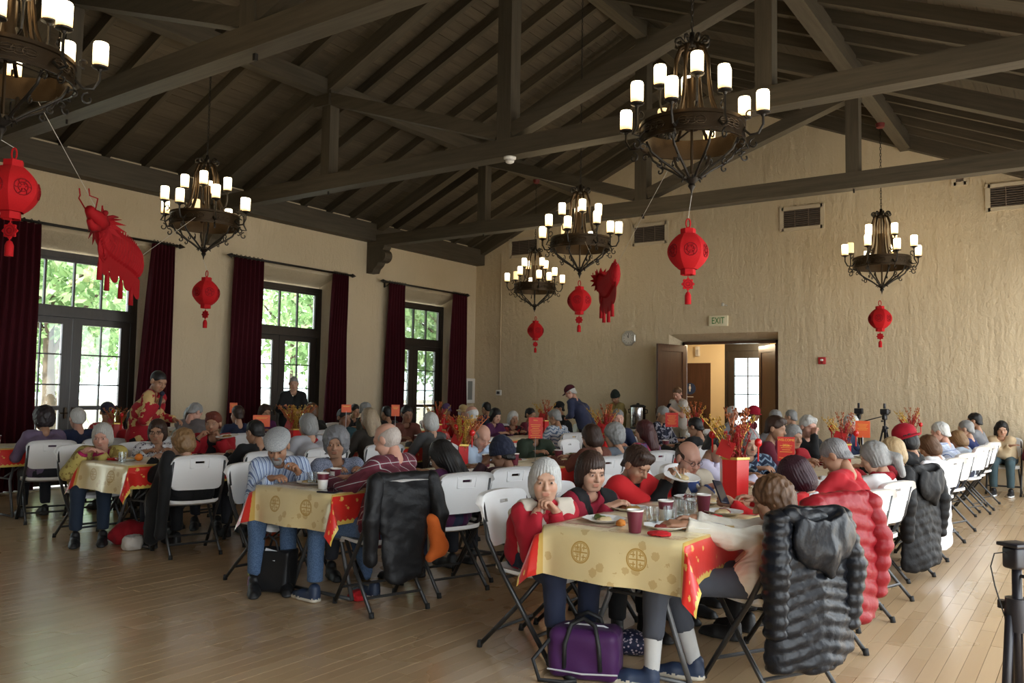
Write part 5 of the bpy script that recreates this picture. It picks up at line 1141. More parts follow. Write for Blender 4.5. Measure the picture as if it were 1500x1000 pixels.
J['L3'] = seat('L', 5.08, (-2.42, 4.86, .965), 'dark haired woman in a bright red vest with black sleeves lifting a plate', 'woman lifting a plate', turn=-6, look=(-8, 30), lod=0, old=False, hair=('sweep', 'dbrown'), skin='tan', top=FB('black_jersey', (.008, .008, .009)), top_name='sweater', neck='turtle', over=red, over_name='red_vest', over_sleeve=.40, lh=(-.05, .36, .875), rh=(.10, .34, .875), hp=('pinch', 'pinch'), legs=blackT)
J['L4'] = seat('L', 5.68, (-2.26, 5.32, .99), 'balding man with glasses in a beige jacket leaning across the table', 'man in the beige jacket', turn=-18, look=(-10, 22), lod=0, male=True, hair=('fringe', 'dbrown'), skin='pink', top=FB('blue_shirt', (.05, .08, .22)), neck='collar', over=FB('beige_jacket', (.47, .42, .33)), over_name='jacket', over_sleeve=True, over_open=.05, lh=(-.20, .50, .80), rh=(.12, .50, .80), glasses=True, legs=greyT, fat=1.12)
J['L5'] = seat('L', 6.35, (-2.40, 6.20, 1.02), 'person in a lavender shirt half hidden behind the tall branch vase', 'person in the lavender shirt', look=(10, 25), lod=1, hair=('short', 'black'), skin='tan', top=FB('lavender_cotton', (.52, .49, .62)), neck='collar', rh=(.1, .48, .80))
J['L6'] = seat('L', 7.42, (-2.55, 7.40, 1.0), 'grey haired woman in a navy chevron puffer beside the branch vase', 'woman in the chevron puffer', turn=-35, look=(-15, 18), lod=1, hair=('bob', 'grey'), skin='light', top=FB('navy_chevron', (.02, .03, .06), 'chevron', (.20, .27, .36)), top_name='jacket', neck='v', puff=True)
J['L7'] = seat('L', 8.0, (-2.50, 7.98, 1.11), 'dark haired person in maroon behind the WELCOME card', 'person behind the WELCOME card', look=(0, 10), lod=2, hair=('sweep', 'dbrown'), skin='tan', top=maroon)
J['L8'] = seat('L', 8.5, (-2.45, 8.38, 1.02), 'grey haired woman in red just right of the WELCOME card', 'grey woman right of the WELCOME card', turn=-20, look=(-15, 10), lod=1, hair=('bob', 'grey'), skin='tan', top=dred)
J['L9'] = seat('L', 9.1, (-2.50, 9.09, 1.10), 'white haired woman in black with a hand at her mouth', 'white haired woman in black', turn=-25, look=(-10, 8), lod=1, hair=('sweep', 'white'), skin='pink', top=blackT, rh='mouth', hp=('relax', 'grip'))
J['L10'] = seat('L', 10.85, (-2.45, 10.80, 1.09), 'white haired man in navy near the far end of the right table', 'white haired man in navy', look=(-5, 25), lod=2, male=True, hair=('short', 'white'), skin='pink', top=navy, fat=1.1)
# ---- right table, right side
chair(-1.335, 4.14, R(62), 'white folding chair of the woman in the white sweater')
J['R1'] = person('woman with brown curls in a white cable sweater and red scarf', (-1.40, 4.06), 108, (-1.36, 4.27, .885), look=(8, 20), lod=0, hair=('curly', (.095, .046, .020)), skin='tan', top=FB('white_cable', (.70, .66, .57), 'knit'), top_name='sweater', neck='high', scarf=dred, lh=(-.13, .47, .795), rh=(.06, .50, .80), hp=('relax', 'relax'), legs=greyT, sock=FB('grey_sock', (.48, .48, .47)), shoe=('navy', 'shoe'), knees=[(-.15, .44, .50), (.05, .42, .50)], ankles=[(-.16, .46, .09), (.02, .26, .09)])
J['R2'] = seat('R', 4.86, (-1.46, 5.02, .945), 'woman with a dark maroon bob, white hood and red sweater', 'woman with the maroon bob', turn=10, look=(12, 28), lod=0, old=False, hair=('bangs', 'maroon'), skin='light', top=red, top_name='sweater', scarf=white, lh=(-.17, .36, .80), rh='table', hp=('grip', 'relax'), legs=blackT)
J['R3'] = seat('R', 5.64, (-1.43, 5.83, 1.025), 'grey haired man in a red shirt bending over his food', 'man in the red shirt', turn=5, look=(0, 34), lod=0, male=True, hair=('short', (.20, .20, .205)), skin='tan', top=FB('red_polo', (.42, .018, .026)), neck='collar', legs=blackT, fat=1.12)
J['R4'] = seat('R', 6.32, (-1.31, 6.45, .985), 'woman with a grey ponytail and red collar over white', 'woman with the grey ponytail', turn=8, look=(5, 20), lod=1, hair=('pony', 'grey'), skin='light', top=white, scarf=dred, legs=blackT)
J['R5'] = seat('R', 7.30, (-1.37, 7.45, .975), 'blonde woman in red and black facing the table', 'blonde woman', turn=0, look=(-10, 15), lod=1, old=False, hair=('parted', 'blonde'), skin='pink', top=dred, over=FB('black_vest', (.012, .012, .013)), legs=blackT)
J['R6'] = seat('R', 8.05, (-1.40, 8.20, 1.05), 'person in a red cloche hat and black coat', 'person in the red hat', look=(0, 18), lod=1, hair=('bob', 'black'), hat=('cloche', FB('red_hat', (.32, .008, .02))), skin='tan', top=FB('black_coat', (.011, .011, .012)), legs=blackT)
J['R7'] = seat('R', 9.22, (-1.38, 9.38, .93), 'brown haired woman in a white sleeveless top', 'woman in the sleeveless top', look=(0, 28), lod=1, old=False, hair=('bob', 'brown'), skin='tan', top=white, short=True, legs=navyT)
J['R8'] = seat('R', 10.12, (-1.40, 10.3, 1.05), 'white haired man in a blue and white plaid shirt', 'man in the blue plaid shirt', look=(0, 15), lod=1, male=True, hair=('short', 'white'), skin='pink', top=FB('blue_plaid', (.55, .60, .72), 'plaid', (.05, .10, .30)), legs=navyT, fat=1.1)
J['R9'] = seat('R', 11.75, (-1.42, 11.95, .90), 'brown haired woman in pale blue bending low over the table', 'woman in pale blue', look=(0, 30), lod=1, old=False, hair=('bob', 'lbrown'), skin='tan', top=FB('pale_blue', (.52, .60, .70)), legs=navyT)
J['R10'] = seat('R', 12.2, (-1.38, 12.4, 1.03), 'grey haired person in a navy jacket near the far end', 'person in the navy jacket', look=(0, 10), lod=2, hair=('short', 'grey'), skin='light', top=FB('royal_navy', (.015, .025, .10)))
J['R11'] = seat('R', 13.0, (-1.36, 13.2, 1.12), 'dark haired person in a grey sweater at the far end', 'person in the grey sweater', look=(0, 8), lod=2, male=True, hair=('short', 'black'), skin='tan', top=grey)
# ---- two people on chairs against the gable wall
chair(-1.12, 14.62, R(180), 'white folding chair of the woman by the wall')
J['W1'] = person('young woman in a beige sweater sitting with folded arms by the wall', (-1.12, 14.62), 180, (-1.13, 14.50, .985), look=(12, 18), lod=1, old=False, hair=('long', 'black'), skin='light', top=beige, top_name='sweater', neck='v', lh='folded', rh='folded', hp=('flat', 'flat'), legs=FB('teal_jeans', (.05, .085, .10)), shoe=('blackwhite', 'shoe'), group='people seated along the wall')
chair(-.62, 14.62, R(180), 'white folding chair at the right edge by the wall')
J['W2'] = person('person in a maroon top cut by the right edge of the photo', (-.62, 14.62), 180, (-.62, 14.50, 1.0), look=(0, 15), lod=2, old=False, hair=('short', 'black'), skin='tan', top=maroon, lh='lap', rh='lap', group='people seated along the wall')
# ---- middle table, left side
J['BL1'] = seat('BL', 4.06, (-4.86, 3.96, 1.0), 'man in a grey flat cap and blue striped shirt with a grey goatee', 'man in the flat cap', turn=-38, look=(-12, 34), lod=0, male=True, hair=('short', 'grey'), hat=('flatcap', FB('grey_tweed', (.27, .28, .29), 'heather', (.36, .37, .38))), skin='tan', beard='grey', top=FB('blue_striped', (.50, .59, .74), 'stripes', (.13, .18, .34)), neck='collar', lh=(-.16, .36, .83), rh=(.02, .40, .79), hp=('pinch', 'relax'), legs=jean, fat=1.15)
J['BL2'] = seat('BL', 4.68, (-4.92, 4.58, .99), 'grey curly haired woman in a blue grey knit V-neck', 'woman in the blue grey knit', turn=-28, look=(-22, 6), lod=0, hair=('curlybig', (.17, .17, .18)), skin='tan', top=FB('bluegrey_knit', (.12, .14, .20), 'heather', (.26, .28, .36)), top_name='sweater', neck='v', legs=greyT, fat=1.1)
J['BL3'] = seat('BL', 6.55, (-4.85, 6.41, .985), 'bald man in a light blue shirt behind the tinsel vase', 'bald man in light blue', turn=-10, look=(-5, 35), lod=1, male=True, hair=('fringe', 'grey'), skin='pink', top=lblue, neck='collar', lh='chest')
J['BL4'] = seat('BL', 7.55, (-4.95, 7.50, 1.03), 'man in a dark green jacket behind the red menu card', 'man in the green jacket', turn=-28, look=(-10, 8), lod=1, male=True, hair=('short', 'black'), skin='tan', top=green, top_name='jacket', neck='collar', fat=1.2)
J['BL5'] = seat('BL', 9.45, (-4.95, 9.39, 1.11), 'dark haired man in a navy suit facing the camera at the middle table', 'man in the navy suit', turn=-35, look=(-10, 5), lod=2, male=True, hair=('short', 'dgrey'), skin='pink', top=navy, neck='v')
J['BL6'] = seat('BL', 10.8, (-4.95, 10.75, 1.14), 'grey haired man in a dark floral shirt beside the coffee urn', 'man in the floral shirt', look=(-20, 25), lod=2, male=True, hair=('short', 'grey'), skin='tan', top=FB('dark_floral', (.012, .014, .03), 'blotch', (.30, .30, .36)))
J['BL7'] = seat('BL', 12.6, (-4.60, 12.55, 1.14), 'pale haired person seated just behind the branch vase', 'pale haired person behind the vase', look=(-20, 0), lod=2, hair=('short', 'white'), skin='pink', top=grey)
J['BL8'] = seat('BL', 13.3, (-4.6, 13.55, 1.12), 'person in a red cap far behind the branch vase', 'person in the red cap', look=(-20, 10), lod=2, hair=('short', 'black'), hat=('cloche', FB('red_cap', (.36, .01, .03))), skin='tan', top=maroon)
# ---- middle table, right side
J['BR1'] = seat('BR', 4.05, (-3.95, 4.14, 1.08), 'bald man in a maroon plaid shirt and jeans seen from behind', 'bald man in the plaid shirt', turn=8, look=(14, 25), lod=0, male=True, hair=('fringe', (.42, .36, .32)), skin='pink', top=FB('maroon_plaid', (.15, .030, .048), 'plaid', (.42, .42, .42)), neck='collar', lh=(-.12, .40, .80), rh=(.10, .42, .80), legs=jean, shoe=('navy', 'shoe'), fat=1.22, knees=[(-.20, .42, .50), (.10, .40, .49)], ankles=[(-.22, .40, .09), (.10, .16, .09)])
J['BR2'] = seat('BR', 4.70, (-3.96, 4.74, .935), 'woman with long dark hair in a purple sweater leaning over', 'woman in purple', turn=4, look=(12, 28), lod=0, old=False, hair=('long', 'black'), skin='tan', top=FB('plum_knit', (.060, .012, .050)), top_name='sweater', glasses=True, legs=navyT)
J['BR3'] = seat('BR', 5.30, (-3.86, 5.36, .92), 'person in a navy beanie and camouflage hood eating', 'person in the beanie', turn=0, look=(20, 22), lod=0, hair=('short', 'black'), hat=('beanie', FB('navy_beanie', (.018, .022, .042), 'knit')), skin='brown', top=FB('dark_plum', (.035, .012, .016)), top_name='jacket', scarf=FB('camouflage', (.09, .08, .05), 'blotch', (.03, .03, .02)), lh='mouth', hp=('grip', 'relax'))
J['BR4'] = seat('BR', 6.78, (-3.85, 6.78, 1.01), 'dark brown haired woman just behind the woman in the black vest', 'brown haired woman at the middle table', look=(0, 20), lod=1, old=False, hair=('parted', 'dbrown'), skin='light', top=brownc)
J['BR5'] = seat('BR', 7.25, (-3.85, 7.22, 1.01), 'woman with tight grey curls and a grey jacket seen from behind', 'woman with grey curls', look=(15, 10), lod=1, hair=('curly', 'grey'), skin='tan', top=FB('slate_cloth', (.10, .115, .14)))
J['BR6'] = seat('BR', 7.9, (-3.85, 7.89, 1.03), 'woman with long reddish hair in a pink floral top', 'woman with long reddish hair', look=(15, 8), lod=1, old=False, hair=('long', (.055, .014, .014)), skin='light', top=FB('pink_floral', (.36, .04, .10), 'blotch', (.12, .10, .22)))
J['BR7'] = seat('BR', 9.25, (-3.85, 9.25, 1.04), 'black haired man in black behind the beige jacket', 'black haired man in black', look=(0, 20), lod=2, male=True, hair=('short', 'black'), skin='tan', top=blackT)
J['BR8'] = seat('BR', 12.2, (-3.85, 12.25, 1.10), 'grey haired person left of the door jamb at the far end', 'grey person by the door jamb', look=(0, 8), lod=2, hair=('bob', 'grey'), skin='light', top=grey)
J['BR9'] = seat('BR', 13.0, (-3.85, 13.03, 1.10), 'second grey haired person at the far end by the door', 'second grey person by the door', look=(0, 8), lod=2, hair=('short', 'grey'), skin='light', top=navy)
# ---- left table
J['AL1'] = seat('AL', 4.12, (-7.50, 4.09, .95), 'grey haired woman in a gold brocade jacket over pink', 'woman in the gold jacket', turn=-30, look=(-12, 14), lod=0, hair=('bob', (.40, .39, .36)), skin='pink', top=FB('magenta_knit', (.30, .012, .07)), over=FB('gold_brocade', (.42, .34, .10), 'blotch', (.22, .15, .04)), over_name='jacket', over_sleeve=True, over_open=.07, lh=(-.05, .34, .82), rh=(.07, .34, .82), hp=('relax', 'relax'), legs=FB('dark_jeans', (.02, .032, .055)), fat=1.15)
J['AL2'] = seat('AL', 4.72, (-7.55, 4.67, .975), 'woman with glasses and a dark bob in a white floral blouse', 'woman in the floral blouse', turn=-22, look=(-20, 8), lod=0, old=False, hair=('bob', 'dbrown'), skin='tan', glasses=True, top=FB('white_floral', (.58, .56, .56), 'dots', (.06, .05, .09)), neck='collar')
J['AL3'] = seat('AL', 5.35, (-7.55, 5.30, 1.04), 'woman with short auburn hair in red holding a white plate', 'auburn woman in red', turn=-35, look=(-16, 4), lod=1, hair=('sweep', 'red'), skin='tan', top=FB('black_under', (.012, .010, .011)), over=FB('red_cardigan', (.34, .012, .02)), over_name='cardigan', over_sleeve=True, over_open=.06, lh=(-.10, .30, .90), rh=(.10, .30, .90), hp=('pinch', 'pinch'), fat=1.1)
J['AL4'] = seat('AL', 7.2, (-7.55, 7.15, 1.07), 'dark haired man in profile left of the first menu cards', 'dark man left of the menu cards', look=(-10, 10), lod=2, male=True, hair=('short', 'black'), skin='brown', top=FB('dark_teal', (.02, .05, .06)))
J['AL5'] = seat('AL', 8.3, (-7.55, 8.29, 1.10), 'brown skinned man in a rust brown jacket facing right', 'man in the rust jacket', turn=-20, look=(-10, 10), lod=2, male=True, hair=('short', 'black'), skin='brown', top=brownc)
J['AL6'] = seat('AL', 10.3, (-7.55, 10.31, 1.05), 'dark haired woman with bangs behind the bald man in light blue', 'woman with bangs', look=(-15, 15), lod=2, old=False, hair=('bangs', 'black'), skin='light', top=purple)
J['AL7'] = seat('AL', 10.8, (-7.55, 10.79, 1.0), 'white haired woman in black and red left of the menu card', 'white haired woman by the menu card', turn=-25, look=(-10, 8), lod=2, hair=('bob', 'white'), skin='tan', top=FB('black_red', (.02, .01, .012), 'blotch', (.25, .02, .02)))
J['AL8'] = seat('AL', 11.3, (-7.55, 11.28, 1.05), 'black haired person between the white haired women and the card', 'black haired person by the card', look=(-10, 10), lod=2, hair=('short', 'black'), skin='tan', top=maroon)
J['AR1'] = seat('AR', 4.28, (-6.52, 4.27, .925), 'woman with light brown curls in a black jacket seen from behind', 'woman in the black jacket', turn=6, look=(12, 15), lod=0, hair=('curly', 'lbrown'), skin='light', top=FB('black_wool', (.012, .012, .013)), top_name='jacket', legs=blackT, fat=1.1)
J['AR2'] = seat('AR', 5.0, (-6.55, 5.06, .995), 'dark haired person in black left of the flat cap man', 'dark person beside the flat cap', look=(10, 20), lod=1, male=True, hair=('short', 'black'), skin='tan', top=blackT)
J['AR3'] = seat('AR', 5.7, (-6.58, 5.73, 1.045), 'woman with a grey bob, glasses and pale grey cardigan', 'woman with the grey bob', look=(10, 12), lod=1, hair=('bob', 'grey'), skin='light', glasses=True, top=dred, over=FB('pale_grey_cardigan', (.40, .40, .43)), over_name='cardigan', over_sleeve=True, over_open=.05)
J['AR4'] = seat('AR', 6.5, (-6.52, 6.54, 1.10), 'person with long dull blonde hair behind the plaid shirt', 'person with dull blonde hair', look=(0, 10), lod=2, hair=('long', (.30, .23, .15)), skin='tan', top=FB('dark_brown_cloth', (.03, .025, .02)))
J['AR5'] = seat('AR', 7.55, (-6.52, 7.57, 1.04), 'white haired person in a grey jacket seen from behind', 'white haired person in grey', look=(5, 10), lod=1, hair=('bob', 'white'), skin='light', top=FB('charcoal', (.075, .077, .08)))
J['AR6'] = seat('AR', 10.4, (-6.52, 10.39, 1.05), 'grey haired woman in a blue and white striped top', 'woman in blue and white', look=(10, 15), lod=2, hair=('sweep', 'grey'), skin='tan', top=FB('blue_white', (.50, .55, .62), 'chevron', (.10, .16, .28)))
J['AR7'] = seat('AR', 8.35, (-6.52, 8.37, 1.12), 'bald man in an orange striped shirt behind the tinsel vase', 'man in the orange stripes', look=(5, 10), lod=2, male=True, hair=('fringe', 'white'), skin='pink', top=FB('orange_stripe', (.30, .05, .03), 'stripes', (.45, .22, .08)))
# ---- window table
J['ZR1'] = seat('ZR', 4.34, (-9.15, 4.34, 1.055), 'person with full dark hair and a purple jacket seen from behind at far left', 'person in the purple jacket', look=(5, 8), lod=1, hair=('curlybig', (.022, .016, .018)), skin='tan', top=FB('mauve_jacket', (.15, .11, .18)), top_name='jacket', fat=1.1)
J['ZR2'] = seat('ZR', 4.9, (-9.20, 4.73, 1.05), 'white haired man with glasses in a navy jacket by the window', 'white haired man by the window', look=(-5, 8), lod=1, male=True, hair=('short', 'white'), skin='pink', glasses=True, top=navy, top_name='jacket')
J['ZR3'] = seat('ZR', 5.45, (-9.20, 5.39, 1.03), 'dark haired person in dark red behind the floral blouse', 'dark haired person in dark red', look=(5, 8), lod=1, old=False, hair=('bob', 'black'), skin='tan', top=dred)
J['ZR4'] = seat('ZR', 6.2, (-9.30, 6.26, 1.10), 'grey haired man in a grey jacket bowing his head by the wall', 'bowing man in grey', turn=-50, look=(-30, 35), lod=1, male=True, hair=('short', 'grey'), skin='pink', top=FB('taupe_jacket', (.16, .14, .14)), top_name='jacket')
J['ZR5'] = seat('ZR', 6.8, (-9.20, 6.82, 1.07), 'dark haired person in navy before the second dark curtain', 'dark person before the curtain', look=(0, 5), lod=2, male=True, hair=('short', 'dbrown'), skin='light', top=navy)
J['ZR6'] = seat('ZR', 8.1, (-9.20, 8.07, 1.10), 'brown haired person behind the grey bob', 'brown haired person behind the grey bob', look=(0, 5), lod=2, hair=('bob', 'brown'), skin='tan', top=blackT)
J['ZR7'] = seat('ZR', 9.2, (-9.20, 9.17, 1.11), 'grey haired man facing the camera behind an orange card', 'grey man behind the orange card', turn=-100, look=(-40, 5), lod=2, male=True, hair=('short', 'grey'), skin='pink', top=FB('dark_olive', (.05, .05, .035)))
J['ZR8'] = seat('ZR', 9.65, (-9.20, 9.62, 1.05), 'black haired person directly behind the bald plaid man', 'black haired person at the window table', look=(0, 10), lod=2, hair=('short', 'black'), skin='tan', top=blackT)
J['ZR9'] = seat('ZR', 12.2, (-9.20, 12.26, 1.11), 'dark haired person at the end of the window table', 'dark person at the end of the window table', look=(0, 10), lod=2, hair=('short', 'black'), skin='tan', top=navy)
J['ZL1'] = seat('ZL', 5.55, (-10.10, 5.56, 1.08), 'person in a dark cap before the nearest French doors', 'person in the dark cap', look=(-20, 12), lod=2, male=True, hair=('short', 'black'), hat=('ballcap', FB('dark_cap', (.03, .03, .05))), skin='tan', top=FB('red_white', (.45, .05, .06), 'blotch', (.7, .7, .7)))
J['ZL2'] = seat('ZL', 6.75, (-10.1, 6.74, 1.03), 'brown haired woman left of the auburn woman', 'brown haired woman at the window table', look=(-15, 10), lod=2, old=False, hair=('parted', 'dbrown'), skin='tan', top=FB('olive_cloth', (.08, .08, .04)))
J['ZL3'] = seat('ZL', 7.95, (-10.1, 7.97, 1.06), 'person in purple with dark hair by the middle curtain', 'person in purple by the curtain', look=(-10, 12), lod=2, hair=('bob', 'dbrown'), skin='tan', top=purple)
J['ZL4'] = seat('ZL', 9.8, (-10.1, 9.81, 1.06), 'black haired person before the wall between the curtains', 'black haired person between curtains', look=(-10, 10), lod=2, hair=('short', 'black'), skin='tan', top=blackT)
J['ZL5'] = seat('ZL', 12.2, (-10.1, 12.20, 1.05), 'person in a purple cap and red before the farthest doors', 'person in the purple cap', look=(-30, 10), lod=2, hair=('short', 'grey'), hat=('ballcap', FB('purple_cap', (.10, .06, .16))), skin='tan', top=red)
J['ZL6'] = seat('ZL', 12.75, (-10.1, 12.72, 1.02), 'person in a straw hat and red near the corner', 'person in the straw hat', look=(-30, 10), lod=2, hair=('bob', 'white'), hat=('sunhat', FB('straw', (.50, .36, .17))), skin='light', top=red)
# ---- people on their feet
st = dict(group='people standing')
J['MC'] = person('man in a red shirt with gold print bending to a microphone', (-8.52, 5.12), -55, (-8.33, 5.14, 1.475), look=(-25, 25), lod=0, male=True, old=False, hair=('buzz', 'black'), skin='tan', top=FB('red_gold_print', (.30, .010, .018), 'blotch', (.50, .34, .14), scale=.45), stand=.86, fat=1.12, lh=(-.15, .26, 1.05), rh=('h', (.03, .14, -.21)), hp=('relax', 'grip'), legs=blackT, **st)
J['WM'] = person('man in a black shirt standing before the middle French doors', (-10.75, 9.0), -120, (-10.70, 9.0, 1.50), look=(-10, 12), lod=1, male=True, hair=('buzz', 'grey'), skin='light', top=blackT, stand=.88, lh=(-.1, .25, 1.05), rh=(.1, .25, 1.05), legs=blackT, **st)
J['CM'] = person('stooping man in a maroon cap and navy jacket by the gable wall', (-7.22, 12.5), 95, (-7.50, 12.45, 1.43), look=(15, 30), lod=1, male=True, hair=('short', 'white'), hat=('ballcap', FB('maroon_cap', (.07, .012, .02))), skin='pink', top=FB('navy_jacket', (.035, .042, .085)), top_name='jacket', stand=.86, lh=(-.1, .30, 1.0), rh=(.1, .30, 1.0), legs=blackT, fat=1.1, **st)
J['SV'] = person('server in a dark cap and olive shirt beside the coffee urn', (-7.72, 14.6), 160, (-7.70, 14.50, 1.35), look=(20, 30), lod=2, male=True, hair=('short', 'black'), hat=('beanie', FB('dark_kerchief', (.015, .022, .018))), skin='tan', top=FB('olive_shirt', (.28, .22, .08)), stand=.80, lh=(-.1, .25, .95), rh=(.1, .25, .95), legs=blackT, **st)
J['PM'] = person('man in a white shirt looking at his phone beside the open door', (-6.22, 14.25), 160, (-6.22, 14.12, 1.44), look=(15, 25), lod=1, male=True, hair=('short', 'brown'), skin='pink', top=FB('pale_grey_shirt', (.52, .48, .44)), neck='collar', short=True, stand=.86, lh=(-.05, .27, 1.16), rh=(.08, .24, 1.12), hp=('grip', 'relax'), legs=FB('khaki', (.30, .27, .22)), **st)
J['BC'] = person('seated man in a black cap at the stooping man side', (-8.0, 13.1), 140, (-8.10, 13.05, 1.13), look=(0, 10), lod=2, male=True, hair=('short', 'black'), hat=('ballcap', FB('black_cap', (.012, .012, .013))), skin='tan', top=blackT, group='people seated along the wall'); chair(-8.0, 13.1, R(140), 'white folding chair of the man in the black cap')
for y, w_ in ((8.15, 'left'), (8.75, 'right')): chair(RX['BL'][0], y, R(-90), 'empty white folding chair at the middle table, %s of two' % w_)
# ================================================================ GARMENTS HUNG ON CHAIRS
def gloss(name, col, rough=.3, coat=0):
    t = NT(name); n = t.noise(t.obj(), 26, 4); t.base(Base_Color=col, Roughness=rough, Coat_Weight=coat, Specular_IOR_Level=.25); return t.bump(n, .5, .01).m
def hung(label, cat, x, y, rz, mat, zlow=.25, puff=.0, hood=False, wide=.21, sleeves=True, flare=1.12, seed=1, thick=.05, name='hung_jacket', step=.058, back=.0):
    o = thing(name, label, cat, (x, y, 0), R(rz)); F = Field((-.42, -.52, zlow-.12), (.42, .02, 1.02), .0115)
    zz = np.clip((.87-F.z)/(.87-zlow), 0, 1); wz = (wide+.035)*(1+(flare-1)*zz)-.03*(F.z > .8)*(F.z-.8)/.07; ax = np.abs(F.x); fold = 1-.25*np.exp(-((ax-wz)/.05)**2)
    q = puff*np.abs(np.cos(np.pi*(F.z+.22*ax+.010*F.waves(12, seed))/step)) if puff else 0
    yc = -.262-.05*zz-back*zz+.05*(ax/.25)**2*zz; hem = zlow+.05*(F.waves(7, seed+9))+.10*np.clip(ax-.08, 0, 1)
    d1 = smax(smax(ax-wz, np.abs(F.y-yc)-(thick*.8+q)*fold, .06), np.maximum(F.z-.885, hem-F.z), .05)
    d2 = smax(smax(ax-wz*.94, np.abs(F.y+.185+.10*np.clip(F.z-.62, 0, 1))-thick*.42, .03), np.maximum(F.z-.88, .60+.06*F.waves(9, seed)-F.z), .03)
    d = smin([d1, d2, F.cone((-wide+.02, -.25, .865), (wide-.02, -.25, .865), thick*.75, thick*.75)], .03)
    d = d+.007*F.waves(22, seed+3)+.005*F.waves(50, seed)+.0025*F.waves(110, seed)
    V, Q = nets(d, F.lo, F.h); obj('jacket_body', np_mesh('jacket_body', V, Q, mat), o)
    if sleeves:
        for sd in (-1, 1):
            d = smin([F.cone((sd*(wide+.01), -.26, .84), (sd*(wide+.06), -.30, .62), .056, .054), F.cone((sd*(wide+.06), -.30, .62), (sd*(wide+.045), -.28, max(zlow, .36)), .052, .045)], .02)
            if puff: d = d-puff*np.abs(np.cos(np.pi*F.z/step))
            d = d+.006*F.waves(40, seed+sd); V, Q = nets(d, F.lo, F.h); obj('sleeve', np_mesh('sleeve', V, Q, mat), o)
    if hood:
        d = smin([F.ell((.02, -.335, .765), (.20, .045, .145)), F.cone((-.16, -.285, .875), (.16, -.285, .875), .036, .036), F.cone((.02, -.34, .70), (.05, -.345, .60), .05, .02)], .05); d = smax(d, -F.ell((0, -.33, .90), (.13, .045, .05)), .02)+.006*F.waves(45, 4); V, Q = nets(d, F.lo, F.h); obj('hood', np_mesh('hood', V, Q, mat), o)
    return o
hung('shiny black hooded puffer jacket over the chair nearest the camera', 'jacket', -1.335, 4.14, 62, gloss('black_puffer', (.007, .008, .011), .33, .05), .16, .014, True, wide=.185, flare=1.28, seed=2)
hung('glossy red puffer jacket over the chair behind the black puffer', 'jacket', -1.37, 4.86, 66, gloss('red_puffer', (.24, .010, .016), .42, .0), .22, .016, False, wide=.22, seed=5, step=.085)
hung('long black quilted coat over a chair in the right row', 'coat', -1.37, 7.30, 73, gloss('black_coat_nylon', (.006, .006, .007), .6), .10, .008, True, wide=.22, seed=8, step=.07)
hung('white shawl hanging from a chair in the right row to near the floor', 'shawl', -1.37, 8.05, 73, FB('white_shawl', (.80, .80, .84)), .16, 0, False, wide=.20, sleeves=False, flare=1.25, seed=11, thick=.03, name='white_shawl')
jk = hung('black windbreaker with orange lining over the chair of the plaid shirt man', 'jacket', -3.88, 4.05, 73, gloss('black_nylon', (.008, .008, .009), .48), .20, 0, False, wide=.195, seed=14, flare=.62, thick=.038)
F = Field((.05, -.45, .28), (.40, -.12, .66), .011); d = smin([F.cone((.20, -.30, .58), (.26, -.29, .40), .045, .06), F.cone((.26, -.29, .40), (.18, -.30, .34), .05, .03)], .03)+.006*F.waves(40, 3); V, Q = nets(d, F.lo, F.h)
tag(obj('orange_lining', np_mesh('orange_lining', V, Q, FB('orange_nylon', (.72, .16, .03))), jk), 'bright orange lining')
F = Field((-.40, -.36, .02), (-.10, .22, .92), .014); d = smin([F.cone((-.235, -.20, .84), (-.275, -.02, .50), .05, .065), F.cone((-.275, -.02, .50), (-.285, .03, .14), .065, .06), F.cone((-.25, -.22, .80), (-.27, -.16, .20), .045, .05), F.cone((-.26, .05, .60), (-.29, .12, .22), .035, .045)], .05)+.007*F.waves(28, 3); V, Q = nets(d, F.lo, F.h)
tag(obj('hung_coat', np_mesh('hung_coat', V, Q, FB('black_wool', (.012, .012, .013))), None, (-6.40, 4.28, 0), (0, 0, R(73))), 'black coat hanging beside the chair of the woman with light curls', 'coat')
# ================================================================ TABLE WARE
tumb = NT('tumbler_glass'); _mx = tumb.n('MixShader', i0=tumb.math('MULTIPLY_ADD', tumb.n('LayerWeight', Blend=.35).outputs['Facing'], .55, .06)); tumb.t.links.new(tumb.n('BsdfTransparent', Color=(.93, .95, .95)).outputs[0], _mx.inputs[1]); tumb.t.links.new(tumb.n('BsdfGlossy', Color=(.95, .97, 1), Roughness=.05).outputs[0], _mx.inputs[2]); tumb.t.links.new(_mx.outputs[0], tumb.t.nodes['Material Output'].inputs[0])
foam = plain('foam_white', (.80, .80, .79), .55); mar = plain('cup_maroon', (.13, .016, .032), .45); wpap = plain('cup_white', (.78, .76, .72), .5)
CUP = {}
CUP['dark'] = [('cup_body', MB().lathe([(0, .002), (.028, .002), (.029, .004), (.040, .105)], 20).mesh('cup_body', mar, 40)), ('cup_rim', MB().lathe([(.0395, .104), (.042, .106), (.042, .111), (.039, .112), (.037, .104), (.027, .010), (0, .010)], 20).mesh('cup_rim', wpap, 40))]
CUP['band'] = [('cup_body', MB().lathe([(0, .002), (.028, .002), (.029, .004), (.036, .065)], 20).mesh('cup_lower', wpap, 40)), ('cup_band', MB().lathe([(.036, .065), (.040, .105)], 20).mesh('cup_band', mar, 40)), CUP['dark'][1]]
GL = MB().lathe([(0, .004), (.027, .004), (.028, .0), (.030, 0), (.036, .092), (.0345, .093), (.028, .008), (0, .008)], 20).mesh('tumbler_wall', tumb.m, 40); GW = MB().lathe([(0, .03), (.0300, .03), (.0285, .009), (0, .009)], 18).mesh('ice_water', tumb.m, 40)
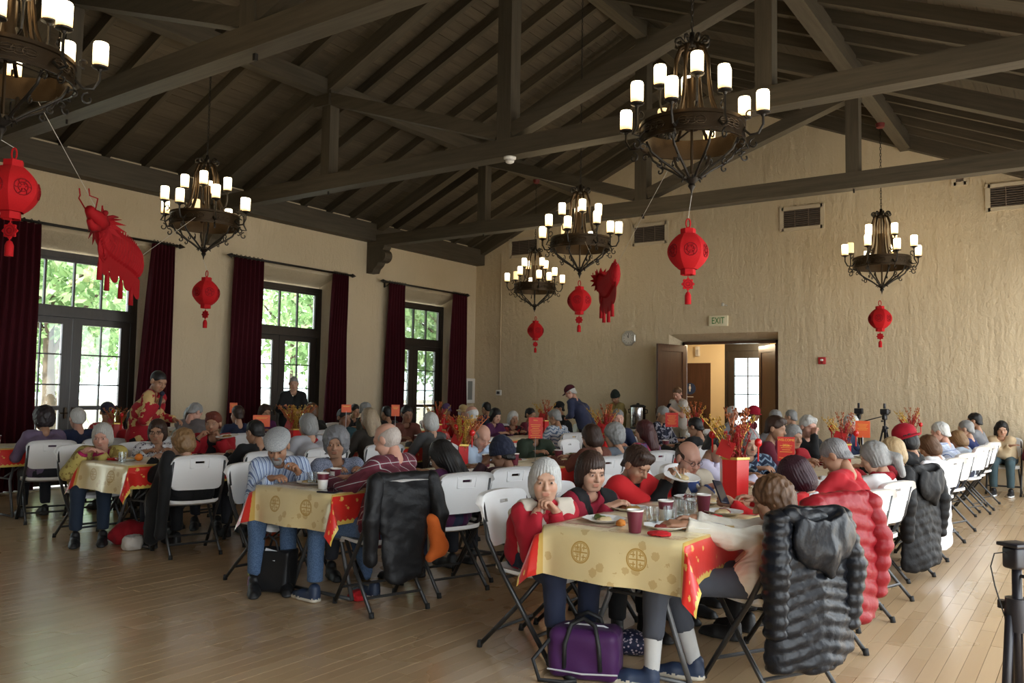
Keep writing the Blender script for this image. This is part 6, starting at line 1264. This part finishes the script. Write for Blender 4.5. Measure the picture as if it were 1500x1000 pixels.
PL = MB().lathe([(0, .004), (.072, .004), (.085, .010), (.115, .020), (.117, .023), (.085, .014), (.072, .008), (0, .008)], 8, a0=R(22.5), a1=R(382.5)).mesh('plate_rim', foam)
PLr = MB().lathe([(0, .004), (.07, .004), (.10, .016), (.115, .02), (.115, .023), (.07, .008), (0, .008)], 28).mesh('plate_rim', foam, 40)
FOODC = [(.16, .05, .02), (.30, .17, .05), (.10, .14, .03), (.55, .42, .22), (.20, .03, .02)]
FM = [plain('food_%d' % i, c, .5, bump=.5, bscale=90) for i, c in enumerate(FOODC)]
def food_mesh(k, sx=.045, sz=.02):
    F = Field((-.07, -.07, -.01), (.07, .07, .06), .006); d = smin([F.ell((0, 0, .004), (sx, sx*.7, sz)), F.ell((sx*.5, sx*.2, .006), (sx*.5, sx*.5, sz*.9)), F.ell((-sx*.5, -.01, .005), (sx*.45, sx*.4, sz*.8))], .008)+.004*F.waves(130, k); d = np.maximum(d, -F.z); V, Q = nets(d, F.lo, F.h); return np_mesh('food', V, Q, FM[k % len(FM)])
FOOD = [food_mesh(k) for k in range(5)]
T0 = TZ+.008
def cup(x, y, kind, label): c = thing('paper_cup', label, 'cup', (x, y, T0), random.random()*6, 'paper coffee cups'); [obj(n_, m_, c) for n_, m_ in CUP[kind]]; return c
def glass(x, y, label): c = thing('glass_tumbler', label, 'glass', (x, y, T0), random.random()*6, 'glass tumblers'); obj('tumbler_wall', GL, c); obj('ice_water', GW, c); return c
def plate(x, y, label, foods=(0, 2), r=False, z=T0, rot=None, group='white foam plates'):
    c = thing('foam_plate', label, 'plate', (x, y, z), random.random()*6, group, rot); obj('plate_rim', PLr if r else PL, c)
    for i, k in enumerate(foods): obj('food', FOOD[k], c, ((-1)**i*.030*(len(foods) > 1), .012*i, .007), (0, 0, i*1.7+x*9))
    return c
def crumple(name, label, cat, loc, size, mat, seed=1, flat=.35):
    F = Field((-1.2*size, -1.2*size, -.01), (1.2*size, 1.2*size, 1.2*size), size/9); d = F.ell((0, 0, size*flat*.6), (size, size*.8, size*flat))+size*.10*F.waves(6/size, seed)+size*.05*F.waves(14/size, seed+1); d = np.maximum(d, .002-F.z); V, Q = nets(d, F.lo, F.h); o = obj(name, np_mesh(name, V, Q, mat), None, loc, (0, 0, seed)); return tag(o, label, cat)
rednap = FB('red_napkin', (.50, .015, .02)); ornap = FB('orange_napkin', (.72, .10, .02))
mat_m = NT('printed_placemat'); _uv = mat_m.n('SeparateXYZ', Vector=mat_m.obj()); _ex = mat_m.math('MAXIMUM', mat_m.math('DIVIDE', mat_m.math('ABSOLUTE', _uv.outputs[0]), .14), mat_m.math('DIVIDE', mat_m.math('ABSOLUTE', _uv.outputs[1]), .20)); mat_m.base(Base_Color=mat_m.mix(mat_m.math('GREATER_THAN', mat_m.math('ABSOLUTE', mat_m.math('SUBTRACT', _ex, .90)), .035), (.35, .05, .07), (.60, .48, .34)), Roughness=.5)
PMM = MB().box((0, 0, 0), (.28, .40, .0012)).mesh('placemat', mat_m.m)
def placemat(x, y, label): tag(obj('placemat', PMM, None, (x, y, T0-.001)), label, 'placemat', 'printed paper placemats')
# near end of the right table
placemat(-2.13, 3.90, 'printed placemat before the elder in the cream vest'); placemat(-2.13, 4.46, 'printed placemat before the woman in the black vest'); placemat(-1.70, 4.16, 'printed placemat before the woman in the white sweater'); placemat(-1.70, 4.82, 'printed placemat before the woman with the maroon bob')
plate(-2.11, 3.86, 'foam plate of leftovers before the elder in the cream vest', (2, 3)); plate(-2.20, 4.33, 'foam plate before the woman in the black vest', (0, 1)); plate(-1.76, 3.86, 'foam plate of dark meat behind the nearest maroon cup', (0, 4)); plate(-1.62, 3.98, 'small foam plate by the hand of the woman in the white sweater', (1,), True); plate(-1.72, 4.55, 'foam plate beside the phone of the woman in white', (4, 3)); plate(-1.98, 4.92, 'foam plate of white cake in the middle of the right table', (3, 3), True); plate(-2.12, 5.05, 'foam plate of dark food near the red vase', (0, 4)); plate(-1.70, 5.30, 'foam plate right of the red vase', (2, 3))
cup(-1.83, 3.66, 'dark', 'plain maroon paper cup nearest the camera on the right table'); cup(-1.87, 4.10, 'band', 'cup with white lower half behind the nearest maroon cup'); cup(-1.82, 4.50, 'dark', 'maroon paper cup beside the dark phone'); cup(-1.60, 5.30, 'dark', 'maroon paper cup before the man in the red shirt')
for i, (x, y, w_) in enumerate(((-1.86, 3.92, 'nearest'), (-1.80, 4.00, 'second'), (-1.78, 4.22, 'third'), (-1.86, 4.28, 'fourth'), (-1.92, 4.38, 'fifth'), (-1.95, 4.62, 'sixth'))): glass(x, y, '%s clear tumbler from the camera on the right table' % w_)
crumple('red_napkin', 'folded red napkin by the hand on the near table edge', 'napkin', (-1.70, 3.66, T0), .06, rednap, 3, .22); crumple('orange_napkin', 'orange red envelope lying before the red vase', 'envelope', (-1.80, 4.95, T0), .07, ornap, 5, .25); crumple('orange_peel', 'piece of orange peel beside the leftovers plate', 'orange', (-1.98, 3.80, T0), .03, FB('orange_peel', (.62, .22, .04)), 2, .7); crumple('red_napkin', 'crumpled red napkin among the tumblers', 'napkin', (-1.70, 4.36, T0), .05, rednap, 8, .3)
ph = thing('smartphone', 'dark phone held by the woman with the maroon bob', 'phone', (-1.78, 4.66, .86), 0, None, (R(55), R(10), R(70))); MB().rbox((0, 0, 0), (.074, .150, .009), .004).build('phone_body', plain('phone_black', (.012, .010, .02), .3), ph, True); MB().rbox((0, 0, .0048), (.068, .142, .0012), .0005).build('phone_screen', plain('phone_screen', (.02, .02, .03), .08), ph)
# plate and fork held by the woman in the red vest
plate(-2.14, 4.93, 'foam plate held up by the woman in the red vest', (3,), True, .885, (R(6), R(10), 0)); fk = thing('plastic_fork', 'white plastic fork over the held plate', 'fork', (-2.16, 4.90, .93), 0, None, (R(15), 0, R(40))); MB().tube([(0, -.09, 0), (0, .02, .004), (0, .05, 0)], [.004, .004, .008], 6).build('fork_handle', foam, fk, True)
for i in (-1, 0, 1): MB().tube([(i*.006, .05, 0), (i*.007, .085, .004)], .0016, 5).build('tine', foam, fk)
# middle table
cup(-4.24, 3.84, 'band', 'paper cup with maroon band and white base nearest on the middle table'); c_ = cup(-4.42, 4.12, 'dark', 'paper cup with a white note on its side at the middle table')
MB().grid(7, 2, lambda u, v: (.0385*math.cos(-2.2+u*1.3)*(1+.0*v), .0385*math.sin(-2.2+u*1.3), .045+.045*v)).build('white_note', wpap, c_); c_.rotation_euler = (0, 0, 0)
plate(-4.50, 3.98, 'foam plate before the man in the flat cap', (1, 3)); plate(-4.55, 4.60, 'foam plate before the woman in the blue grey knit', (0, 1)); glass(-4.46, 3.94, 'clear tumbler between the hands of the flat cap man'); glass(-4.42, 4.0, 'clear tumbler behind the cups on the middle table'); plate(-4.22, 4.62, 'foam plate before the woman in purple', (4, 2)); plate(-4.2, 5.25, 'foam plate before the person in the beanie', (0, 3)); cup(-4.45, 5.95, 'dark', 'maroon cup left of the elder in the far middle table'); cup(-4.35, 6.25, 'dark', 'maroon cup behind the head of the elder'); placemat(-4.58, 4.05, 'printed placemat before the man in the flat cap'); placemat(-4.17, 4.05, 'printed placemat before the bald man in plaid')
tb = thing('tablet_computer', 'black tablet lying at the near edge of the middle table', 'tablet', (-4.10, 3.80, T0), R(20)); MB().rbox((0, 0, .006), (.13, .20, .010), .004).build('tablet_case', plain('phone_black', (.012, .010, .02), .3), tb, True); MB().rbox((0, 0, .0112), (.118, .185, .001), .0004).build('screen', plain('phone_screen', (.02, .02, .03), .08), tb)
# left table
def orange(x, y, label): o = thing('orange_fruit', label, 'orange', (x, y, T0), 0, 'oranges on the tables'); MB().ball((0, 0, .036), .036, 14, sc=(1, 1, .95)).build('peel', plain('orange_skin', (.72, .20, .02), .45, bump=.3, bscale=200), o, True); MB().lathe([(0, .0), (.006, 0), (.004, .004), (0, .004)], 6, c=(0, 0, .069)).build('stem_end', plain('stem_green', (.08, .10, .03), .7), o)
orange(-6.98, 4.15, 'orange in front of the woman in the gold jacket'); orange(-6.95, 4.62, 'orange in front of the floral blouse'); orange(-6.80, 5.30, 'orange at the right edge of the left table'); plate(-7.10, 4.12, 'foam plate before the woman in the gold jacket', (1, 3)); plate(-7.10, 4.68, 'foam plate before the woman in the floral blouse', (0, 2)); plate(-6.85, 4.35, 'foam plate before the woman in the black jacket', (0, 4)); plate(-7.26, 5.27, 'white plate held by the auburn woman in red', (1,), True, .905, (R(8), 0, 0)); crumple('red_napkin', 'red napkin under the hands of the woman in gold', 'napkin', (-7.22, 4.06, T0), .07, rednap, 6, .2)
glass(-6.95, 3.98, 'clear tumbler at the near corner of the left table'); cup(-9.75, 4.15, 'band', 'white and maroon paper cup on the window table at far left')
for i, (r_, y, nm) in enumerate((('C', 6.1, 'second right table near the lavender shirt'), ('C', 7.4, 'second right table before the chevron puffer'), ('C', 8.6, 'third right table'), ('C', 10, 'third right table, far part'), ('B', 6.7, 'second middle table before the green jacket'), ('B', 7.8, 'second middle table'), ('B', 9.2, 'third middle table'), ('A', 6.0, 'left table beyond the auburn woman'), ('A', 7.6, 'second left table'), ('Z', 4.8, 'window table near its end'), ('Z', 6.3, 'window table by the bowing man'))):
    for s in (-1, 1): plate(ROWX[r_]+s*.20, y+s*.1, 'foam plate on the %s, %s side' % (nm, 'window' if s < 0 else 'aisle'), (i % 5, (i+2) % 5))
    cup(ROWX[r_]+.06, y+.25, 'dark', 'maroon cup on the '+nm)
# ---- centrepieces
def branch_mesh(seed, h_, gold):
    rg = random.Random(seed); mb = MB(); lean = rg.uniform(.05, .22); az = rg.random()*6.28; P = [Vector((math.cos(az)*lean*t*t*1.0, math.sin(az)*lean*t*t, h_*t)) for t in np.linspace(0, 1, 7)]; mb.tube(P, [.004]*6+[.0015], 5)
    for k in range(int(h_*110)):
        t = rg.uniform(.18, 1); f = t*6; i = min(int(f), 5); p = P[i].lerp(P[i+1], f-i); a = rg.random()*6.28; q = p+Vector((math.cos(a)*.014, math.sin(a)*.014, .008)); s_ = rg.uniform(.005, .009)
        mb.add([q+Vector((s_, 0, 0)), q+Vector((0, s_, 0)), q+Vector((-s_, 0, 0)), q+Vector((0, -s_, 0)), q+Vector((0, 0, s_*1.5)), q-Vector((0, 0, s_*1.5))], [(0, 1, 4), (1, 2, 4), (2, 3, 4), (3, 0, 4), (1, 0, 5), (2, 1, 5), (3, 2, 5), (0, 3, 5)])
    return mb.mesh('branch', gold)
redb = plain('branch_red', (.30, .012, .014), .4); goldb = plain('branch_gold', (.55, .34, .07), .3, .6); redg = plain('vase_red', (.56, .014, .014), .25); goldt = plain('gold_trim', (.62, .42, .10), .3, .7); rgold = plain('branch_copper', (.42, .13, .05), .3, .6)
BRM = [branch_mesh(i, .34+.05*(i % 4), (redb, redb, goldb, rgold)[i % 4]) for i in range(12)]; BRT = [branch_mesh(20+i, .40, (rgold, goldb)[i % 2]) for i in range(8)]
def centrepiece(x, y, label, r=.10, h_=.27, meshes=BRM, n=14, hex_=True, scale=1.0, cards=True):
    n = int(n*1.5)
    c = thing('branch_centrepiece', label, 'centrepiece', (x, y, T0), 0, 'red and gold branch centrepieces'); sd = 6 if hex_ else 4
    MB().lathe([(0, .002), (r*.93, .002), (r, h_), (r-.008, h_), (r*.9, .02), (0, .02)], sd).build('vase', redg, c); MB().lathe([(r+.001, h_-.015), (r+.004, h_-.012), (r+.004, h_+.002), (r+.001, h_+.002)], sd).build('vase_trim', goldt, c)
    for i in range(n):
        a = i*2.4; rr_ = r*.5*math.sqrt((i+.5)/n); o = obj('branch', meshes[i % len(meshes)], c, (rr_*math.cos(a), rr_*math.sin(a), h_*.35), (0, 0, i*1.9)); o.scale = (scale,)*3
    if cards:
        for k, (dx, dz, nm) in enumerate(((-r*1.5, h_+.14, 'ornament'), (r*1.6, h_+.10, 'ornament'))):
            mb = MB(); mb.lathe([(0, .028), (.012, .026), (.024, .012), (.024, -.012), (.012, -.026), (0, -.028)], 10); mb.tube([(0, 0, -.026), (0, 0, -.12)], .006, 6); mb.tube([(0, 0, .026), (dx*-.3, 0, .10)], .0015, 4); mb.build(nm, redg, c, 40, loc=(dx, 0, dz))
        MB().box((-.02, -r*1.02, h_+.055), (.10, .004, .11), (R(-12), R(18), 0)).build('red_envelope', plain('envelope_red', (.45, .02, .02), .4), c)
centrepiece(-1.94, 5.32, 'tall red hexagonal vase of berry branches on the nearest right table')
centrepiece(-4.40, 5.55, 'red vase of shiny tinsel branches beside the woman in purple', .058, .22, BRT, 12, False, .95, True)
centrepiece(-1.92, 8.15, 'branch centrepiece above the man in the red shirt', .07, .24, BRM, 12, True, .9); centrepiece(-1.92, 11.7, 'branch centrepiece behind the red hat', .07, .24, BRM, 12, True, .95); centrepiece(-4.37, 8.0, 'red branch centrepiece left of the coffee urn', .07, .24, BRM, 14, True, .95); centrepiece(-4.37, 10.5, 'branch centrepiece before the corridor doorway', .07, .24, BRM, 10, True, 1.0); centrepiece(-7.02, 5.95, 'tinsel centrepiece before the middle French doors', .07, .24, BRT, 14, True, 1.0); centrepiece(-7.02, 8.3, 'branch centrepiece before the farthest French doors', .07, .24, BRM, 12, True, .9); centrepiece(-7.02, 10.9, 'branch centrepiece left of the stooping man', .07, .24, BRM, 10, True, .95); centrepiece(-9.67, 5.45, 'branch centrepiece on the window table before the man in red print', .06, .22, BRT, 9, True, .8)
# ---- cards on clip stands
cardm = plain('card_red', (.56, .022, .014), .45); yel = plain('card_gold', (.80, .50, .06), .4); org = plain('card_orange', (.70, .10, .02), .45)
def card(x, y, z, label, text=None, w_=.125, h_=.185, rz=-35, mat=cardm, lines=8):
    c = thing('table_card', label, 'table card', (x, y, T0), R(rz) if True else 0, 'red cards on clip stands'); MB().lathe([(0, 0), (.035, 0), (.035, .006), (.006, .012), (0, .012)], 16).build('stand_base', plain('stand_steel', (.4, .4, .42), .3, .8), c); zz = z-T0
    MB().tube([(0, 0, .008), (0, 0, zz-h_/2+.015)], .003, 6).build('stand_rod', plain('stand_steel', (.4, .4, .42), .3, .8), c)
    cd = MB().rbox((0, 0, zz), (w_, .004, h_), .0015).build('card', mat, c)
    if text:
        for k, (tx, sz, zo, m_) in enumerate(text): text_mesh(tx, sz, m_, cd, (0, -.003, zz+zo), (R(90), 0, 0), extrude=.0004)
    for i in range(lines): MB().box((0, -.0025, zz+h_*(.30-.085*i)-(.03 if text else 0)), (w_*(.72-.12*(i % 3)), .0008, .003), None).build('print_line', yel, cd)
card(-1.92, 6.38, 1.02, 'red WELCOME card beside the grey haired woman', [('WELCOME', .025, .068, yel), ('2026', .026, .028, yel), ('Happy New Year', .0145, -.066, yel)], lines=4, rz=17)
card(-4.37, 6.62, 1.08, 'red menu card in front of the man in the green jacket', [('MENU', .016, .072, yel)], rz=33, w_=.135, h_=.20); card(-4.37, 9.75, 1.10, 'red menu card in front of the man with the phone', rz=24, w_=.16, h_=.18); card(-7.02, 6.68, 1.20, 'orange red card before the far curtain', rz=46, w_=.11, h_=.09, mat=org, lines=2); card(-7.02, 7.5, 1.17, 'orange red card left of the rust brown jacket', rz=43, w_=.10, h_=.14, mat=org, lines=3); card(-9.67, 7.1, 1.14, 'small orange card at the second curtain', rz=52, w_=.10, h_=.14, mat=org, lines=3); card(-1.92, 8.95, 1.10, 'red card beside the two camera tripods', rz=12, w_=.14, h_=.17, mat=org, lines=5); card(-7.02, 5.5, 1.08, 'orange card behind the grey flat cap', rz=50, w_=.17, h_=.12, mat=org, lines=2)
# ================================================================ THINGS ON THE FLOOR
def bag_purple():
    o = thing('duffel_bag', 'purple duffel bag with black handles on the floor under the near table', 'bag', (-2.12, 3.70, 0), R(20)); F = Field((-.25, -.20, -.01), (.25, .20, .34), .011); q = np.maximum(np.maximum(np.abs(F.x)-.15, np.abs(F.y)-.085), np.abs(F.z-.13)-.09); d = np.sqrt(np.maximum(np.abs(F.x)-.13, 0)**2+np.maximum(np.abs(F.y)-.06, 0)**2+np.maximum(np.abs(F.z-.125)-.075, 0)**2)-.048+.006*F.waves(30, 2); d = np.maximum(d, .002-F.z); V, Q = nets(d, F.lo, F.h); obj('bag_body', np_mesh('bag_body', V, Q, FB('purple_nylon', (.055, .014, .075), rough=.5)), o)
    blk = plain('strap_black', (.012, .012, .013), .6)
    for s in (-1, 1): MB().tube([(-.09, s*.10, .06), (-.085, s*.118, .18), (-.06, s*.08, .27), (.0, s*.06, .30), (.06, s*.08, .27), (.085, s*.118, .18), (.09, s*.10, .06)], .012, 6).build('handle', blk, o, True)
    MB().tube([(-.17, 0, .22), (-.09, 0, .252), (.09, 0, .252), (.17, 0, .22)], .006, 5).build('zip', plain('zip_grey', (.5, .5, .52), .4), o); MB().tube([(-.175, -.10, .05), (0, -.118, .045), (.175, -.10, .05)], .005, 5).build('piping', plain('zip_grey', (.5, .5, .52), .4), o)
    MB().tube([(-.16, -.08, .2), (-.24, -.14, .10), (-.20, -.17, .015), (-.08, -.16, .012), (-.02, -.14, .02)], .011, 6).build('shoulder_strap', blk, o, True)
bag_purple()
F = Field((-.14, -.11, -.01), (.14, .11, .16), .009); d = F.ell((0, 0, .06), (.12, .085, .07))+.004*F.waves(40, 4); d = np.maximum(d, .002-F.z); V, Q = nets(d, F.lo, F.h); o = obj('patterned_pouch', np_mesh('patterned_pouch', V, Q, FB('pouch_print', (.015, .018, .05), 'dots', (.50, .42, .46), rough=.5, scale=1.4)), None, (-2.10, 4.16, 0), (0, 0, .4)); tag(o, 'small dark pouch with pale pattern behind the purple bag', 'pouch')
def tote():
    o = thing('tote_bag', 'black tote bag with coloured side print under the middle table end', 'bag', (-4.74, 3.86, 0), R(25)); F = Field((-.2, -.16, -.01), (.2, .16, .36), .012); w2 = .13+.02*F.z/.3; d = np.sqrt(np.maximum(np.abs(F.x)-w2+.02, 0)**2+np.maximum(np.abs(F.y)-.06, 0)**2+np.maximum(np.abs(F.z-.15)-.12, 0)**2)-.025+.010*F.waves(18, 3); d = smax(d, -(F.ell((0, 0, .34), (.11, .05, .12))), .01); d = np.maximum(d, .002-F.z); V, Q = nets(d, F.lo, F.h); obj('bag_body', np_mesh('bag_body', V, Q, FB('black_tote', (.012, .012, .013), rough=.45)), o)
    for i, (z, c_) in enumerate(((.21, (.12, .34, .52)), (.14, (.40, .46, .16)), (.07, (.42, .26, .44)))): MB().rbox((-.155, -.03, z), (.008, .06, .06), .003, (0, R(4), R(-8))).build('print_patch', plain('patch_%d' % i, c_, .5), o)
    MB().box((.01, -.075, .265), (.09, .004, .07), (R(-8), R(12), 0)).build('paper', plain('paper_pale', (.6, .64, .68), .6), o)
    for s in (-1, 1): MB().tube([(-.07, s*.06, .26), (-.05, s*.08, .36), (.0, s*.085, .40), (.05, s*.08, .36), (.07, s*.06, .26)], .008, 6).build('handle', plain('strap_black', (.012, .012, .013), .6), o, True)
tote()
crumple('red_cloth', 'red cloth lying on the floor at the left table', 'cloth', (-7.16, 4.20, 0), .17, FB('red_bag_cloth', (.34, .012, .02)), 4, .75); crumple('red_napkin', 'crumpled red napkin on the floor by the blue shoe', 'napkin', (-4.10, 4.05, 0), .075, rednap, 9, .55); crumple('white_sack', 'slim white cloth sack standing on the floor by the black jacket', 'sack', (-6.85, 4.05, 0), .10, FB('white_sack', (.55, .50, .44)), 2, 1.0); crumple('floral_bag', 'floral bag on the floor under the left table', 'bag', (-6.5, 5.25, 0), .19, FB('floral_sack', (.30, .28, .26), 'blotch', (.45, .06, .03), scale=.6), 6, .7)
# ---- microphone, urn table, tripods
def head_point(key, p):       # a point given in a person's head frame, in the room
    root, inf = J[key]; q = inf['H']+inf['HM'] @ V3(p); c_, s_ = math.cos(root.rotation_euler.z), math.sin(root.rotation_euler.z)
    return Vector((root.location.x+q[0]*c_-q[1]*s_, root.location.y+q[0]*s_+q[1]*c_, q[2]))
_a, _b = head_point('MC', (.02, .135, -.085)), head_point('MC', (.035, .185, -.25))
o = thing('microphone', 'black microphone in the hand of the man in red', 'microphone', _b); MB().tube([(0, 0, 0), _a-_b], [.012, .017], 10).build('handle', M['rubber'], o, True); MB().ball(_a-_b, .028, 12).build('windscreen', plain('foam_black', (.01, .012, .03), .9), o, True)
ph2 = thing('smartphone', 'dark phone in the hands of the man in the white shirt', 'phone', (-6.30, 13.90, 1.20), 0, None, (R(50), 0, R(-20))); MB().rbox((0, 0, 0), (.074, .150, .009), .004).build('phone_body', plain('phone_black', (.012, .010, .02), .3), ph2, True); MB().rbox((0, 0, .0048), (.068, .142, .0012), .0005).build('phone_screen', plain('phone_screen', (.02, .02, .03), .08), ph2)
def urn():
    t = thing('serving_table', 'long serving table against the gable wall', 'table', (-7.3, 14.55, 0)); MB().rbox((0, 0, .73), (2.4, .6, .04), .01).build('tabletop', plain('table_plastic', (.55, .54, .5), .5), t)
    for sx in (-1, 1):
        for sy in (-1, 1): MB().tube([(sx*1.1, sy*.25, .71), (sx*1.1, sy*.25, 0)], .018, 8).build('leg', M['chair_frame'], t)
    u = thing('coffee_urn', 'tall stainless coffee urn with black lid on the serving table', 'coffee urn', (-7.18, 14.45, .75)); st_ = plain('stainless', (.45, .45, .46), .18, 1.0)
    MB().lathe([(0, .03), (.14, .03), (.15, .05), (.15, .40), (.145, .42), (0, .42)], 28).build('tank', st_, u, 40); MB().lathe([(0, .0), (.13, 0), (.15, .015), (.145, .04), (0, .04)], 28).build('base', M['rubber'], u, 40); MB().lathe([(.15, .42), (.152, .44), (.10, .465), (.03, .47), (.03, .49), (0, .50)], 28).build('lid', M['rubber'], u, 40)
    MB().tube([(0, -.14, .10), (0, -.20, .10), (0, -.20, .06)], .012, 8).build('tap', M['rubber'], u)
    for s in (-1, 1): MB().tube([(s*.15, 0, .30), (s*.20, 0, .31), (s*.20, 0, .37), (s*.15, 0, .38)], .010, 6).build('handle', M['rubber'], u)
urn()
def tripod(x, y, ztop, label, cam=True, rz=0, spread=.30, r=.018):
    o = thing('camera_tripod', label, 'tripod', (x, y, 0), R(rz)); blk = plain('tripod_black', (.014, .013, .018), .4); hub = ztop-.22
    MB().tube([(0, 0, hub-.25), (0, 0, ztop-.06)], r*.8, 10).build('centre_column', blk, o, True); mb = MB(); mb.lathe([(0, hub-.05), (r*1.9, hub-.05), (r*2.1, hub), (r*1.9, hub+.05), (0, hub+.05)], 12); mb.build('hub', blk, o, 40)
    for i in range(3):
        a = i*2*math.pi/3+.4; d_ = Vector((math.cos(a), math.sin(a), 0)); P = [d_*r*1.6+Vector((0, 0, hub)), d_*(spread*.45)+Vector((0, 0, hub*.5)), d_*spread+Vector((0, 0, .01))]; l_ = MB().tube(P[:2], r*.75, 8).tube(P[1:], r*.55, 8).build('leg', blk, o, True)
        MB().tube([P[1]-Vector((0, 0, .025)), P[1]+Vector((0, 0, .025))], r*.95, 8).build('leg_clamp', blk, l_); MB().lathe([(0, 0), (.014, 0), (.010, .03), (0, .03)], 8, c=d_*spread).build('rubber_foot', M['rubber'], l_); MB().tube([Vector((0, 0, hub-.20)), d_*(spread*.42)+Vector((0, 0, hub*.55))], .005, 6).build('brace', blk, o)
    mb = MB(); mb.rbox((0, 0, ztop-.045), (.055, .065, .07), .01); mb.rbox((0, 0, ztop-.005), (.075, .085, .012), .004); mb.build('pan_head', blk, o, True)
    MB().tube([(.02, .03, ztop-.03), (.10, .10, ztop-.06), (.24, .22, ztop-.12)], .008, 8).build('pan_handle', blk, o, True)
    for z, s in ((hub+.02, -1), (hub+.12, 1)): mb = MB(); mb.tube([(0, 0, z), (s*.045, 0, z)], .006, 6); mb.lathe([(0, -.012), (.016, -.012), (.016, .012), (0, .012)], 8, c=(s*.05, 0, z)); mb.build('knob', blk, o)
    if cam:
        MB().rbox((0, 0, ztop+.045), (.13, .06, .085), .012).build('camera_body', blk, o, True); MB().lathe([(0, 0), (.032, 0), (.034, .06), (.028, .065), (0, .05)], 14).build('lens', plain('lens_black', (.01, .01, .012), .15), o, loc=(0, -.03, ztop+.045), rot=(R(90), 0, 0)); MB().rbox((0, 0, ztop+.13), (.03, .03, .08), .006).build('viewfinder', blk, o, True)
    return o
tripod(-.205, 3.05, .975, 'black tripod standing alone at the right edge of the photo', False, -35, .13)
tripod(-2.58, 13.5, 1.17, 'camera tripod before the gable wall, nearer the red hat', True, 150); tripod(-2.95, 13.5, 1.17, 'camera tripod before the gable wall, beside the red card', True, 170)
MB().tube([(-.215, 3.04, .93), (-.235, 3.03, .945), (-.262, 3.015, .94), (-.272, 3.01, .90), (-.262, 3.015, .84), (-.245, 3.03, .77), (-.225, 3.04, .70), (-.21, 3.05, .66)], .0022, 6).build('release_cable', M['rubber'], bpy.data.objects['camera_tripod'], True).matrix_parent_inverse = (Matrix.Translation((-.205, 3.05, 0)) @ Matrix.Rotation(R(-35), 4, 'Z')).inverted()
